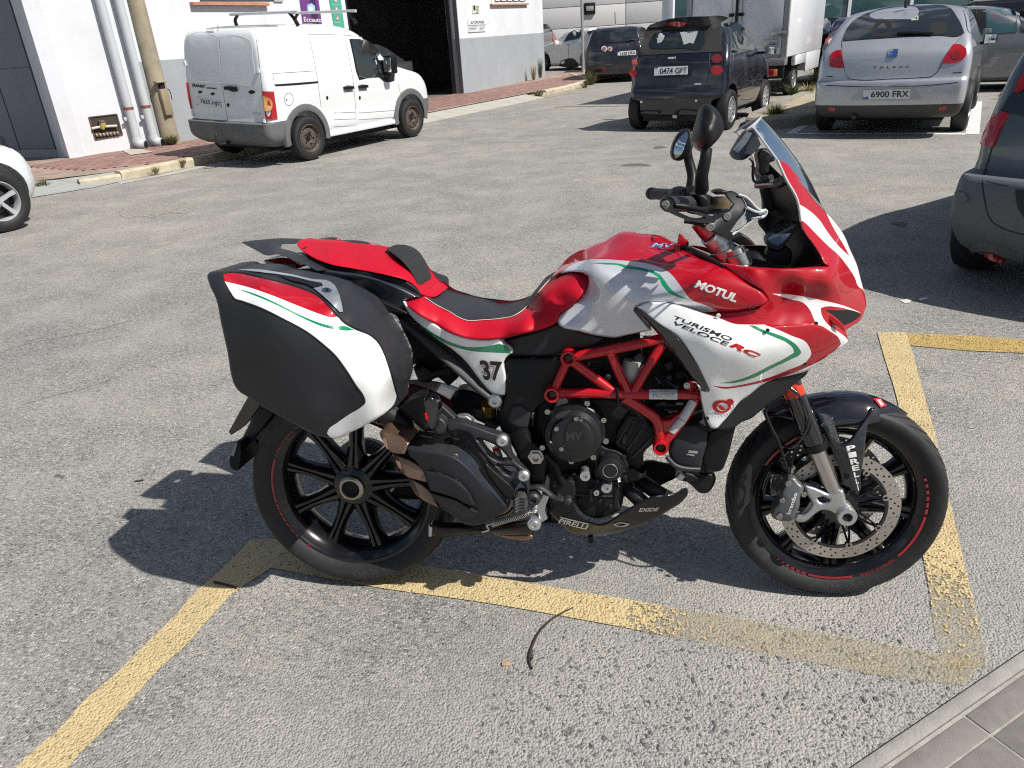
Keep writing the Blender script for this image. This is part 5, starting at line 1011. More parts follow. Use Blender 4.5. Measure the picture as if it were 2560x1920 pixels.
# dark green-grey crossover close on the right
eo = SF.wor((-.76, -10.99, 0))[0]
M_EVG = carpaint('green_grey_paint', (.080, .100, .105), .3, .25)
M_EVB = mat('grey_green_bumper', (.105, .122, .130), .5, bump=.2, bs=300)
evg, eb = make_car('green_grey_crossover', 'dark green-grey crossover with plastic bumper at the right edge', 'car', eo, STREET-14, [(.20, -.55, 3.3, .76), (.27, -.66, 3.4, .83), (.38, -.73, 3.45, .868), (.50, -.76, 3.45, .88), (.62, -.75, 3.42, .872), (.675, -.72, 3.4, .862), (.69, -.60, 3.3, .842), (.85, -.57, 3.1, .836), (1.02, -.52, 2.6, .818), (1.20, -.44, 2.1, .785), (1.38, -.34, 1.8, .735), (1.50, -.24, 1.5, .68), (1.55, -.17, 1.3, .63)], M_EVG, 2.55, .32, 1.66, '7', M_WSIL, bow=.16, crown=.06, ra=.37, wd=.22, zones=[(lambda x, y, z: z < .688 and x < -.15, M_EVB)])
do_cuts(); E_ = [eb]
EB = E_
slabpx(evg, 'bumper_strip', 'f 438,650 455,640 500,660 512,690 500,706 450,692', EB, M_CLAD, .012, 8, 16); slabpx(evg, 'skid_trim', 'f 520,965 540,935 590,930 830,1005 830,1045 720,1010 600,975 540,985', EB, M_CLAD, .012, 8, 20); slabpx(evg, 'rear_reflector', 'f 604,995 650,1002 720,1035 718,1060 640,1040 606,1020', EB, M_TAIL, .008, 8, 16)
slabpx(evg, 'tail_lamp', 'f 588,372 610,300 660,215 710,182 745,190 720,240 690,310 660,385 620,385', E_, M_TAIL, .014, 8, 16); slabpx(evg, 'tail_lamp', 'f 780,70 830,-30 900,-80 900,10 830,60 800,80', E_, M_TAIL, .014, 8, 16); decal('lamp_clear', evg, 'f 700,180 780,72 830,70 760,190', E_, M_CARG, .008, 8, 20)
decal('rear_glass', evg, 'f 760,192 800,110 860,40 900,40 900,215 830,205', E_, M_CARG, .010, 8, 20); seam(evg, 'f 648,385 620,480 592,580 605,700 640,810 720,860 830,892', E_, .005); decal('plate_recess', evg, 'f 780,632 880,640 880,760 830,790 800,740', E_, M_GASK, .006, 8, 16); seam(evg, 'f 610,582 700,605 740,612', E_, .003)
# white car cropped by the left edge
lo_ = SF.wor((-4.65, -.62, 0))[0]
lft, lb_ = make_car('white_small_car', 'front corner of a small white car cropped by the left edge', 'car', lo_, STREET+1, [(.20, -.6, 2.95, .74), (.28, -.68, 3.05, .82), (.45, -.7, 3.10, .86), (.62, -.7, 3.08, .87), (.78, -.68, 2.98, .865), (.9, -.66, 2.7, .855), (1.0, -.63, 2.25, .84), (1.12, -.56, 1.85, .81), (1.28, -.42, 1.5, .75), (1.4, -.25, 1.2, .68), (1.45, -.15, 1.0, .62)], carpaint('small_car_white', (.66, .70, .72)), 2.42, .315, 1.66, '5', mat('white_wheel_cover', (.36, .37, .40), .4, coat=.3), bow=.1, bowf=.30, ra=.37, wd=.2)
do_cuts(); decal('headlamp', lft, 'a -60,1150 20,1180 60,1230 90,1290 30,1260 -40,1230', [lb_], M_GASK, .006, 8, 16)

# dark car on the workshop floor
gcar, gcb = make_car('workshop_car', 'dark car standing in the dim workshop beyond the garage door', 'car', SF.wor((10.2, WY+2.6, .105))[0], STREET+4, hatch(4.2, 1.74, 1.5, 2.55, .8), carpaint('dim_blue_paint', (.03, .032, .04), .25), 2.55, .31, 1.68, '7', M_WSIL, bow=.1); do_cuts()
# ================================================================== the motorcycle
_a = ground((912, 1428))[0]; _b = ground((2085, 1468))[0]; _fw = (_b-_a)/np.linalg.norm(_b-_a); _rt = np.cross(_fw, [0, 0, 1.])
LEAN = R(8)
BF = Frame(_a, _fw, math.cos(LEAN)*np.array([0, 0, 1.])-math.sin(LEAN)*_rt)
bike = root('motorcycle', BF, 'red, white and green touring motorcycle with hard side case, leaning on its stand', 'motorcycle')
def bp(s):
    """'zone x,y,v' -> local points"""
    q = np.array(T(s)); return BF.on(q[:, :2], -q[:, 2], 1)
RT = np.array([0, -1., 0])
RHUB, FHUB = np.array([.013, 0, .325]), np.array([1.428, 0, .297])

# ---- wheels
def moto_wheel(c, Rr, hw, nspoke, phase, name, rb):
    wh = bpy.data.objects.new(name, None); COL.objects.link(wh); wh.parent = bike
    prof = [(rb-.006, -hw*.66), (rb+.008, -hw*.76), (rb+.013, -hw*.84), (rb+(Rr-rb)*.45, -hw*.985), (rb+(Rr-rb)*.62, -hw), (rb+(Rr-rb)*.74, -hw*.93)]
    for k in range(1, 12):
        y = -.93+1.86*k/12; prof.append((Rr-(Rr-rb)*.26*abs(y/.93)**2.1, hw*y))
    prof += [(rb+(Rr-rb)*.74, hw*.93), (rb+(Rr-rb)*.62, hw), (rb+(Rr-rb)*.45, hw*.985), (rb+.013, hw*.84), (rb+.008, hw*.76), (rb-.006, hw*.66)]
    ty = lathe('tyre', wh, prof, c, RT, M_TYRE, 96, smooth=60)
    ty.data.materials.append(M_TREAD)
    for pl_ in ty.data.polygons:
        cc_ = np.array(pl_.center)-c
        if math.hypot(cc_[0], cc_[2]) > rb+(Rr-rb)*.80: pl_.material_index = 1
    for s_, am in (('PIRELLI', 205), ('190/55 ZR 17' if hw > .08 else '120/70 ZR 17', 285), ('RADIAL', 345)):
        a_, f_ = text2d(s_, .0, .1, 1.1); r_ = rb+(Rr-rb)*(.34+.26*a_[:, 1]); g_ = R(am)+(a_[:, 0]-.5)*len(s_)*.052
        yy = np.interp(r_, [rb+.013, rb+(Rr-rb)*.45, rb+(Rr-rb)*.62], [hw*.84, hw*.985, hw])+.0008
        mk('sidewall_lettering', c+np.stack([np.cos(g_)*r_, -yy, np.sin(g_)*r_], 1), f_, M_MOULD, ty, flat=True)
    # tread grooves cut across the shoulders, thin dark inlays
    G = []
    for k in range(int(30)):
        for sd in (-1, 1):
            a0 = 2*math.pi*k/30+(.1 if sd > 0 else 0); V = []
            for i in range(9):
                t = i/8; y = sd*(.12+.72*t); rr = Rr-(Rr-rb)*.26*abs(y/.93)**2.1+.0012; an = a0+.26*t*t*(1 if hw < .08 else 1.2)
                wv = .0085*(1-abs(2*t-1)**3)*.5+.001
                for s in (-1, 1):
                    g = an+s*wv/rr; V.append(c+np.array([math.cos(g)*rr, -y*hw, math.sin(g)*rr]))
            G.append((V, [(2*i, 2*i+1, 2*i+3, 2*i+2) for i in range(8)]))
    gv, gf = cat(*G); o = mk('tread_groove', gv, gf, M_DARK, ty, flat=True); o['kind'] = 'stuff'
    ri = lathe('rim', wh, [(rb-.002, -hw*.70), (rb+.011, -hw*.80), (rb+.002, -hw*.79), (rb-.004, -hw*.72), (rb-.012, -hw*.66), (rb-.022, -hw*.5), (rb-.034, -hw*.2), (rb-.034, hw*.2), (rb-.022, hw*.5), (rb-.012, hw*.66), (rb-.004, hw*.72), (rb+.002, hw*.79), (rb+.011, hw*.80), (rb-.002, hw*.70)], c, RT, M_RIM, 96)
    for k in range(nspoke):
        g = phase+2*math.pi*k/nspoke; d = np.array([math.cos(g), 0, math.sin(g)]); e = np.array([-math.sin(g), 0, math.cos(g)]); V = []
        st = [(.052, .034, .036), (.085, .027, .032), (.13, .0190, .026), (.17, .0185, .024), (rb-.026, .026, .028)]
        for r, wd, dp in st:
            for (s, y) in ((-1, -.6), (-.55, -1), (-.16, -.98), (0, -.62), (.16, -.98), (.55, -1), (1, -.6), (1, .7), (-1, .7)): V.append(c+d*r+e*wd*s+np.array([0, y*dp-.012 if hw > .08 else y*dp, 0]))
        Fs = [(i*9+j, i*9+(j+1) % 9, (i+1)*9+(j+1) % 9, (i+1)*9+j) for i in range(4) for j in range(9)]
        fixn(mk('spoke', V, Fs, M_RIM, wh, 45))
    return wh, ty, ri
rw, rty, rrim = moto_wheel(RHUB, .325, .094, 9, R(84), 'rear_wheel', .240)
fw_, fty, frim = moto_wheel(FHUB, .300, .060, 9, R(70), 'front_wheel', .229)
lathe('hub', rw, [(.0, .050), (.034, .050), (.040, .054), (.056, .052), (.066, .044), (.072, .028), (.076, -.03), (.06, -.06), (0, -.06)], RHUB, RT, M_RIM, 40)
lathe('axle_nut', rw, [(.026, .04), (.026, .066), (.029, .071), (.034, .071), (.040, .066), (.041, .05)], RHUB, RT, mat('titanium_nut', (.40, .37, .31), .35, metal=1), 20)
lathe('axle_bore', rw, [(0, .056), (.0262, .056)], RHUB, RT, M_DARK, 20)
lathe('sprocket_carrier', rw, [(.05, -.10), (.105, -.10), (.105, -.092), (.05, -.092)], RHUB, RT, M_STEEL, 40, close=True)
lathe('hub', fw_, [(.0, .062), (.035, .06), (.05, .05), (.055, 0), (.05, -.05), (0, -.06)], FHUB, RT, M_RIM, 32)
# rim tape and lettering: red arcs near the rim edge
def rim_arc(wh, c, r0, r1, y, a0, a1, m, name='rim_stripe'):
    n = max(2, int(abs(a1-a0)/.05)); V, F = [], []
    for i in range(n+1):
        g = a0+(a1-a0)*i/n
        for r in (r0, r1): V.append(c+np.array([math.cos(g)*r, -y, math.sin(g)*r]))
    F = [(2*i, 2*i+1, 2*i+3, 2*i+2) for i in range(n)]
    return mk(name, V, F, m, wh, flat=True)
def rim_text(wh, c, s, r, h, y, a_mid, span, m, flip=False):
    a, f = text2d(s, .01, 0, 1.15); ang = a_mid+(.5-a[:, 0])*span*(-1 if flip else 1); rr = r+(a[:, 1]*h if not flip else (1-a[:, 1])*h)
    V = c+np.stack([np.cos(ang)*rr, np.full(len(a), -y), np.sin(ang)*rr], 1); return mk('rim_lettering', V, f, m, wh, flat=True)
M_RTAPE = mat('red_rim_tape', (.30, .012, .022), .35, coat=.5)
def tapes(wh, c, hw, groups, rb):
    y = hw*.80+.0035
    for kind, a0, a1 in groups:
        if kind == 'bar': rim_arc(wh, c, rb+.0015, rb+.0085, y, R(a0), R(a1), M_RTAPE)
        elif kind == 'dash':
            k = 6
            for i in range(k):
                s = a0+(a1-a0)*i/k; rim_arc(wh, c, rb+.0015, rb+.0082, y, R(s), R(s+(a1-a0)/k*(.75-.07*i)), M_RTAPE)
        else: rim_text(wh, c, 'REPARTO CORSE', rb+.0015, .0085, y, R((a0+a1)/2), R(abs(a1-a0)), M_RTAPE)
tapes(rw, RHUB, .094, [('text', 128, 153), ('bar', 156, 190), ('dash', 192, 224), ('bar', 84, 104), ('dash', 62, 82), ('bar', 230, 232)], .240)
tapes(fw_, FHUB, .060, [('bar', 318, 352), ('dash', 354, 384), ('bar', 254, 284), ('dash', 252, 226), ('text', 289, 314), ('bar', 120, 150)], .229)

# ---- front brake discs with drilled holes, carriers, calipers
def brake_disc(parent, c, y, ro, ri, nh, rows, th=.0025):
    n = 72; ring = lambda r: np.array([(math.cos(2*math.pi*i/n)*r, math.sin(2*math.pi*i/n)*r) for i in range(n)])
    holes = [ring(ri)[::-1]]
    for k, (rf, off) in enumerate(rows):
        rm = ri+(ro-ri)*rf
        for j in range(nh):
            g = 2*math.pi*(j+off)/nh; holes.append(np.array([(rm*math.cos(g)+.0034*math.cos(q*math.pi/4), rm*math.sin(g)+.0034*math.sin(q*math.pi/4)) for q in range(8)]))
    V, Fc, idx, _ = fill2d(ring(ro), 0, holes); nv = len(V)
    P = np.stack([V[:, 0], np.full(nv, -(y+th)), V[:, 1]], 1)+c; Q = P.copy(); Q[:, 1] += 2*th
    F = [tuple(f) for f in Fc]+[tuple(i+nv for i in f[::-1]) for f in Fc]
    for lp in idx: F += [(lp[i], lp[(i+1) % len(lp)], lp[(i+1) % len(lp)]+nv, lp[i]+nv) for i in range(len(lp))]
    return fixn(mk('brake_disc', np.concatenate([P, Q]), F, M_DISC, parent, 30))
for y in (.066, -.066):
    d = brake_disc(fw_, FHUB, y, .160, .125, 30, ((.24, 0), (.5, .5), (.78, .2)))
    for k in range(8):
        g = 2*math.pi*(k+.35)/8; p = FHUB+np.array([math.cos(g)*.121, -y, math.sin(g)*.121])
        lathe('rotor_button', d, [(.004, .006), (.0095, .006), (.0095, -.006)], p, RT, M_STEEL, 12)
        g2 = g+.30; q = FHUB+np.array([math.cos(g2)*.045, -y, math.sin(g2)*.045])
        tube('carrier_arm', d, [q, (p+q)/2+np.array([.003, 0, 0]), p], [.010, .006, .009], M_GLOSSB, 6, 3, .4)
        q = FHUB+np.array([math.cos(g-.12)*.045, -y, math.sin(g-.12)*.045]); tube('carrier_arm', d, [q, p], [.010, .007], M_GLOSSB, 6, 0, .4)
    lathe('carrier', d, [(.02, .004), (.05, .004), (.052, -.004), (.02, -.004)], FHUB+np.array([0, -y, 0]), RT, M_GLOSSB, 32, close=True)
    lathe('carrier_ring', d, [(.119, .003), (.127, .003), (.127, -.003), (.119, -.003)], FHUB+np.array([0, -y, 0]), RT, M_GLOSSB, 64, close=True)
rd = brake_disc(rw, RHUB, -.075, .110, .075, 22, ((.3, 0), (.7, .5)))
panel('rear_caliper', bike, 'E 1290,640 1340,630 1360,690 1330,730 1260,690', -.06, M_CASTG, .03, edge=(8, .006))

# ---- fork: black sliders, bare steel legs, cast feet
forks = bpy.data.objects.new('front_fork', None); COL.objects.link(forks); forks.parent = bike
s0, s1, s2, s3 = bp('H 540,-40,.103 H 575,90,.103 H 745,515,.103 H 872,825,.103')
for sd in (1, -1):
    f = np.array([1, sd, 1])
    tube('fork_slider', forks, [s0*f, s1*f, s2*f], [.0265, .0262, .0275], M_GLOSSB, 24, 0)
    tube('fork_seal', forks, [(s2+(s1-s2)*.10)*f, (s2+(s1-s2)*-.012)*f], .0305, M_BLK, 24, 0)
    tube('fork_leg', forks, [s2*f, s3*f], .0215, M_STEEL, 24, 0)
    b0, b1 = s1+(s2-s1)*-.10, s1+(s2-s1)*.10
    tube('fork_band', forks, [b0*f, b1*f], .0269, mat('orange_red_sleeve', (.60, .035, .010), .3, coat=.6), 24, 0)
foot = panel('fork_foot', forks, 'H 655,775 720,790 800,822 840,835 900,815 935,808 950,850 965,900 1000,935 1022,965 1015,1010 985,1040 950,1052 915,1040 890,1000 860,975 790,960 740,985 700,1020 660,1045 610,1042 585,1020 600,995 650,985 690,950 715,915 700,880 670,840', 'H 650,780,.112 600,1020,.108 940,830,.128 960,1000,.128 800,900,.122 720,960,.116', M_ALU, back=.088, edge=(9, .012), holes=['H 755,870 800,865 840,890 800,905 770,895'], mirror=True)
axc = bp('H 960,1000,.128')[0]
lathe('axle_ring', forks, [(.0, .004), (.013, .004), (.0135, .012), (.024, .012), (.027, .006), (.027, -.02)], axc, RT, M_ALU, 24)
lathe('axle_bore', forks, [(0, .006), (.0132, .006)], axc, RT, M_DARK, 6)
cal = panel('front_caliper', forks, 'H 525,745 545,715 590,720 625,760 655,790 650,830 630,880 625,930 600,985 575,1030 520,1036 465,1030 432,1010 428,965 455,920 480,890 490,830 510,790', 'H 560,880,.135 620,800,.128 450,1000,.125 540,740,.118', M_CALIP, back=.085, edge=(10, .014))
for p, r in (('H 545,765,.132', .0085), ('H 500,885,.137', .0075), ('H 480,1000,.133', .009), ('H 655,845,.126', .007)): bolt(cal, bp(p)[0], r, RT, M_STEEL, .006)
text('caliper_lettering', cal, 'brembo', 'H 528,985 585,835 612,838 560,990', [cal], M_LETW, .02)
for sx in (1, -1):
    pass
lc = panel('front_caliper', forks, 'H 400,720 450,705 500,710 505,760 480,830 440,880 400,905 372,880 375,810', -.085, M_CASTG, .05, edge=(10, .014))
for p in ('H 435,750,-.084', 'H 400,860,-.084'): bolt(lc, bp(p)[0], .008, RT, M_STEEL, .006)
# ---- hoses and cables at the fork
tube('brake_hose', forks, bp('H 500,150,.13 385,240,.13 420,360,.14 480,480,.15 520,620,.15 555,690,.13'), .0045, M_BLK, 8)
tube('brake_hose', forks, bp('H 560,80,.13 630,150,.14 690,270,.15 690,350,.15 640,450,.15 575,510,.14 520,500,.12 490,450,.1'), .0035, M_GLOSSB, 8)
tube('sensor_cable', forks, bp('H 590,90,.13 650,190,.14 700,300,.15 690,400,.14 600,500,.13 575,600,.12 565,680,.125'), .0025, M_BLK, 6)
tube('hose_fitting', forks, bp('H 565,690,.125 575,660,.126 590,650,.128'), .006, M_STEEL, 8)

# ---- front mudguard: swept shell over the tyre with a beak and a stay
def mudguard():
    V, F = [], []; na, ns = 44, 15
    for i in range(na):
        t = i/(na-1); g = R(116)+(R(55.5)-R(116))*t
        wd = .080*min(1, .6+2.5*t)*(1 if t < .55 else 1-.93*((t-.55)/.45)**1.6); rr = .3155-.008*max(0, t-.6)/.4
        for j in range(ns):
            s = -1+2*j/(ns-1); dp = (.070 if t > .2 else .03+.2*t)*(1 if t < .55 else 1-.85*(t-.55)/.45); drop = dp*abs(s)**2.6; V.append(FHUB+np.array([math.cos(g)*(rr-drop), -s*wd, math.sin(g)*(rr-drop)]))
    F = [(i*ns+j, i*ns+j+1, (i+1)*ns+j+1, (i+1)*ns+j) for i in range(na-1) for j in range(ns-1)]
    o = mk('front_mudguard', V, F, M_GLOSSB, bike, 60); md = o.modifiers.new('thick', 'SOLIDIFY'); md.thickness = .004; md.offset = -1; return o
mg = mudguard()
rg = panel('mudguard_rear', mg, 'H 358,250 400,215 470,170 540,150 600,150 640,200 660,270 700,330 690,420 600,330 520,300 440,290 380,300', 'H 360,250,.03 470,170,.0 640,200,.07 690,400,.085 440,290,.07', M_GLOSSB, back=-.07, edge=(6, .006))
stay = panel('mudguard_stay', mg, 'H 735,262 790,262 835,278 862,300 885,370 925,480 958,482 990,455 1040,385 1100,300 1135,232 1165,232 1150,280 1120,330 1105,420 1088,560 1065,700 1048,845 1030,872 1005,865 985,800 945,780 925,700 880,570 820,440 770,330', 'H 780,290,.085 960,500,.118 1020,860,.122 1120,300,.075 880,560,.11', M_GLOSSB, .006, edge=(6, .004), mirror=True)
carb = mat('carbon_weave', (.018, .019, .022), .3, coat=.7, bump=.5, bs=1400)
decal('carbon_insert', stay, 'H 742,272 790,270 832,284 855,305 880,375 920,490 955,640 985,790 950,775 925,700 880,570 820,440 770,335', [stay], carb)
text('stay_lettering', stay, 'PIRELLI', 'H 1015,490 1060,835 1035,850 955,505', [stay], M_LETW, .035) if False else None
for i, ch in enumerate('PIRELLI'):
    y0 = 495+i*47; x0 = 955+i*13; x1 = 1022+i*6 if i < 2 else 1050-(i-2)*2
    text('stay_letter', stay, ch, 'H %f,%f %f,%f %f,%f %f,%f' % (x0+3, y0+6, x1, y0-4, x1+6, y0+34, x0+12, y0+44), [stay], M_LETW, .03)
decal('red_patch', mg, 'H 1150,168 1190,165 1245,215 1200,228', [mg], M_LETR, .003)
text('patch_lettering', mg, 'MV', 'H 1170,175 1195,172 1228,212 1205,222', [mg], M_LETW, .02, off=.0045)
for p in ('H 960,712,.116', 'H 1018,850,.124'): bolt(stay, bp(p)[0], .0085, RT, M_BLK, .006)
# ---- inner dark mass: engine block, airbox, swingarm (real volumes behind the covers)
panel('engine_block', bike, 'G 130,420 400,430 820,440 1000,560 1080,650 1085,760 990,870 985,1000 860,1110 790,1330 640,1400 500,1345 420,1250 240,1080 150,900 100,650', .10, M_ENG, back=-.10, edge=(14, .02))
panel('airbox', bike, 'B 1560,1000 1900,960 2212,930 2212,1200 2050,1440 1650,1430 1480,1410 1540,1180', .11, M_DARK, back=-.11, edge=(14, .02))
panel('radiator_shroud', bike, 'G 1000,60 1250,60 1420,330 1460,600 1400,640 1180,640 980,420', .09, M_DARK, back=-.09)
panel('swingarm', bike, 'E 1240,700 1500,640 1760,600 2020,420 2042,560 1980,800 1760,900 1500,920 1240,910 1000,930 900,850 1000,760', -.085, M_ENG, back=-.15, edge=(16, .015))
panel('swingarm_cover', bike, 'F 440,420 480,380 530,375 700,440 760,490 830,560 830,680 800,700 620,600 470,600 430,560', 'F 480,400,.03 800,650,.09 500,590,.05', M_COVER, .05, edge=(12, .012))
# ---- red trellis frame
fr_ = bpy.data.objects.new('trellis_frame', None); COL.objects.link(fr_); fr_.parent = bike
def ftube(s, r=.0135, nm='frame_tube'):
    p = bp(s); return tube(nm, fr_, p, r, M_RED2, 16, 5 if len(p) > 2 else 0)
for s, r in (('G 390,110,.165 700,50,.165 1010,-15,.16 1220,-60,.15', .0135), ('G 255,395,.165 600,392,.17 900,402,.172 1180,400,.17 1430,402,.16', .0135), ('G 385,110,.165 330,240,.165 262,390,.165', .012),
             ('G 430,150,.165 600,275,.168 745,380,.17', .0125), ('G 720,70,.165 790,230,.168 862,385,.17', .0125), ('G 1135,0,.155 1010,200,.163 905,385,.17', .0125),
             ('G 830,430,.172 980,520,.17 1095,620,.165 1120,800,.16', .0135), ('G 1410,430,.16 1300,600,.16 1150,780,.16', .0135), ('G 1380,300,.155 1345,390,.16', .012)): ftube(s, r)
panel('gusset', fr_, 'G 1085,600 1200,600 1260,560 1310,545 1210,720 1170,790 1080,790 1105,690', .163, M_RED2, .02, edge=(7, .006))
for s, r in (('G 388,105,.17', .021), ('G 258,395,.17', .021), ('G 1120,815,.165', .0205)):
    c = bp(s)[0]; lathe('frame_lug', fr_, [(r*.62, -.02), (r*.62, .016), (r*.68, .020), (r*.92, .020), (r, .015), (r, -.02)], c, RT, M_RED2, 28); lathe('lug_bore', fr_, [(0, .004), (r*.63, .004)], c, RT, M_DARK, 16)
    bolt(fr_, c+np.array([0, -.004, 0]), r*.42, RT, M_CASTG, .006)
tube('strap', fr_, bp('G 775,350,.185 778,400,.188 780,462,.182'), .012, M_BLK, 10, 3, .35)
def on_tube(nm, quad, lines):
    q = T(quad); fl = [o for o in fr_.children if o.name.startswith(('frame_tube', 'gusset'))]
    d = decal(nm, fr_, [(x, y) for x, y in q], fl, M_STICK, .002, 6, 6, 20)
    for i, (s, a, b) in enumerate(lines):
        st = np.array([[0, 1-a], [1, 1-a], [1, 1-b], [0, 1-b]], float); st[:, 0] = st[:, 0]*.76+.12; text('sticker_print', d, s, quad_map(q, st), fl, M_LETG, 0, off=.0034)
on_tube('sticker', 'G 1030,368 1255,368 1255,438 1030,436', [('MV AGUSTA MOTOR S.p.A.', .18, .32), ('ZCGT TURISMO 800', .40, .54), ('89 dB(A) - 5150 min', .62, .76)])
on_tube('sticker', 'G 1360,440 1412,470 1320,620 1268,585', []); on_tube('sticker', 'G 1262,588 1318,625 1228,718 1176,690', [])
# ---- engine covers
cc = bp('G 430,690,.15')[0]
lathe('clutch_cover', bike, [(0, .075), (.035, .075), (.050, .072), (.058, .066), (.062, .052), (.068, .048), (.074, .044), (.0775, .034), (.080, .016), (.084, .012), (.084, -.05)], cc, RT, M_COVER, 64)
panel('clutch_cover_boss', bike, 'G 345,740 360,660 430,590 480,600 545,700 545,760 500,830 420,870 360,835', .228, M_COVER, .03, edge=(8, .006))
text('boss_emblem', bike, 'MV', 'G 365,705 500,695 490,765 375,775', [bpy.data.objects['clutch_cover_boss']], mat('embossed_grey', (.05, .052, .057), .4, metal=.4), .02)
panel('cover_recess', bike, 'G 280,570 330,530 390,520 400,545 370,575 310,598 280,600', .226, M_GLOSSB, .004, edge=(4, .003))
panel('cover_recess', bike, 'G 222,700 240,700 245,780 275,800 270,812 235,800', .222, M_GLOSSB, .004, edge=(3, .002))
for s in ('G 360,448', 'G 537,468', 'G 668,602', 'G 686,770', 'G 586,898', 'G 410,930', 'G 220,535', 'G 180,820'): bolt(bike, bp(s+',.162')[0], .008, RT, M_STEEL, .008)
for s in ('G 447,592', 'G 292,672', 'G 332,832'): bolt(bike, bp(s+',.222')[0], .0062, RT, M_STEEL, .008)
ac = bp('G 720,955,.13')[0]
lathe('pickup_cover', bike, [(0, .048), (.020, .048), (.0215, .046), (.026, .046), (.033, .042), (.036, .03), (.037, -.04)], ac, RT, M_COVER, 40)
lathe('pickup_ring', bike, [(.0185, .0488), (.0195, .0494), (.0205, .0488)], ac, RT, M_STEEL, 40)
panel('cylinder_block', bike, 'G 760,780 860,560 1010,600 1075,660 1070,760 900,905 820,850 770,830', .13, M_ENG, .1, edge=(5, .005))
panel('cylinder_rib', bike, 'G 800,800 835,690 850,740 840,810', .137, M_CASTG, .03, edge=(5, .004)); panel('head_cover', bike, 'G 860,560 930,480 1080,600 1075,655 1010,640', .125, M_ENG, .08, edge=(5, .005))
panel('side_casing', bike, 'G 560,860 640,800 690,830 740,840 820,880 850,930 870,1000 840,1060 760,1090 690,1080 620,1090 590,1040 600,960', .14, M_ENG, .06, edge=(5, .005))
panel('sump', bike, 'G 330,1030 560,1030 600,1090 760,1100 790,1140 780,1250 800,1330 600,1390 480,1330 430,1200', .125, M_ENG, .2, edge=(6, .007))
panel('water_pump', bike, 'G 820,1010 900,990 960,1040 1010,1000 1000,1060 900,1100 850,1090', .12, M_ENG, .06, edge=(5, .005))
for s, r in (('G 520,1045', .0155), ('G 690,1140', .0155), ('G 610,1180', .008), ('G 398,1138', .012)):
    c = bp(s+',.15')[0]; lathe('engine_bolt', bike, [(0, .004), (r*.35, .004), (r*.4, .01), (r*.9, .01), (r, .006), (r, -.04)], c, RT, M_ALU, 20)
tube('drain_stub', bike, bp('G 565,1150,.15 562,1250,.15'), .007, M_BLK, 10, 0); tube('drain_stub', bike, bp('G 765,1170,.15 755,1285,.15'), .007, M_BLK, 10, 0)
tube('coolant_hose', bike, bp('G 820,470,.13 930,530,.14 1010,620,.13 1060,680,.1'), .011, M_BLK, 10); tube('coolant_hose', bike, bp('G 1060,500,.1 1120,480,.12 1300,490,.12'), .008, M_BLK, 10)
tube('clutch_cable', bike, bp('G 200,880,.17 280,960,.175 320,1060,.175 350,1110,.17'), .009, M_BLK, 8)
tube('header_pipe', bike, bp('G 860,1150,.08 930,1220,.1 1000,1290,.09'), .022, M_ENG, 14); tube('header_pipe', bike, bp('G 960,1090,.05 1090,1180,.08 1180,1230,.06'), .022, M_ENG, 14)
panel('gear_bracket', bike, 'G 260,1160 330,1110 400,1085 435,1105 430,1230 400,1250 340,1210', .165, M_ENG, .03, edge=(4, .004))
tube('reservoir', bike, bp('G 905,130,.13 890,220,.13 865,330,.12'), [.026, .029, .025], mat('cloudy_reservoir', (.42, .41, .37), .4), 16, 4); panel('reservoir_bracket', bike, 'G 900,110 950,65 985,95 1000,150 960,165', .145, M_CASTG, .01, edge=(4, .003))
panel('connector_box', bike, 'G 500,130 620,110 645,150 580,190 520,190', .11, mat('grey_connector', (.28, .29, .31), .4), .03, edge=(6, .006))
bolt(bike, bp('G 702,255,.12')[0], .009, RT, M_STEEL, .01)
panel('coil_cover', bike, 'G 1230,230 1300,210 1340,270 1300,330 1240,310', .12, M_BLK, .04, edge=(5, .005)); bolt(bike, bp('G 1330,328,.165')[0], .009, RT, M_STEEL, .006)
# casting seams, ribs, fasteners and leads
for q in ('G 575,1085,.126 620,1100,.127 760,1105,.127 790,1140,.127', 'G 440,1200,.127 560,1210,.127 700,1215,.127 780,1215,.127', 'G 600,1000,.142 680,1030,.142 760,1040,.142 840,1010,.142', 'G 770,790,.133 830,690,.133 880,590,.133', 'G 850,850,.133 950,720,.133 1020,640,.133', 'G 900,900,.133 1000,800,.133 1070,730,.133'): tube('casting_rib', bike, bp(q), .0035, M_CASTG, 6)
for q in ('G 480,1240,.128', 'G 640,1250,.128', 'G 720,1290,.128', 'G 850,1085,.125', 'G 960,1045,.125', 'G 620,1090,.143', 'G 840,1060,.143', 'G 660,870,.143', 'G 830,900,.143', 'G 780,560,.132', 'G 990,640,.134'): bolt(bike, bp(q)[0], .0055, RT, M_CASTG, .005)
for q in ('G 470,160,.135 560,260,.14 640,330,.14 700,370,.13', 'G 1060,240,.12 1110,300,.13 1150,360,.13', 'G 900,470,.13 960,540,.135 1040,590,.13', 'G 1180,300,.12 1240,340,.13 1300,350,.13', 'G 1150,520,.12 1220,540,.125 1290,530,.12', 'G 640,200,.12 700,250,.12 720,330,.12'): tube('wiring_lead', bike, bp(q), .0045, M_GLOSSB, 6)
panel('relay_box', bike, 'G 1140,160 1200,130 1230,190 1180,230', .115, M_BLK, .03, edge=(4, .004)); panel('hose_junction', bike, 'G 1160,250 1210,240 1220,300 1170,310', .12, M_CASTG, .03, edge=(4, .004))
for k in range(5): tube('block_fin', bike, bp('G %d,%d,.132 %d,%d,.132' % (880+k*34, 590+k*16, 800+k*34, 760+k*22)), .003, M_CASTG, 5, 0)
decal('cover_plug', bike, 'G 776,1062 798,1056 806,1098 784,1104', [bpy.data.objects['side_casing']], M_LETW, .004, 6, 0, 20)
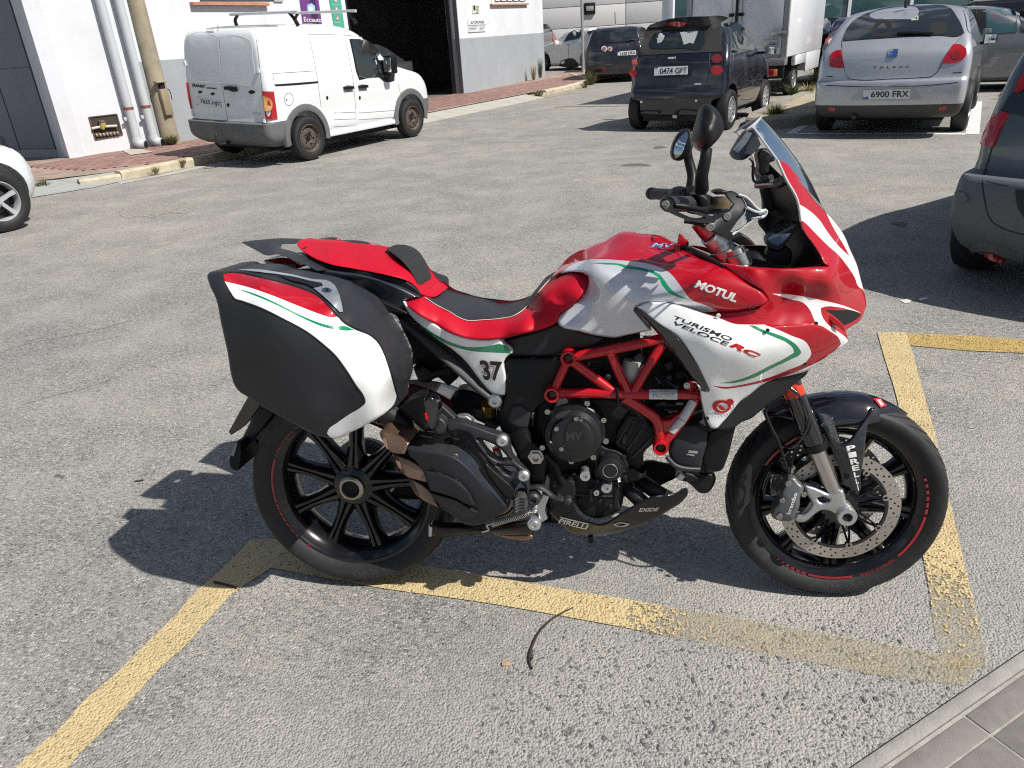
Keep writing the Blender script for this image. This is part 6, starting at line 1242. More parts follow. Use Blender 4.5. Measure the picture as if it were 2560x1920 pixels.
# ---- radiator side cover, radiator, horn
rc = panel('radiator_cover', bike, 'G 1250,640 1370,640 1400,640 1500,690 1490,800 1460,900 1440,985 1425,1000 1330,990 1240,965 1190,890 1215,760', 'G 1250,640,.15 1500,690,.145 1430,1000,.155 1200,890,.155 1340,820,.165', M_GREYP, .03, edge=(9, .008))
tube('cover_rim', rc, bp('G 1170,900,.16 1240,970,.165 1330,995,.165 1435,1000,.16'), .007, M_CASTG, 8)
text('cover_print', rc, 'NISSENS', 'G 1345,845 1415,850 1415,868 1345,863', [rc], M_LETW, .02) if False else None
for q in ('G 1345,846 1416,852 1414,872 1343,865', 'G 1328,872 1392,882 1390,890 1326,880'): decal('cover_mark', rc, q, [rc], M_LETG, .002, 4, 5, 20)
text('cover_print', rc, 'Aubo', 'G 1335,868 1392,876 1390,896 1333,888', [rc], M_LETW, .02, .3)
panel('radiator', bike, 'G 1500,700 1600,660 1723,640 1690,780 1650,920 1600,1010 1560,1020 1500,990 1470,960', 'G 1500,700,.12 1723,640,.13 1560,1010,.12', M_BLK, back=-.13, edge=(8, .008))
panel('horn', bike, 'G 1310,1080 1370,1010 1430,1020 1540,1020 1562,1060 1545,1130 1500,1185 1430,1185 1380,1140', .07, M_BLK, .08, edge=(12, .02)); panel('hose_elbow', bike, 'G 1250,1060 1300,1010 1380,1030 1445,1060 1440,1090 1380,1100 1290,1090', .1, M_BLK, .05, edge=(9, .014)); tube('hose_clip', bike, bp('G 1265,1070,.115 1295,1035,.115'), .012, M_STEEL, 10, 0)
# ---- belly pan
bpn = panel('belly_pan', bike, 'G 210,1230 260,1225 330,1240 400,1255 430,1290 450,1350 500,1395 580,1428 650,1442 690,1430 760,1385 880,1310 1000,1245 1080,1215 1170,1205 1250,1190 1310,1155 1338,1160 1340,1190 1300,1250 1200,1320 1080,1390 960,1445 860,1480 760,1508 640,1530 520,1525 400,1508 340,1455 270,1385 210,1300', 'G 210,1230,.15 450,1350,.165 650,1440,.165 1000,1250,.14 1335,1160,.10 1200,1320,.10 640,1528,.11 400,1505,.12 300,1380,.15 800,1440,.14', M_PAN, th=.006, edge=(6, .006), back_m=M_BLK)
mirrored(bpn)
text('pan_lettering', bpn, 'PIRELLI', 'G 312,1388 548,1444 538,1482 304,1424', [bpn], M_LETW, .025, .2)
decal('pan_letter_bar', bpn, 'G 316,1372 545,1428 552,1438 330,1384', [bpn], M_LETW, .0022, 4, 0, 20)
text('pan_lettering', bpn, 'EXIDE', 'G 950,1308 1112,1303 1100,1332 945,1338', [bpn], M_LETG, .03, .2)
text('pan_lettering', bpn, 'Lucas', 'G 580,1466 680,1478 670,1492 575,1480', [bpn], M_LETG, .0, .3) if False else None
decal('pan_oval', bpn, 'G 740,1432 770,1422 830,1420 875,1432 850,1448 790,1454 750,1446', [bpn], M_LETG, .002, 4, 0, 80, holes=['G 760,1436 800,1426 850,1434 800,1446'])
tube('pan_tab', bpn, bp('G 562,1530,.1 565,1580,.1'), .008, M_BLK, 8, 0)
# ---- dark pivot plate, airbox side cover, rear frame strut
panel('pivot_plate', bike, 'F 868,115 1000,112 1250,112 1345,105 1365,150 1290,340 1245,440 1130,545 1075,610 1058,720 1080,790 1210,900 1205,1100 1200,1170 1075,1170 1070,1110 1050,1050 1000,990 960,900 905,800 835,700 818,640 855,480 875,440 872,260', 'F 870,120,.155 1340,110,.15 1060,700,.17 1200,1160,.165 1070,1160,.16 840,650,.15 1000,400,.165 1240,440,.155', M_BLK, back=.08, edge=(9, .008))
panel('plate_facet', bike, 'F 885,640 930,520 985,510 1085,570 1060,690 980,690', .172, M_GREYP, .01, edge=(8, .004))
c = bp('F 1130,935,.172')[0]; lathe('pivot_nut', bike, [(0, .005), (.008, .005), (.010, .014), (.017, .014), (.018, .004), (.023, .003), (.023, -.01)], c, RT, M_STEEL, 6)
panel('side_cover', bike, 'B 1040,1012 1220,960 1400,905 1490,868 1700,935 1900,990 1870,1018 1600,1090 1450,1130 1060,1138 1112,1108 1100,1085', 'B 1050,1100,.15 1300,1000,.155 1880,1000,.16 1500,880,.165', M_GREYP, back=.05, edge=(8, .006))
strut = panel('rear_frame_strut', bike, 'B 20,790 120,790 300,905 480,1035 640,1165 800,1330 930,1462 1035,1495 1040,1560 1010,1590 960,1590 910,1540 800,1450 640,1310 480,1170 300,1010 160,900 30,850', 'B 100,820,.145 500,1100,.14 980,1530,.15', M_GREYP, .05, edge=(8, .008), mirror=True)
c = bp('B 960,1530,.153')[0]; lathe('strut_bolt', bike, [(0, .004), (.006, .004), (.007, .010), (.0085, .010), (.014, .010), (.019, .006), (.020, -.01)], c, RT, M_ALU, 24)
# ---- white side panel with number
sp = panel('side_panel', bike, 'B 163,672 190,690 240,735 330,790 450,870 600,950 740,990 900,1000 1000,995 1030,1030 1100,1083 1113,1108 1060,1150 1036,1190 1050,1300 1046,1478 1000,1478 945,1468 900,1430 800,1310 700,1182 600,1092 400,955 280,845 195,745', 'B 170,690,.155 600,960,.175 1000,1000,.18 1100,1100,.185 800,1080,.172 700,1180,.155 1040,1470,.158 950,1300,.168 400,930,.165', M_WHITE, .02, edge=(7, .006), paint=[('B 235,805 350,895 480,975 600,1030 720,1062 850,1062 1040,1046 1098,1088 1095,1118 950,1112 800,1104 690,1085 600,1060 470,1000 350,925 280,870', M_GREEN)])
mirrored(sp)
for dx, bb, mm, of in ((0, .085, M_LETR, .0008), (0, .065, M_LETW, .0014), (0, .03, M_LETB, .0020)):
    text('race_number', sp, '37', 'B 822,1174 1022,1188 1008,1356 868,1348', [sp], mm, bb, 0, of)
# ---- tank
tk = panel('fuel_tank', bike, 'B 1452,462 1500,395 1590,290 1700,222 1820,175 1900,150 1970,105 2050,70 2150,70 C 150,1190 330,1210 440,1268 560,1305 720,1392 870,1478 D 1000,190 1200,310 1246,378 1220,412 1100,447 1000,472 880,482 820,484 660,492 460,430 330,402 200,405 110,440 90,465 240,640 0,690 B 2000,982 1900,975 1700,932 1500,856 1490,820 1510,790 1600,720 1730,590 1768,500 1764,450 1720,425 1640,415 1530,430',
           'B 1452,462,.05 1590,290,-.02 1900,150,-.03 2050,70,-.06 C 330,1210,-.05 560,1305,.02 720,1392,.12 870,1478,.19 D 1200,310,.235 1246,378,.24 1000,472,.235 660,492,.215 330,402,.215 110,440,.21 240,640,.20 B 1900,975,.175 1500,850,.175 1740,560,.16 1640,415,.13 1900,700,.20 D 100,300,.205 500,260,.215 800,280,.235 B 1800,330,.155 2000,260,.10 C 200,1300,.06 500,1400,.13 D 700,120,.20 1000,270,.235', M_RED, back=-.02, edge=(9, .010), paint=[('B 1462,470 1530,425 1600,368 1680,327 1760,309 1900,305 2100,318 D 0,40 150,55 300,95 400,150 460,220 510,290 575,372 700,425 815,476 660,490 460,430 330,402 200,405 110,440 90,465 240,640 0,690 B 2000,982 1900,975 1700,932 1500,856 1490,820 1510,790 1600,720 1730,590 1768,500 1764,450 1720,425 1640,415 1530,432', M_SILV), ('B 1785,338 1900,334 2050,345 D 0,74 140,98 250,130 310,160 350,210 400,280 450,322 575,381 440,345 380,312 330,252 290,182 240,152 130,122 0,102 B 2050,367 1900,350', M_GREEN)])
mirrored(tk, vmin=.10)
text('tank_lettering', tk, 'MOTUL', 'D 645,208 1000,335 962,402 600,268', [tk], M_LETW, .045, .0, .0012)
text('tank_emblem', tk, 'MV', 'C 235,1268 440,1275 450,1322 215,1318', [tk], M_BLUE, .04, .35, .0012); text('tank_emblem', tk, 'MV', 'C 245,1274 425,1282 430,1315 235,1312', [tk], M_STICK, .0, .35, .0020)
ky = panel('fuel_cap_tab', bike, 'C 455,1300 475,1195 500,1192 520,1225 555,1250 560,1290 530,1305 490,1300', .0, M_RED, .01, edge=(4, .003))
tube('tank_edge_trim', bike, bp('C 500,1300,.04 600,1335,.08 720,1400,.14 870,1482,.192'), .006, M_BLK, 8)
# ---- rider and pillion seats
bk = 'B 345,632 420,640 470,620 482,598 458,548 500,542 640,580 800,630 950,666 1100,672 1220,642 1295,575 1352,498 1410,452 1455,455 1400,520 1335,595 1265,682 1190,755 1120,797 1000,820 850,832 710,834 650,812 560,757 450,702 370,657'
rs = panel('rider_seat', bike, 'B 175,682 240,655 330,628 360,600 400,572 455,558 500,558 640,600 800,650 950,685 1100,690 1230,660 1310,590 1370,510 1420,466 1460,462 1530,430 1640,415 1720,425 1764,450 1770,490 1750,550 1730,590 1600,720 1510,790 1490,850 1400,898 1200,950 1050,985 900,1000 740,992 600,952 450,872 280,772 205,712', 'B 190,690,.15 450,870,.17 740,985,.185 1050,975,.185 1400,890,.18 1500,800,.175 1750,540,.165 1640,420,.11 1430,468,-.06 1230,660,-.11 1000,690,-.13 640,600,-.12 480,560,-.1 345,625,.11 560,760,.13 710,838,.135 1000,825,.13 1200,760,.12 1340,600,.10 1460,500,.09 900,740,.02 1500,650,.145 900,920,.172', M_SEATR, back=-.135, edge=(8, .008), paint=[(bk, M_SEATB)])
stp = cast(smooth_loop(T('B 350,640 420,642 472,622 484,598 460,562') + [] , 5, False), [rs], .003)
tube('stitching', rs, BF.loc(cast(smooth_loop(T('B 350,640 450,706 560,761 650,816 710,838 850,836 1000,824 1120,801 1192,758 1268,684 1338,597 1402,522 1455,470'), 8, False), [rs], .0026)), .0011, mat('pale_thread', (.55, .53, .48), .7), 5, 0)
ps = panel('pillion_seat', bike, 'A 905,170 918,148 960,136 1060,136 1200,146 1400,165 1600,190 1720,200 1800,206 1890,245 1965,340 2012,440 2035,540 2050,570 2120,560 2142,605 2110,628 2020,622 1990,612 1930,540 1850,490 1700,448 1400,388 1180,345 1060,300 985,255 930,212', 'A 905,165,.02 1060,136,-.06 1400,165,-.07 1700,200,-.07 1890,245,-.06 2010,440,.0 2130,600,.03 2000,615,.11 1850,488,.135 1500,405,.135 1100,315,.12 985,255,.08 1200,225,.04 1550,290,.05 1850,400,.08', M_SEATR, back=-.085, edge=(8, .010))
panel('seat_bumper', bike, 'A 1675,216 1700,203 1760,200 1830,212 1900,248 1965,335 2010,430 2026,490 1995,522 1950,522 1900,430 1830,340 1745,265', 'A 1690,210,-.016 1760,203,-.05 1900,250,-.044 2015,440,.012 1990,515,.068 1900,430,.086 1750,265,.05 1870,330,.055', mat('perforated_black', (.018, .018, .020), .5, bump=.9, bs=520), .06, edge=(9, .012))
panel('pillion_seat_base', bike, 'A 960,205 1000,270 1080,310 1180,350 1400,394 1700,454 1850,496 1925,545 1985,615 2000,640 1930,640 1850,600 1700,530 1450,460 1165,410 1040,360', 'A 1000,270,.06 1400,400,.125 1850,500,.125 1990,630,.115 1450,450,.128', M_BLK, back=-.05, edge=(6, .006))
# ---- tail, grab rail, lamp
panel('tail_side_cover', bike, 'A 760,402 930,386 1040,388 1165,394 1300,418 1450,440 1600,475 1750,530 1880,590 1962,632 1900,650 1830,668 1822,692 1872,782 1800,780 1650,742 1560,672 1440,600 1330,546 1200,510 1050,492 900,455 800,440', 'A 780,410,.11 1165,394,.14 1450,440,.148 1750,530,.15 1950,630,.14 1870,780,.14 1560,670,.12 1050,490,.13 1500,540,.125', mat('dark_metallic_tail', (.030, .033, .045), .32, coat=.5, bump=.05, bs=800), back=-.02, edge=(7, .008))
panel('rack_side_bar', bike, 'A 1220,520 1330,540 1500,610 1700,690 1870,765 1872,784 1800,782 1650,742 1560,672 1400,600', .16, M_BLK, .02, edge=(5, .005))
gr = panel('grab_rail', bike, 'A 425,158 540,142 640,134 720,127 850,128 960,133 905,168 820,172 762,178 752,214 870,246 1000,312 1168,394 1095,402 980,355 860,308 740,262 655,273 540,220', 'A 425,160,.10 655,270,.09 740,250,.10 860,290,.115 1168,394,.138 720,128,-.09 960,133,-.10 760,180,-.03 600,190,.05', M_GREYP, .012, edge=(5, .004))
panel('tail_lamp', bike, 'A 612,315 640,305 740,292 830,291 940,362 880,378 770,392 720,405 690,398 655,365', 'A 612,315,.05 940,362,.09 720,400,.08', M_TAIL, .08, edge=(6, .01))
tube('lamp_rib', bike, bp('A 640,318,.062 760,350,.085 900,368,.095'), .004, mat('dark_lamp_rib', (.10, .003, .005), .2, coat=1), 8)
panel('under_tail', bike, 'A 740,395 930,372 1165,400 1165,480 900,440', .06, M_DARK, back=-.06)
# ---- hugger, number plate hanger
panel('rear_hugger', bike, 'E 1405,40 1430,10 1500,-5 1600,20 1700,60 1770,100 1815,130 1822,215 1760,200 1690,170 1600,130 1500,110 1420,130', 'E 1410,60,.02 1815,130,.05 1820,210,.08 1500,0,-.02 1450,120,.075', mat('maroon_paint', (.13, .008, .014), .25, coat=1), back=-.07, edge=(6, .008))
hg = panel('plate_hanger', bike, 'E 190,110 240,120 300,190 370,170 400,235 330,330 250,420 190,500 150,560 120,540 130,470 160,400 210,290', 'E 200,120,.02 380,200,.06 150,540,.04', M_BLK, .05, edge=(8, .01))
panel('plate_back', bike, 'E 35,385 190,105 250,120 300,160 230,260 160,340 60,405', 'E 40,390,.09 200,110,.09 290,170,.07', M_GLOSSB, .006, edge=(4, .002))
panel('number_plate_edge', bike, 'E 42,612 62,545 98,462 132,458 134,560 112,690 80,688 50,660', 'E 45,620,.10 130,470,.08 110,680,.10', M_BLK, .2, edge=(4, .002))
panel('plate_reflector', bike, 'E 38,612 60,545 96,468 104,475 78,570 62,668 48,655', 'E 45,620,.103 100,470,.085', M_LETG, .004)
tube('indicator_stalk', bike, bp('E 120,560,.03 200,490,.05 265,455,.05'), .008, M_BLK, 8)
# ---- side case
pc = panel('side_case', bike, 'A 135,440 150,420 210,408 400,398 560,402 740,428 850,445 1050,490 1180,505 1240,532 1330,546 1450,605 1560,672 1655,790 1760,920 1800,1020 1840,1130 1880,1270 1868,1325 1825,1395 1815,1470 1800,1540 E 1330,210 1270,250 1180,302 1010,387 880,438 820,430 680,388 560,320 400,235 200,110 110,48 A 360,1380 340,1310 310,1130 250,850 205,640 150,520',
           'A 135,440,.37 400,400,.32 740,430,.30 1050,492,.30 1240,535,.29 1330,548,.265 1560,672,.26 1760,920,.245 1880,1270,.235 1815,1470,.27 1270,600,.36 1120,660,.385 600,480,.385 280,440,.385 700,560,.415 1100,740,.42 1330,850,.40 1600,1020,.395 1720,1300,.40 1380,650,.32 1600,850,.31 1780,1100,.305 1830,1300,.29 1560,960,.412 1500,1200,.435 1680,1450,.41 1000,900,.448 500,700,.445 900,1250,.455 500,1100,.45 1300,1500,.445 250,850,.42 310,1130,.425 340,1310,.42 E 400,235,.42 680,388,.425 820,430,.42 1010,387,.415 1270,250,.40 700,250,.448', M_GREYP, back=.20, edge=(8, .010), step=5, grid=11, paint=[('A 283,495 500,548 700,618 900,698 1130,785 1200,806 1250,800 1300,850 1400,910 1540,970 1600,1020 1650,1110 1700,1250 1750,1430 1765,1500 E 1372,115 1360,150 1290,228 1180,300 1010,385 880,436 850,425 822,395 832,365 900,312 1000,242 1100,180 1128,150 A 1500,1530 1488,1490 1420,1390 1330,1250 1240,1130 1130,1030 1000,930 800,820 600,722 430,660 370,640 330,580', M_WHITE), ('A 270,432 330,424 600,470 900,550 1040,603 1100,640 1155,690 1252,800 1200,808 1130,787 900,700 700,620 500,550 285,497', M_RED), ('A 370,555 500,588 700,668 900,768 1060,838 1150,868 1250,884 1330,883 1370,900 1405,916 1350,922 1300,920 1140,891 1040,852 900,787 700,687 500,602', M_GREEN)])
mirrored(pc)
M_CSILV = mat('silver_case_trim', (.46, .48, .51), .3, metal=.7)
decal('case_handle_trim', pc, 'A 390,403 560,404 740,428 850,446 1050,490 1180,506 1232,545 1282,690 1296,760 1270,766 1170,662 1050,566 1130,548 1118,520 1050,508 850,462 740,446 560,424', [pc], M_CSILV, .004)
decal('case_handle', pc, 'A 740,450 850,466 1050,512 1110,524 1118,546 1040,560 1000,540 850,500', [pc], M_BLK, .005)
decal('case_lock', pc, 'A 1125,580 1165,572 1215,590 1210,604 1165,606 1130,596', [pc], M_CHROME, .007); decal('lock_core', pc, 'A 1145,583 1170,579 1195,590 1170,597', [pc], M_DARK, .009)
tube('case_seam', pc, BF.loc(cast(smooth_loop(T('A 255,430 330,418 600,462 900,540 1050,596 1110,632 1165,688 1262,798 1350,870 1480,930 1570,980 1630,1060 1690,1190 1760,1420 1790,1530'), 9, False), [pc], .0005)), .0022, M_DARK, 6, 0)
panel('case_hinge', pc, 'A 1670,1070 1690,1080 1710,1135 1690,1140', .335, M_BLK, .01, edge=(3, .002))
tube('lid_crease', pc, BF.loc(cast(smooth_loop(T('A 330,590 372,650 430,668 600,730 800,828 1000,938 1130,1040 1240,1140 1330,1260 1420,1400 1486,1500 1490,1535'), 9, False), [pc], .0)), .0018, M_DARK, 6, 0)
panel('case_bracket', bike, 'A 1700,860 1790,900 1800,930 1760,945 1720,900', .17, M_CASTG, .02, edge=(4, .003))
panel('case_mount', bike, 'B 250,1240 340,1215 400,1270 470,1250 560,1230 600,1260 560,1340 450,1330 380,1370 300,1360', .09, M_BLK, .15, edge=(8, .01))
panel('battery_tray', bike, 'B 60,850 250,960 400,1100 520,1240 640,1330 560,1400 420,1290 300,1230 150,1100 60,950', .05, M_DARK, back=-.1)
panel('tail_shadow_filler', bike, 'A 620,420 760,415 1050,480 1330,550 1560,680 1760,900 1850,1000 1700,1050 1400,900 1000,700 700,560', .13, M_DARK, back=-.13)  # unseen solid between the cases, added to fill the cast shadow
panel('rail_shadow_filler', bike, 'A 640,335 760,300 950,360 1165,400 1220,480 900,452 700,418', .045, M_BLK, back=-.10)  # block added behind the lamp to close gaps in the shadow
panel('case_shadow_filler', bike, 'A 200,430 740,440 1330,560 1460,690 1650,930 1740,1250 1700,1430 1300,1500 700,1350 400,1250 260,800', .205, M_BLK, back=.15);  # hidden slab added inboard of the case to widen its shadow
# ---- fairing: nose cowl, side fairing, vent lip, lower cowl
nose = panel('nose_cowl', bike, 'C 1325,553 1400,575 1460,640 1540,740 1620,870 1700,960 1760,1020 1830,1100 1900,1200 1960,1340 2010,1450 2050,1600 D 2080,330 2092,430 2070,500 2040,560 1970,605 1912,645 1945,740 1870,700 1690,620 1480,640 1220,640 1080,640 900,620 760,560 660,492 830,482 1000,472 1220,412 1248,380 1200,310 1000,190 830,62 C 900,1450 1000,1468 1200,1485 1400,1492 1600,1482 1765,1472 1722,1440 1700,1390 1640,1290 1560,1180 1525,1080 1510,960 1480,860 1400,720',
             'C 1325,553,.165 1400,575,.14 1460,640,.13 1620,870,.10 1760,1020,.07 1960,1340,.04 2050,1600,.035 D 2092,430,.04 2040,560,.06 1912,645,.10 1945,740,.12 1480,620,.21 1080,620,.235 760,550,.22 1000,472,.222 1248,380,.228 1000,190,.215 830,62,.19 C 1200,1485,.215 1600,1482,.20 1765,1472,.185 1722,1440,.18 1640,1290,.17 1525,1080,.165 1510,960,.165 1400,720,.165 1600,1000,.13 1800,1250,.11 1900,1450,.115 D 1150,150,.232 1350,165,.234 1550,172,.228 1780,225,.20 1400,270,.205 1650,320,.178 1900,400,.12 1700,480,.172 1350,440,.188 1300,560,.205 1880,560,.115', M_RED, th=.008, edge=(6, .006), back_m=M_BLK,
             paint=[('C 1503,930 1560,962 1680,1062 1760,1178 1850,1292 1952,1388 1900,1290 1840,1190 1790,1100 1748,1010 1775,1025 1840,1100 1910,1200 1975,1335 2025,1450 2070,1600 D 2085,340 2062,290 C 2030,1650 1990,1560 1930,1470 1860,1380 1760,1290 1650,1180 1560,1090 1520,1060', M_WHITE),
                    ('D 1280,325 1450,335 1700,380 1900,430 2052,492 2000,478 1850,442 1735,438 1700,450 1705,500 1725,545 1760,590 1830,640 1910,700 1950,745 1870,705 1690,620 1650,562 1600,455 1560,412 1430,372', M_WHITE),
                    ('D 1735,465 1830,468 2010,482 2052,510 1990,560 1900,602 1862,560 1795,505', M_DARK)])
mirrored(nose)
tube('screen_seal', nose, bp('C 1325,556,.168 1402,722,.169 1482,862,.169 1512,962,.169 1528,1082,.169'), .0035, mat('pale_trim', (.45, .45, .46), .4), 6)
panel('headlamp_lip', nose, 'D 1735,465 1790,505 1860,560 1900,602 1915,640 1900,660 1850,610 1800,580 1760,530', 'D 1735,465,.19 1900,640,.115', M_RED, .01, edge=(4, .003))
sf = panel('side_fairing', bike, 'D 108,440 200,404 330,400 460,428 660,492 830,545 960,592 1080,600 1220,600 1480,594 1690,600 1780,640 1870,690 1945,740 1900,775 1780,850 1650,950 1590,990 1450,1030 1300,1065 1200,1112 1080,1205 1000,1262 930,1350 850,1440 790,1493 760,1488 720,1430 680,1300 655,1150 700,1170 735,1168 620,930 480,720 300,600 180,500',
           'D 108,440,.212 330,400,.222 660,492,.25 960,592,.265 1220,600,.262 1480,594,.248 1690,600,.222 1870,690,.17 1945,740,.13 1780,850,.155 1590,990,.165 1300,1065,.19 1000,1262,.195 790,1493,.19 680,1300,.205 735,1165,.24 620,930,.258 480,720,.258 300,600,.235 700,700,.285 1000,800,.29 1300,800,.265 1600,760,.22 900,1100,.24 1200,1000,.235 850,1300,.205', M_WHITE, th=.010, edge=(7, .007),
           paint=[('D 1215,596 1480,590 1690,596 1780,648 1850,700 1876,760 1840,802 1700,902 1600,952 1400,1032 1200,1092 1000,1132 850,1146 762,1120 880,1130 1050,1105 1250,1050 1400,992 1600,882 1617,850 1602,790 1572,745 1450,690 1300,625', M_RED),
                  ('D 1080,603 1130,603 1210,640 1300,668 1440,730 1500,780 1533,830 1520,852 1450,890 1300,960 1100,1060 950,1097 795,1099 900,1088 1050,1048 1250,953 1400,878 1468,835 1460,800 1420,760 1300,702 1150,642', M_GREEN)])
mirrored(sf)
text('fairing_lettering', sf, 'TURISMO', 'D 436,512 940,706 922,742 430,542', [sf], M_LETB, .015, .2)
text('fairing_lettering', sf, 'VELOCE', 'D 436,560 916,748 898,784 428,590', [sf], M_LETB, .015, .2)
text('fairing_lettering', sf, 'RC', 'D 945,742 1190,850 1150,886 905,778', [sf], M_LETR, .05, .2)
ring = [(D0[0], D0[1]) for D0 in T('D '+' '.join('%f,%f' % (842+80*math.cos(g)*(1-.05*math.sin(g)), 1297+56*math.sin(g)) for g in np.linspace(0, 2*math.pi, 25)[:-1]))]
hole = [(D0[0], D0[1]) for D0 in T('D '+' '.join('%f,%f' % (850+50*math.cos(g), 1300+36*math.sin(g)) for g in np.linspace(0, 2*math.pi, 21)[:-1]))]
decal('round_emblem', sf, ring, [sf], M_LETR, .002, 4, 8, holes=[hole])
decal('emblem_dot', sf, 'D '+' '.join('%f,%f' % (912+34*math.cos(g), 1256+27*math.sin(g)) for g in np.linspace(0, 2*math.pi, 17)[:-1]), [sf], M_LETR, .0026, 4, 8)
decal('emblem_arm', sf, 'D 808,1292 830,1285 850,1300 880,1318 870,1330 830,1322', [sf], M_LETR, .0026, 4, 8)
for i in range(11):
    g = R(-30+i*16); x, y = 850+92*math.cos(g), 1300+72*math.sin(g); decal('emblem_print', sf, 'D %f,%f %f,%f %f,%f %f,%f' % (x-5, y-6, x+5, y-6, x+5, y+6, x-5, y+6), [sf], M_LETG, .002, 9, 0, 20)
bolt(sf, bp('D 815,513,.262')[0], .005, RT, M_LETW, .004, 'fairing_screw')
vl = panel('vent_lip', bike, 'D 88,458 130,462 240,540 320,592 400,645 480,722 560,832 650,980 720,1108 742,1160 712,1174 672,1142 560,1012 430,852 300,682 180,552 105,482', 'D 88,458,.215 320,592,.245 480,722,.268 650,980,.262 730,1165,.245 560,1012,.25 430,852,.24 180,552,.22', M_GLOSSB, .02, edge=(6, .008), mirror=True)
panel('lower_cowl', bike, 'D 1597,988 1575,1028 1500,1082 1370,1202 1280,1270 1200,1322 1100,1402 1010,1440 960,1480 900,1502 840,1502 785,1492 850,1440 930,1350 1000,1262 1080,1205 1200,1112 1300,1065 1450,1030', 'D 1597,988,.158 1300,1080,.182 1000,1270,.188 790,1490,.185 900,1500,.165 1200,1320,.155 1500,1080,.15', M_GREYP, .04, edge=(7, .008), mirror=True)
# ---- screen: one curved clear sheet
tn, tm, tf = bp('C 1085,225,.135')[0], bp('C 1195,178,.03')[0], bp('C 945,295,-.135')[0]
bn, bm_ = bp('C 1325,553,.16')[0], bp('C 1755,1010,.03')[0]
0 and print('screen', tn, tm, tf, bn, bm_)
V, nS, nT = [], 21, 17
for i in range(nT):
    t = i/(nT-1); k = t**.9
    edge_ = bn*(1-t)+tn*t; mid = bm_*(1-t)+tm*t; mid = mid+np.array([.012, 0, .006])*math.sin(t*math.pi)
    rnd = 1-.30*max(0, (t-.86)/.14)**2
    for j in range(nS):
        s = -1+2*j/(nS-1); q = abs(s)**2.2; V.append(np.array([mid[0]*(1-q)+edge_[0]*q, edge_[1]*s*rnd, mid[2]*(1-q)+edge_[2]*q-(.018*q*max(0, (t-.86)/.14))]))
V = np.array(V)
scr = mk('windscreen', V, [(i*nS+j, i*nS+j+1, (i+1)*nS+j+1, (i+1)*nS+j) for i in range(nT-1) for j in range(nS-1)], M_SCREEN, bike, 80)
ed = [V[i*nS+nS-1] for i in range(nT)]+[V[(nT-1)*nS+j] for j in range(nS-2, -1, -1)]+[V[i*nS] for i in range(nT-2, -1, -1)]
tube('screen_edge', scr, ed, .0028, mat('acrylic_edge_highlight', (.62, .66, .70), .15, trans=.3), 6, 0)  # pale rim tube, the edge highlight is in its colour
# ---- cockpit
panel('cockpit_liner', bike, 'C 1098,600 1180,640 1250,770 1300,720 1400,730 1480,868 1505,965 1520,1085 1556,1185 1636,1295 1696,1395 1722,1450 1600,1480 1400,1488 1230,1445 1255,1330 1225,1190 1160,1092 1190,1000 1172,800', 'C 1100,600,-.13 1172,800,-.14 1160,1092,-.14 1230,1445,-.10 1400,1488,.0 1722,1450,.10 1505,965,.06 1400,730,.04 1300,1100,-.12', M_BLK, .01, edge=(6, .006))
panel('cockpit_rib', bike, 'C 1170,780 1240,770 1300,880 1320,980 1255,1000 1245,1130 1260,1200 1200,1130 1160,1090 1200,1000', 'C 1200,900,-.11 1300,980,-.08', M_GREYP, .01, edge=(5, .005))
dsh = panel('instrument_display', bike, 'C 1222,1245 1300,1150 1350,1095 1400,1062 1470,1088 1490,1145 1450,1210 1390,1280 1320,1332 1250,1300 1228,1270', 'C 1222,1245,.03 1400,1062,-.05 1490,1145,.07 1320,1332,.10', M_BLK, .03, edge=(6, .006), paint=[('C 1240,1240 1310,1155 1400,1078 1455,1098 1470,1145 1400,1235 1325,1285 1262,1262', M_DISP)])
panel('dash_stem', bike, 'C 1245,1300 1320,1335 1400,1290 1440,1330 1440,1480 1260,1440 1230,1400', .05, M_BLK, .03, edge=(6, .006))
# satnav and its mount
gp = panel('satnav', bike, 'C 922,492 950,440 1050,300 1085,272 1110,285 1165,375 1182,418 1150,465 1095,512 1030,552 990,555 945,535', 'C 922,492,-.03 1060,290,-.10 1180,418,.03 1030,552,.07 1000,450,.0', M_BLK, .03, edge=(7, .008), paint=[('C 945,462 1058,308 1108,318 1062,400 985,492', mat('satnav_screen', (.16, .165, .17), .12, coat=1))])
panel('satnav_back_ribs', gp, 'C 1085,400 1130,340 1160,385 1172,418 1140,462 1085,508 1040,500', 'C 1085,400,.01 1170,418,.03 1050,505,.072', M_GREYP, .004, edge=(5, .004))
panel('satnav_mount', bike, 'C 1150,500 1185,455 1230,450 1300,530 1302,560 1260,575 1250,620 1255,650 1200,695 1160,660 1165,600', .0, M_BLK, .04, edge=(7, .01)); bolt(bike, bp('C 1245,540,.02')[0], .006, RT, M_CASTG, .005)
tube('mount_bar', bike, bp('C 1140,770,-.02 1230,765,.0 1330,755,.04'), .009, M_STEEL, 10, 0); tube('mount_bar', bike, bp('C 1330,755,.04 1400,720,.10'), .013, M_BLK, 10, 0); tube('mount_post', bike, bp('C 1205,690,.0 1210,720,.0 1270,710,.02'), .010, M_CASTG, 10)
tube('satnav_cable', bike, bp('C 1085,535,.04 1115,580,.04 1112,680,.03 1125,735,.02 1180,745,.02 1260,720,.03'), .0035, M_BLK, 6)
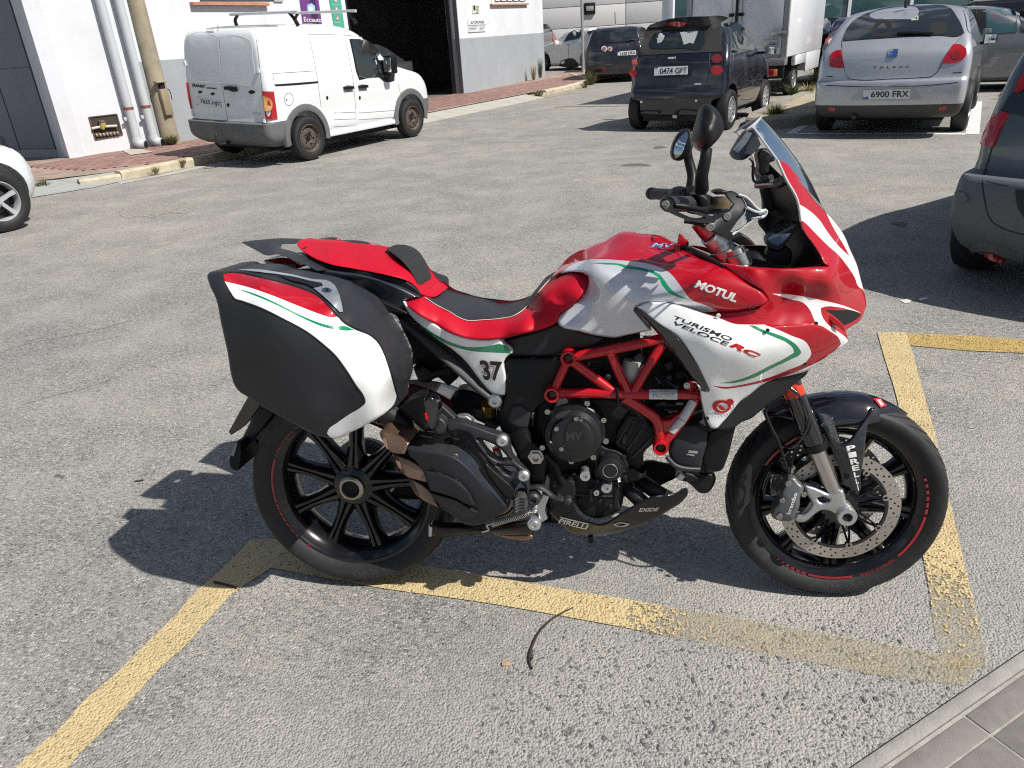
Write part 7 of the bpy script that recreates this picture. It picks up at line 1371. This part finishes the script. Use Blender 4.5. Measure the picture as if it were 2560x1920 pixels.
# ---- handlebar, controls, guards, mirrors
hb = bpy.data.objects.new('handlebar', None); COL.objects.link(hb); hb.parent = bike
eR, eL = bp('C 350,935,.415')[0], bp('C 240,843,-.415')[0]
cR, cL = bp('C 790,930,.13')[0], None
cl_ = cR*np.array([1, -1, 1])
tube('bar', hb, [eR, cR, cR+np.array([.02, .06, -.03]), cl_+np.array([.02, -.06, -.03]), cl_, eL], .011, M_BLK, 12, 4)
tube('grip', hb, [eR+(cR-eR)*.06, eR+(cR-eR)*.50], [.0165, .0175], M_SEATB, 16, 3); tube('grip', hb, [eL, eL+(cl_-eL)*.46], .0175, M_SEATB, 16, 3)
tube('throttle_housing', hb, [eR+(cR-eR)*.50, eR+(cR-eR)*.58, eR+(cR-eR)*.72], [.022, .024, .022], M_BLK, 16, 3); tube('switch_block', hb, [eL+(cl_-eL)*.46, eL+(cl_-eL)*.56, eL+(cl_-eL)*.70], [.022, .027, .023], M_BLK, 14, 3)
tube('bar_end', hb, [eL-(cl_-eL)*.02, eL+(cl_-eL)*.03], .019, M_BLK, 16, 0)
panel('grip_collar', hb, 'C 590,850 640,830 700,850 745,900 735,970 690,1000 660,960 640,900', .30, M_BLK, .06, edge=(8, .02))
bg_ = panel('lever_guard', hb, 'C 312,925 330,885 365,868 400,874 470,920 620,985 700,1020 770,1042 860,1002 920,990 918,1015 860,1052 790,1090 720,1098 580,1082 480,1048 400,1012 340,982', 'C 350,930,.425 700,1050,.40 900,1000,.33', M_BLK, .022, edge=(6, .008), holes=['C 425,945 470,958 600,1015 700,1050 640,1062 500,1020 440,985'])
hgd = panel('hand_guard', hb, 'C 712,1095 790,1060 880,1012 942,935 905,895 862,832 930,820 1000,858 1056,965 1050,990 980,1080 915,1175 980,1180 992,1208 935,1242 860,1222 790,1190 735,1150', 'C 712,1095,.40 880,1012,.37 862,832,.33 1056,965,.34 930,1240,.37 800,1150,.40', M_BLK, .006, edge=(5, .004))
df = panel('wind_deflector', hb, 'C 985,850 1060,878 1160,978 1220,985 1232,1010 1200,1046 1130,1062 1000,1152 935,1200 908,1182 980,1080 1046,995 1054,960', 'C 985,850,.33 1160,978,.31 1232,1010,.305 930,1195,.37 1050,970,.345', M_SMOKE, .004, edge=(4, .003))
tube('deflector_edge', df, bp('C 985,852,.333 1060,880,.325 1160,980,.313 1222,987,.309 1230,1012,.308 1200,1044,.311 1130,1060,.322 1000,1150,.352 935,1198,.372'), .003, mat('acrylic_edge_highlight', (.6, .6, .6), .2), 6)
tube('deflector_edge', df, bp('C 1054,960,.348 1140,1000,.325 1210,1000,.312'), .003, mat('acrylic_edge_highlight', (.6, .6, .6), .2), 6)
for s in ('C 360,937,.432', 'C 890,1040,.378', 'C 746,1130,.408'): bolt(hb, bp(s)[0], .0085, RT, M_STEEL, .004)
tube('brake_reservoir', hb, bp('C 835,968,.235 838,920,.235 841,872,.235'), [.022, .024, .023], mat('amber_reservoir', (.12, .09, .05), .25, coat=.5), 16, 3); panel('reservoir_cap', hb, 'C 768,830 800,815 880,818 900,840 900,862 850,850 790,850', .262, M_BLK, .05, edge=(6, .008))
panel('red_lever', hb, 'C 858,832 885,826 930,880 940,912 905,892', .30, M_RED, .01, edge=(3, .003))
tube('brake_lever', hb, bp('C 760,960,.28 680,985,.36 560,960,.40 440,945,.41'), .006, M_BLK, 8)
for sR, nm in ((True, 'R'), (False, 'L')):
    if sR: tube('mirror_stem', hb, bp('C 715,455,.395 700,560,.40 672,690,.39 668,805,.36'), [.0115, .012, .0135, .016], M_BLK, 14)
    else: tube('mirror_stem', hb, bp('C 545,480,-.385 560,560,-.39 590,690,-.38 585,800,-.36'), [.014, .0145, .016, .019], M_BLK, 14)
mr = panel('mirror', hb, 'C 578,395 590,320 620,210 660,105 710,68 760,82 815,135 850,205 862,292 830,352 760,432 700,492 660,482 605,442', 'C 578,395,.375 620,210,.385 710,68,.40 862,292,.40 700,492,.385 720,280,.445 690,380,.435', M_BLK, back=.365, edge=(16, .022), paint=[('C 585,395 625,400 640,450 665,478 610,440', mat('dark_red_plastic', (.16, .01, .012), .3))])  # dark red patch on the lower edge of the right mirror
ml = panel('mirror', hb, 'C 408,470 430,392 480,312 530,280 568,288 586,330 582,478 525,540 470,562 430,550 408,512', 'C 408,470,-.36 530,280,-.37 586,400,-.34 470,560,-.35 500,420,-.345', M_BLK, back=-.42, edge=(7, .012), paint=[('C 430,492 445,412 538,302 550,322 530,420 478,522 445,540', M_MIRROR)])
# risers, clamp, steering head
tube('bar_riser', hb, bp('C 640,1090,.06 700,1170,.06 740,1210,.06'), [.020, .020, .020], mat('clear_red_anodised', (.40, .06, .07), .25, metal=.8), 14, 3); tube('bar_riser', hb, bp('C 735,1205,.06 800,1260,.05 880,1350,.05'), [.026, .028, .030], M_ALU, 16, 3)
panel('steering_clamp', hb, 'C 765,1395 800,1372 880,1350 960,1330 1060,1370 1110,1420 1108,1450 1060,1475 960,1460 860,1450', 'C 765,1395,.02 960,1330,-.05 1108,1440,.10 900,1455,.10', M_ALU, .03, edge=(7, .01))
for s, r in (('C 870,1362,.06', .03), ('C 985,1395,.09', .030), ('C 800,1330,.0', .016)):
    c = bp(s)[0]; lathe('fork_cap', hb, [(0, .018), (r*.5, .018), (r*.55, .024), (r*.75, .024), (r*.8, .012), (r, .010), (r*1.04, -.02)], c, (.42, 0, -.9) if False else (-.38, 0, .92), M_STEEL, 24)
panel('left_guard', hb, 'C 895,1240 1000,1180 1060,1210 1180,1340 1160,1370 1100,1350 1000,1290', -.28, M_BLK, .02, edge=(6, .008))
tube('control_cable', hb, bp('C 900,1260,.0 960,1300,-.02 1010,1350,-.02 1050,1400,.0'), .006, M_BLK, 8)
for s in ('C 700,1005,.25 760,1000,.22 860,990,.2 920,1000,.15', 'C 520,1080,.1 600,1090,.1 700,1120,.1'): tube('control_cable', hb, bp(s), .006, M_BLK, 8)
# ---- exhaust, footrests, stand
ex = bpy.data.objects.new('exhaust', None); COL.objects.link(ex); ex.parent = bike
panel('muffler_cover', ex, 'F 62,885 75,872 200,890 330,908 440,935 520,985 600,1060 690,1165 780,1260 872,1345 895,1365 860,1395 780,1450 700,1490 610,1505 540,1495 480,1460 400,1400 320,1340 275,1280 240,1190 215,1110 200,1060 160,1010 120,960 80,930', 'F 70,880,.215 330,908,.243 520,985,.247 690,1165,.243 880,1350,.215 610,1500,.185 320,1340,.20 215,1100,.215 450,1100,.245 620,1280,.238', M_GREYP, back=.06, edge=(5, .005), corner=35)
panel('muffler_top', ex, 'F 62,882 75,845 105,832 200,845 300,862 400,875 480,890 540,915 590,950 640,1010 690,1080 760,1160 840,1250 905,1325 897,1362 872,1345 780,1260 690,1165 600,1060 520,985 440,935 330,908 200,890 75,872', 'F 75,845,.185 300,862,.195 480,890,.195 590,950,.195 690,1080,.195 840,1250,.19 905,1330,.18 872,1345,.216 690,1165,.2425 520,985,.246 330,908,.242 75,875,.213', mat('blue_black_metal', (.022, .027, .040), .34, spec=.4, dirt=(.06, .055, .05, .2), ds=12), th=.03, edge=(4, .003), corner=35)
MC = [bpy.data.objects['muffler_cover']]
panel('cover_fin', ex, 'F 205,1058 300,1075 400,1105 500,1165 570,1240 615,1340 560,1330 470,1285 340,1240 255,1215 225,1140', 'F 205,1058,.228 500,1165,.256 615,1340,.245 255,1215,.232', M_GREYP, .012, edge=(4, .004), corner=35)
panel('cover_fin', ex, 'F 245,1230 340,1262 480,1312 590,1372 640,1400 600,1440 520,1420 420,1370 330,1320 280,1280', 'F 245,1230,.226 480,1312,.244 640,1400,.228 330,1320,.22', M_GREYP, .012, edge=(4, .004), corner=35)
for q in ('F 245,1018 300,1050 380,1080 360,1086 290,1068', 'F 430,1100 480,1120 522,1165 505,1165 455,1130', 'F 552,1200 580,1240 588,1262 570,1250'): decal('cover_slot', ex, q, MC+[o for o in ex.children if o.name.startswith('cover_fin')], M_DARK, .0012, 4, 8)
for q, v_ in (('E 1238,390 1262,388 1480,470 1462,500 1440,560 1330,540 1300,510 1262,445', 'E 1240,390,.175 1480,470,.20 1440,560,.215 1310,520,.195'), ('E 1345,556 1440,590 1490,610 1600,700 1622,785 1560,770 1440,725 1405,680', 'E 1345,556,.185 1600,700,.215 1440,725,.205'), ('E 1462,740 1560,790 1640,850 1712,982 1640,955 1560,905 1515,860', 'E 1462,740,.185 1700,970,.205 1560,905,.20')):
    panel('exhaust_tip', ex, q, v_, M_BRONZE, back=.08, edge=(4, .005))
for q in ('E 1238,392 1270,402 1318,536 1300,515 1262,450', 'E 1345,558 1372,575 1440,722 1405,682', 'E 1462,742 1490,765 1562,905 1515,862'): decal('tip_bore', ex, q, [o for o in ex.children if o.name.startswith('exhaust_tip')], mat('tip_inner_bronze', (.13, .08, .055), .5, metal=.6), .002, 4, 9)
for s in ('F 462,928,.232', 'F 860,1350,.205'): bolt(ex, bp(s)[0], .0085, RT, M_STEEL, .005)
panel('heat_shield', ex, 'F 690,990 715,985 760,1030 860,1120 930,1185 945,1220 940,1290 900,1285 800,1190 720,1080', .215, M_BLK, .012, edge=(6, .006))
panel('silencer_bracket', ex, 'F 780,1440 900,1385 960,1300 960,1400 900,1440 800,1455', .12, M_BRONZE, .05, edge=(6, .01)); panel('silencer_plate', ex, 'F 770,1580 1105,1585 1100,1618 1060,1630 950,1622 850,1602', 'F 770,1580,.06 1100,1600,.06', M_BRONZE, .10, edge=(5, .006))
fp = panel('footrest_bracket', bike, 'F 370,655 440,645 500,648 640,690 750,730 850,765 890,790 905,830 925,930 970,985 1040,1040 1070,1080 1072,1160 1068,1280 1050,1290 1040,1200 1000,1140 940,1220 860,1140 760,1010 640,850 560,740 480,725 400,740', 'F 380,690,.19 850,790,.205 1040,1080,.20 760,1000,.20 600,720,.20', M_CASTG, .03, edge=(7, .008), holes=['F 640,785 700,800 820,860 870,910 912,960 860,975 790,960 740,920', 'F 808,1005 870,1010 960,1030 980,1055 920,1095 880,1080'])
mirrored(fp)
for s, r in (('F 848,802,.208', .0165), ('F 1025,1092,.204', .0165)):
    c = bp(s)[0]; lathe('bracket_bolt', bike, [(0, .004), (.005, .004), (.006, .010), (.012, .010), (r, .005), (r, -.01)], c, RT, M_ALU, 24)
panel('frame_plug', bike, 'F 365,800 380,780 410,775 435,795 435,825 410,845 380,842 362,825', .15, M_BLK, .03, edge=(6, .008)); bolt(bike, bp('F 398,820,.153')[0], .007, RT, M_STEEL, .005)
pf = panel('pillion_footrest', bike, 'F 0,520 60,470 150,425 200,418 205,470 210,580 225,690 220,735 160,690 80,610 10,545', 'F 0,520,.10 200,420,.20 220,730,.20', M_BLK, .05, edge=(9, .014))
pr = panel('footrest_rubber', bike, 'F 205,450 225,432 270,440 300,470 322,520 318,600 300,680 285,720 265,715 225,650 208,560', .225, M_GLOSSB, .035, edge=(8, .01)); panel('red_insert', bike, 'F 205,575 215,570 235,625 228,640 212,622', .228, M_LETR, .006)
panel('footrest_hinge', bike, 'F 285,720 320,600 350,620 385,660 380,720 345,765 300,760', .20, M_CASTG, .03, edge=(7, .009)); panel('hinge_arm', bike, 'F 315,520 340,500 420,570 500,650 420,655 360,630', .15, M_CASTG, .02, edge=(5, .006)); panel('bracket_tab', bike, 'F 470,600 560,600 600,640 600,660 500,645', .15, M_ALU, .02, edge=(4, .005))
panel('shock_knob', bike, 'F 585,560 620,520 660,525 760,600 800,690 770,700 700,660 610,610', .10, M_CASTG, .07, edge=(9, .02)); tube('shock_spring_end', bike, bp('F 705,665,.12 800,700,.12'), .017, M_BLK, 12, 0); tube('shock_body', bike, bp('F 735,495,.11 740,580,.1'), .022, mat('gold_shock', (.35, .22, .06), .3, metal=.8), 14, 0)
tube('brake_switch', bike, bp('F 800,880,.12 820,940,.12'), .012, M_ALU, 12, 0); tube('brake_switch_cap', bike, bp('F 792,858,.12 800,882,.12'), .010, M_LETR, 12, 0)
# rider footrest, brake pedal, stand
rf = panel('rider_footrest', bike, 'F 945,1280 965,1262 1030,1258 1050,1290 1052,1370 1030,1400 970,1405 945,1390', 'F 950,1300,.25 1050,1300,.20', mat('ribbed_rubber', (.05, .05, .05), .6, bump=.9, bs=160), .05, edge=(7, .012))
for k in range(5): tube('tread_rib', rf, bp('F %f,%f,.258 %f,%f,.245 %f,%f,.215' % (952, 1300+k*24, 990, 1276+k*25, 1045, 1290+k*22)), .0035, M_SEATB, 6)
bpd = tube('brake_pedal', bike, bp('F 1075,1195,.17 1150,1185,.175 1210,1215,.18 1270,1265,.19 1340,1290,.20 1375,1300,.20'), [.012, .012, .011, .010, .009, .009], M_CASTG, 10, 6, .6)
panel('pedal_tip', bike, 'F 1352,1300 1380,1282 1418,1290 1425,1310 1405,1340 1385,1335', .215, M_CASTG, .02, edge=(4, .005))
c = bp('F 1108,1285,.19')[0]; lathe('pedal_pivot', bike, [(0, .004), (.007, .004), (.009, .012), (.014, .012), (.019, .006), (.020, -.02)], c, RT, M_CASTG, 20)
panel('stand_bracket', bike, 'F 1180,1235 1240,1265 1205,1370 1225,1450 1175,1480 1150,1430 1130,1330 1160,1290', .175, M_ALU, .012, edge=(4, .004))
panel('stand_tab', bike, 'F 1090,1370 1120,1330 1145,1340 1140,1400 1100,1410', .182, M_ALU, .012, edge=(4, .004))
c = bp('F 1115,1490,.18')[0]; lathe('stand_pivot', bike, [(0, .010), (.006, .010), (.007, .014), (.013, .014), (.0135, .008), (.019, .006), (.020, -.03)], c, RT, M_ALU, 24)
panel('centre_stand', bike, 'F 238,1505 250,1488 300,1508 500,1522 700,1532 900,1515 1040,1495 1100,1480 1130,1545 1100,1570 900,1575 700,1572 500,1590 300,1602 240,1595', 'F 240,1540,.16 700,1550,.15 1100,1530,.15', M_BLK, .03, edge=(8, .012)); panel('stand_foot', bike, 'F 236,1500 262,1482 268,1520 258,1600 236,1596', .166, M_ALU, .03, edge=(4, .004))
a0, a1 = bp('F 765,1492,.185')[0], bp('F 1082,1395,.19')[0]; ax_ = (a1-a0)/np.linalg.norm(a1-a0); e1 = np.cross(ax_, [0, 0, 1.]); e1 /= np.linalg.norm(e1); e2 = np.cross(ax_, e1)
tube('return_spring', bike, [a0+(a1-a0)*k/264+.0085*(math.cos(2*math.pi*k/12)*e1+math.sin(2*math.pi*k/12)*e2) for k in range(265)], .0021, M_STEEL, 5, 0)
tube('spring_hook', bike, bp('F 765,1492,.185 720,1505,.185 735,1540,.182 680,1560,.175'), .003, M_STEEL, 6); tube('spring_hook', bike, bp('F 1080,1396,.19 1115,1385,.188 1130,1382,.186'), .003, M_STEEL, 6)
tube('side_stand', bike, [np.array([.62, .10, .30]), np.array([.60, .20, .16]), np.array([.57, .315, .05])], [.016, .014, .013], M_BLK, 12, 3); box('side_stand_foot', bike, (.53, .285, .040), (.61, .345, .048), M_BLK, .003)
for q in ('D 1240,640,.272', 'D 1560,930,.185', 'D 720,1400,.207', 'D 1660,580,.215'): bolt(sf, bp(q)[0], .0045, RT, M_CASTG, .004, 'fairing_screw')
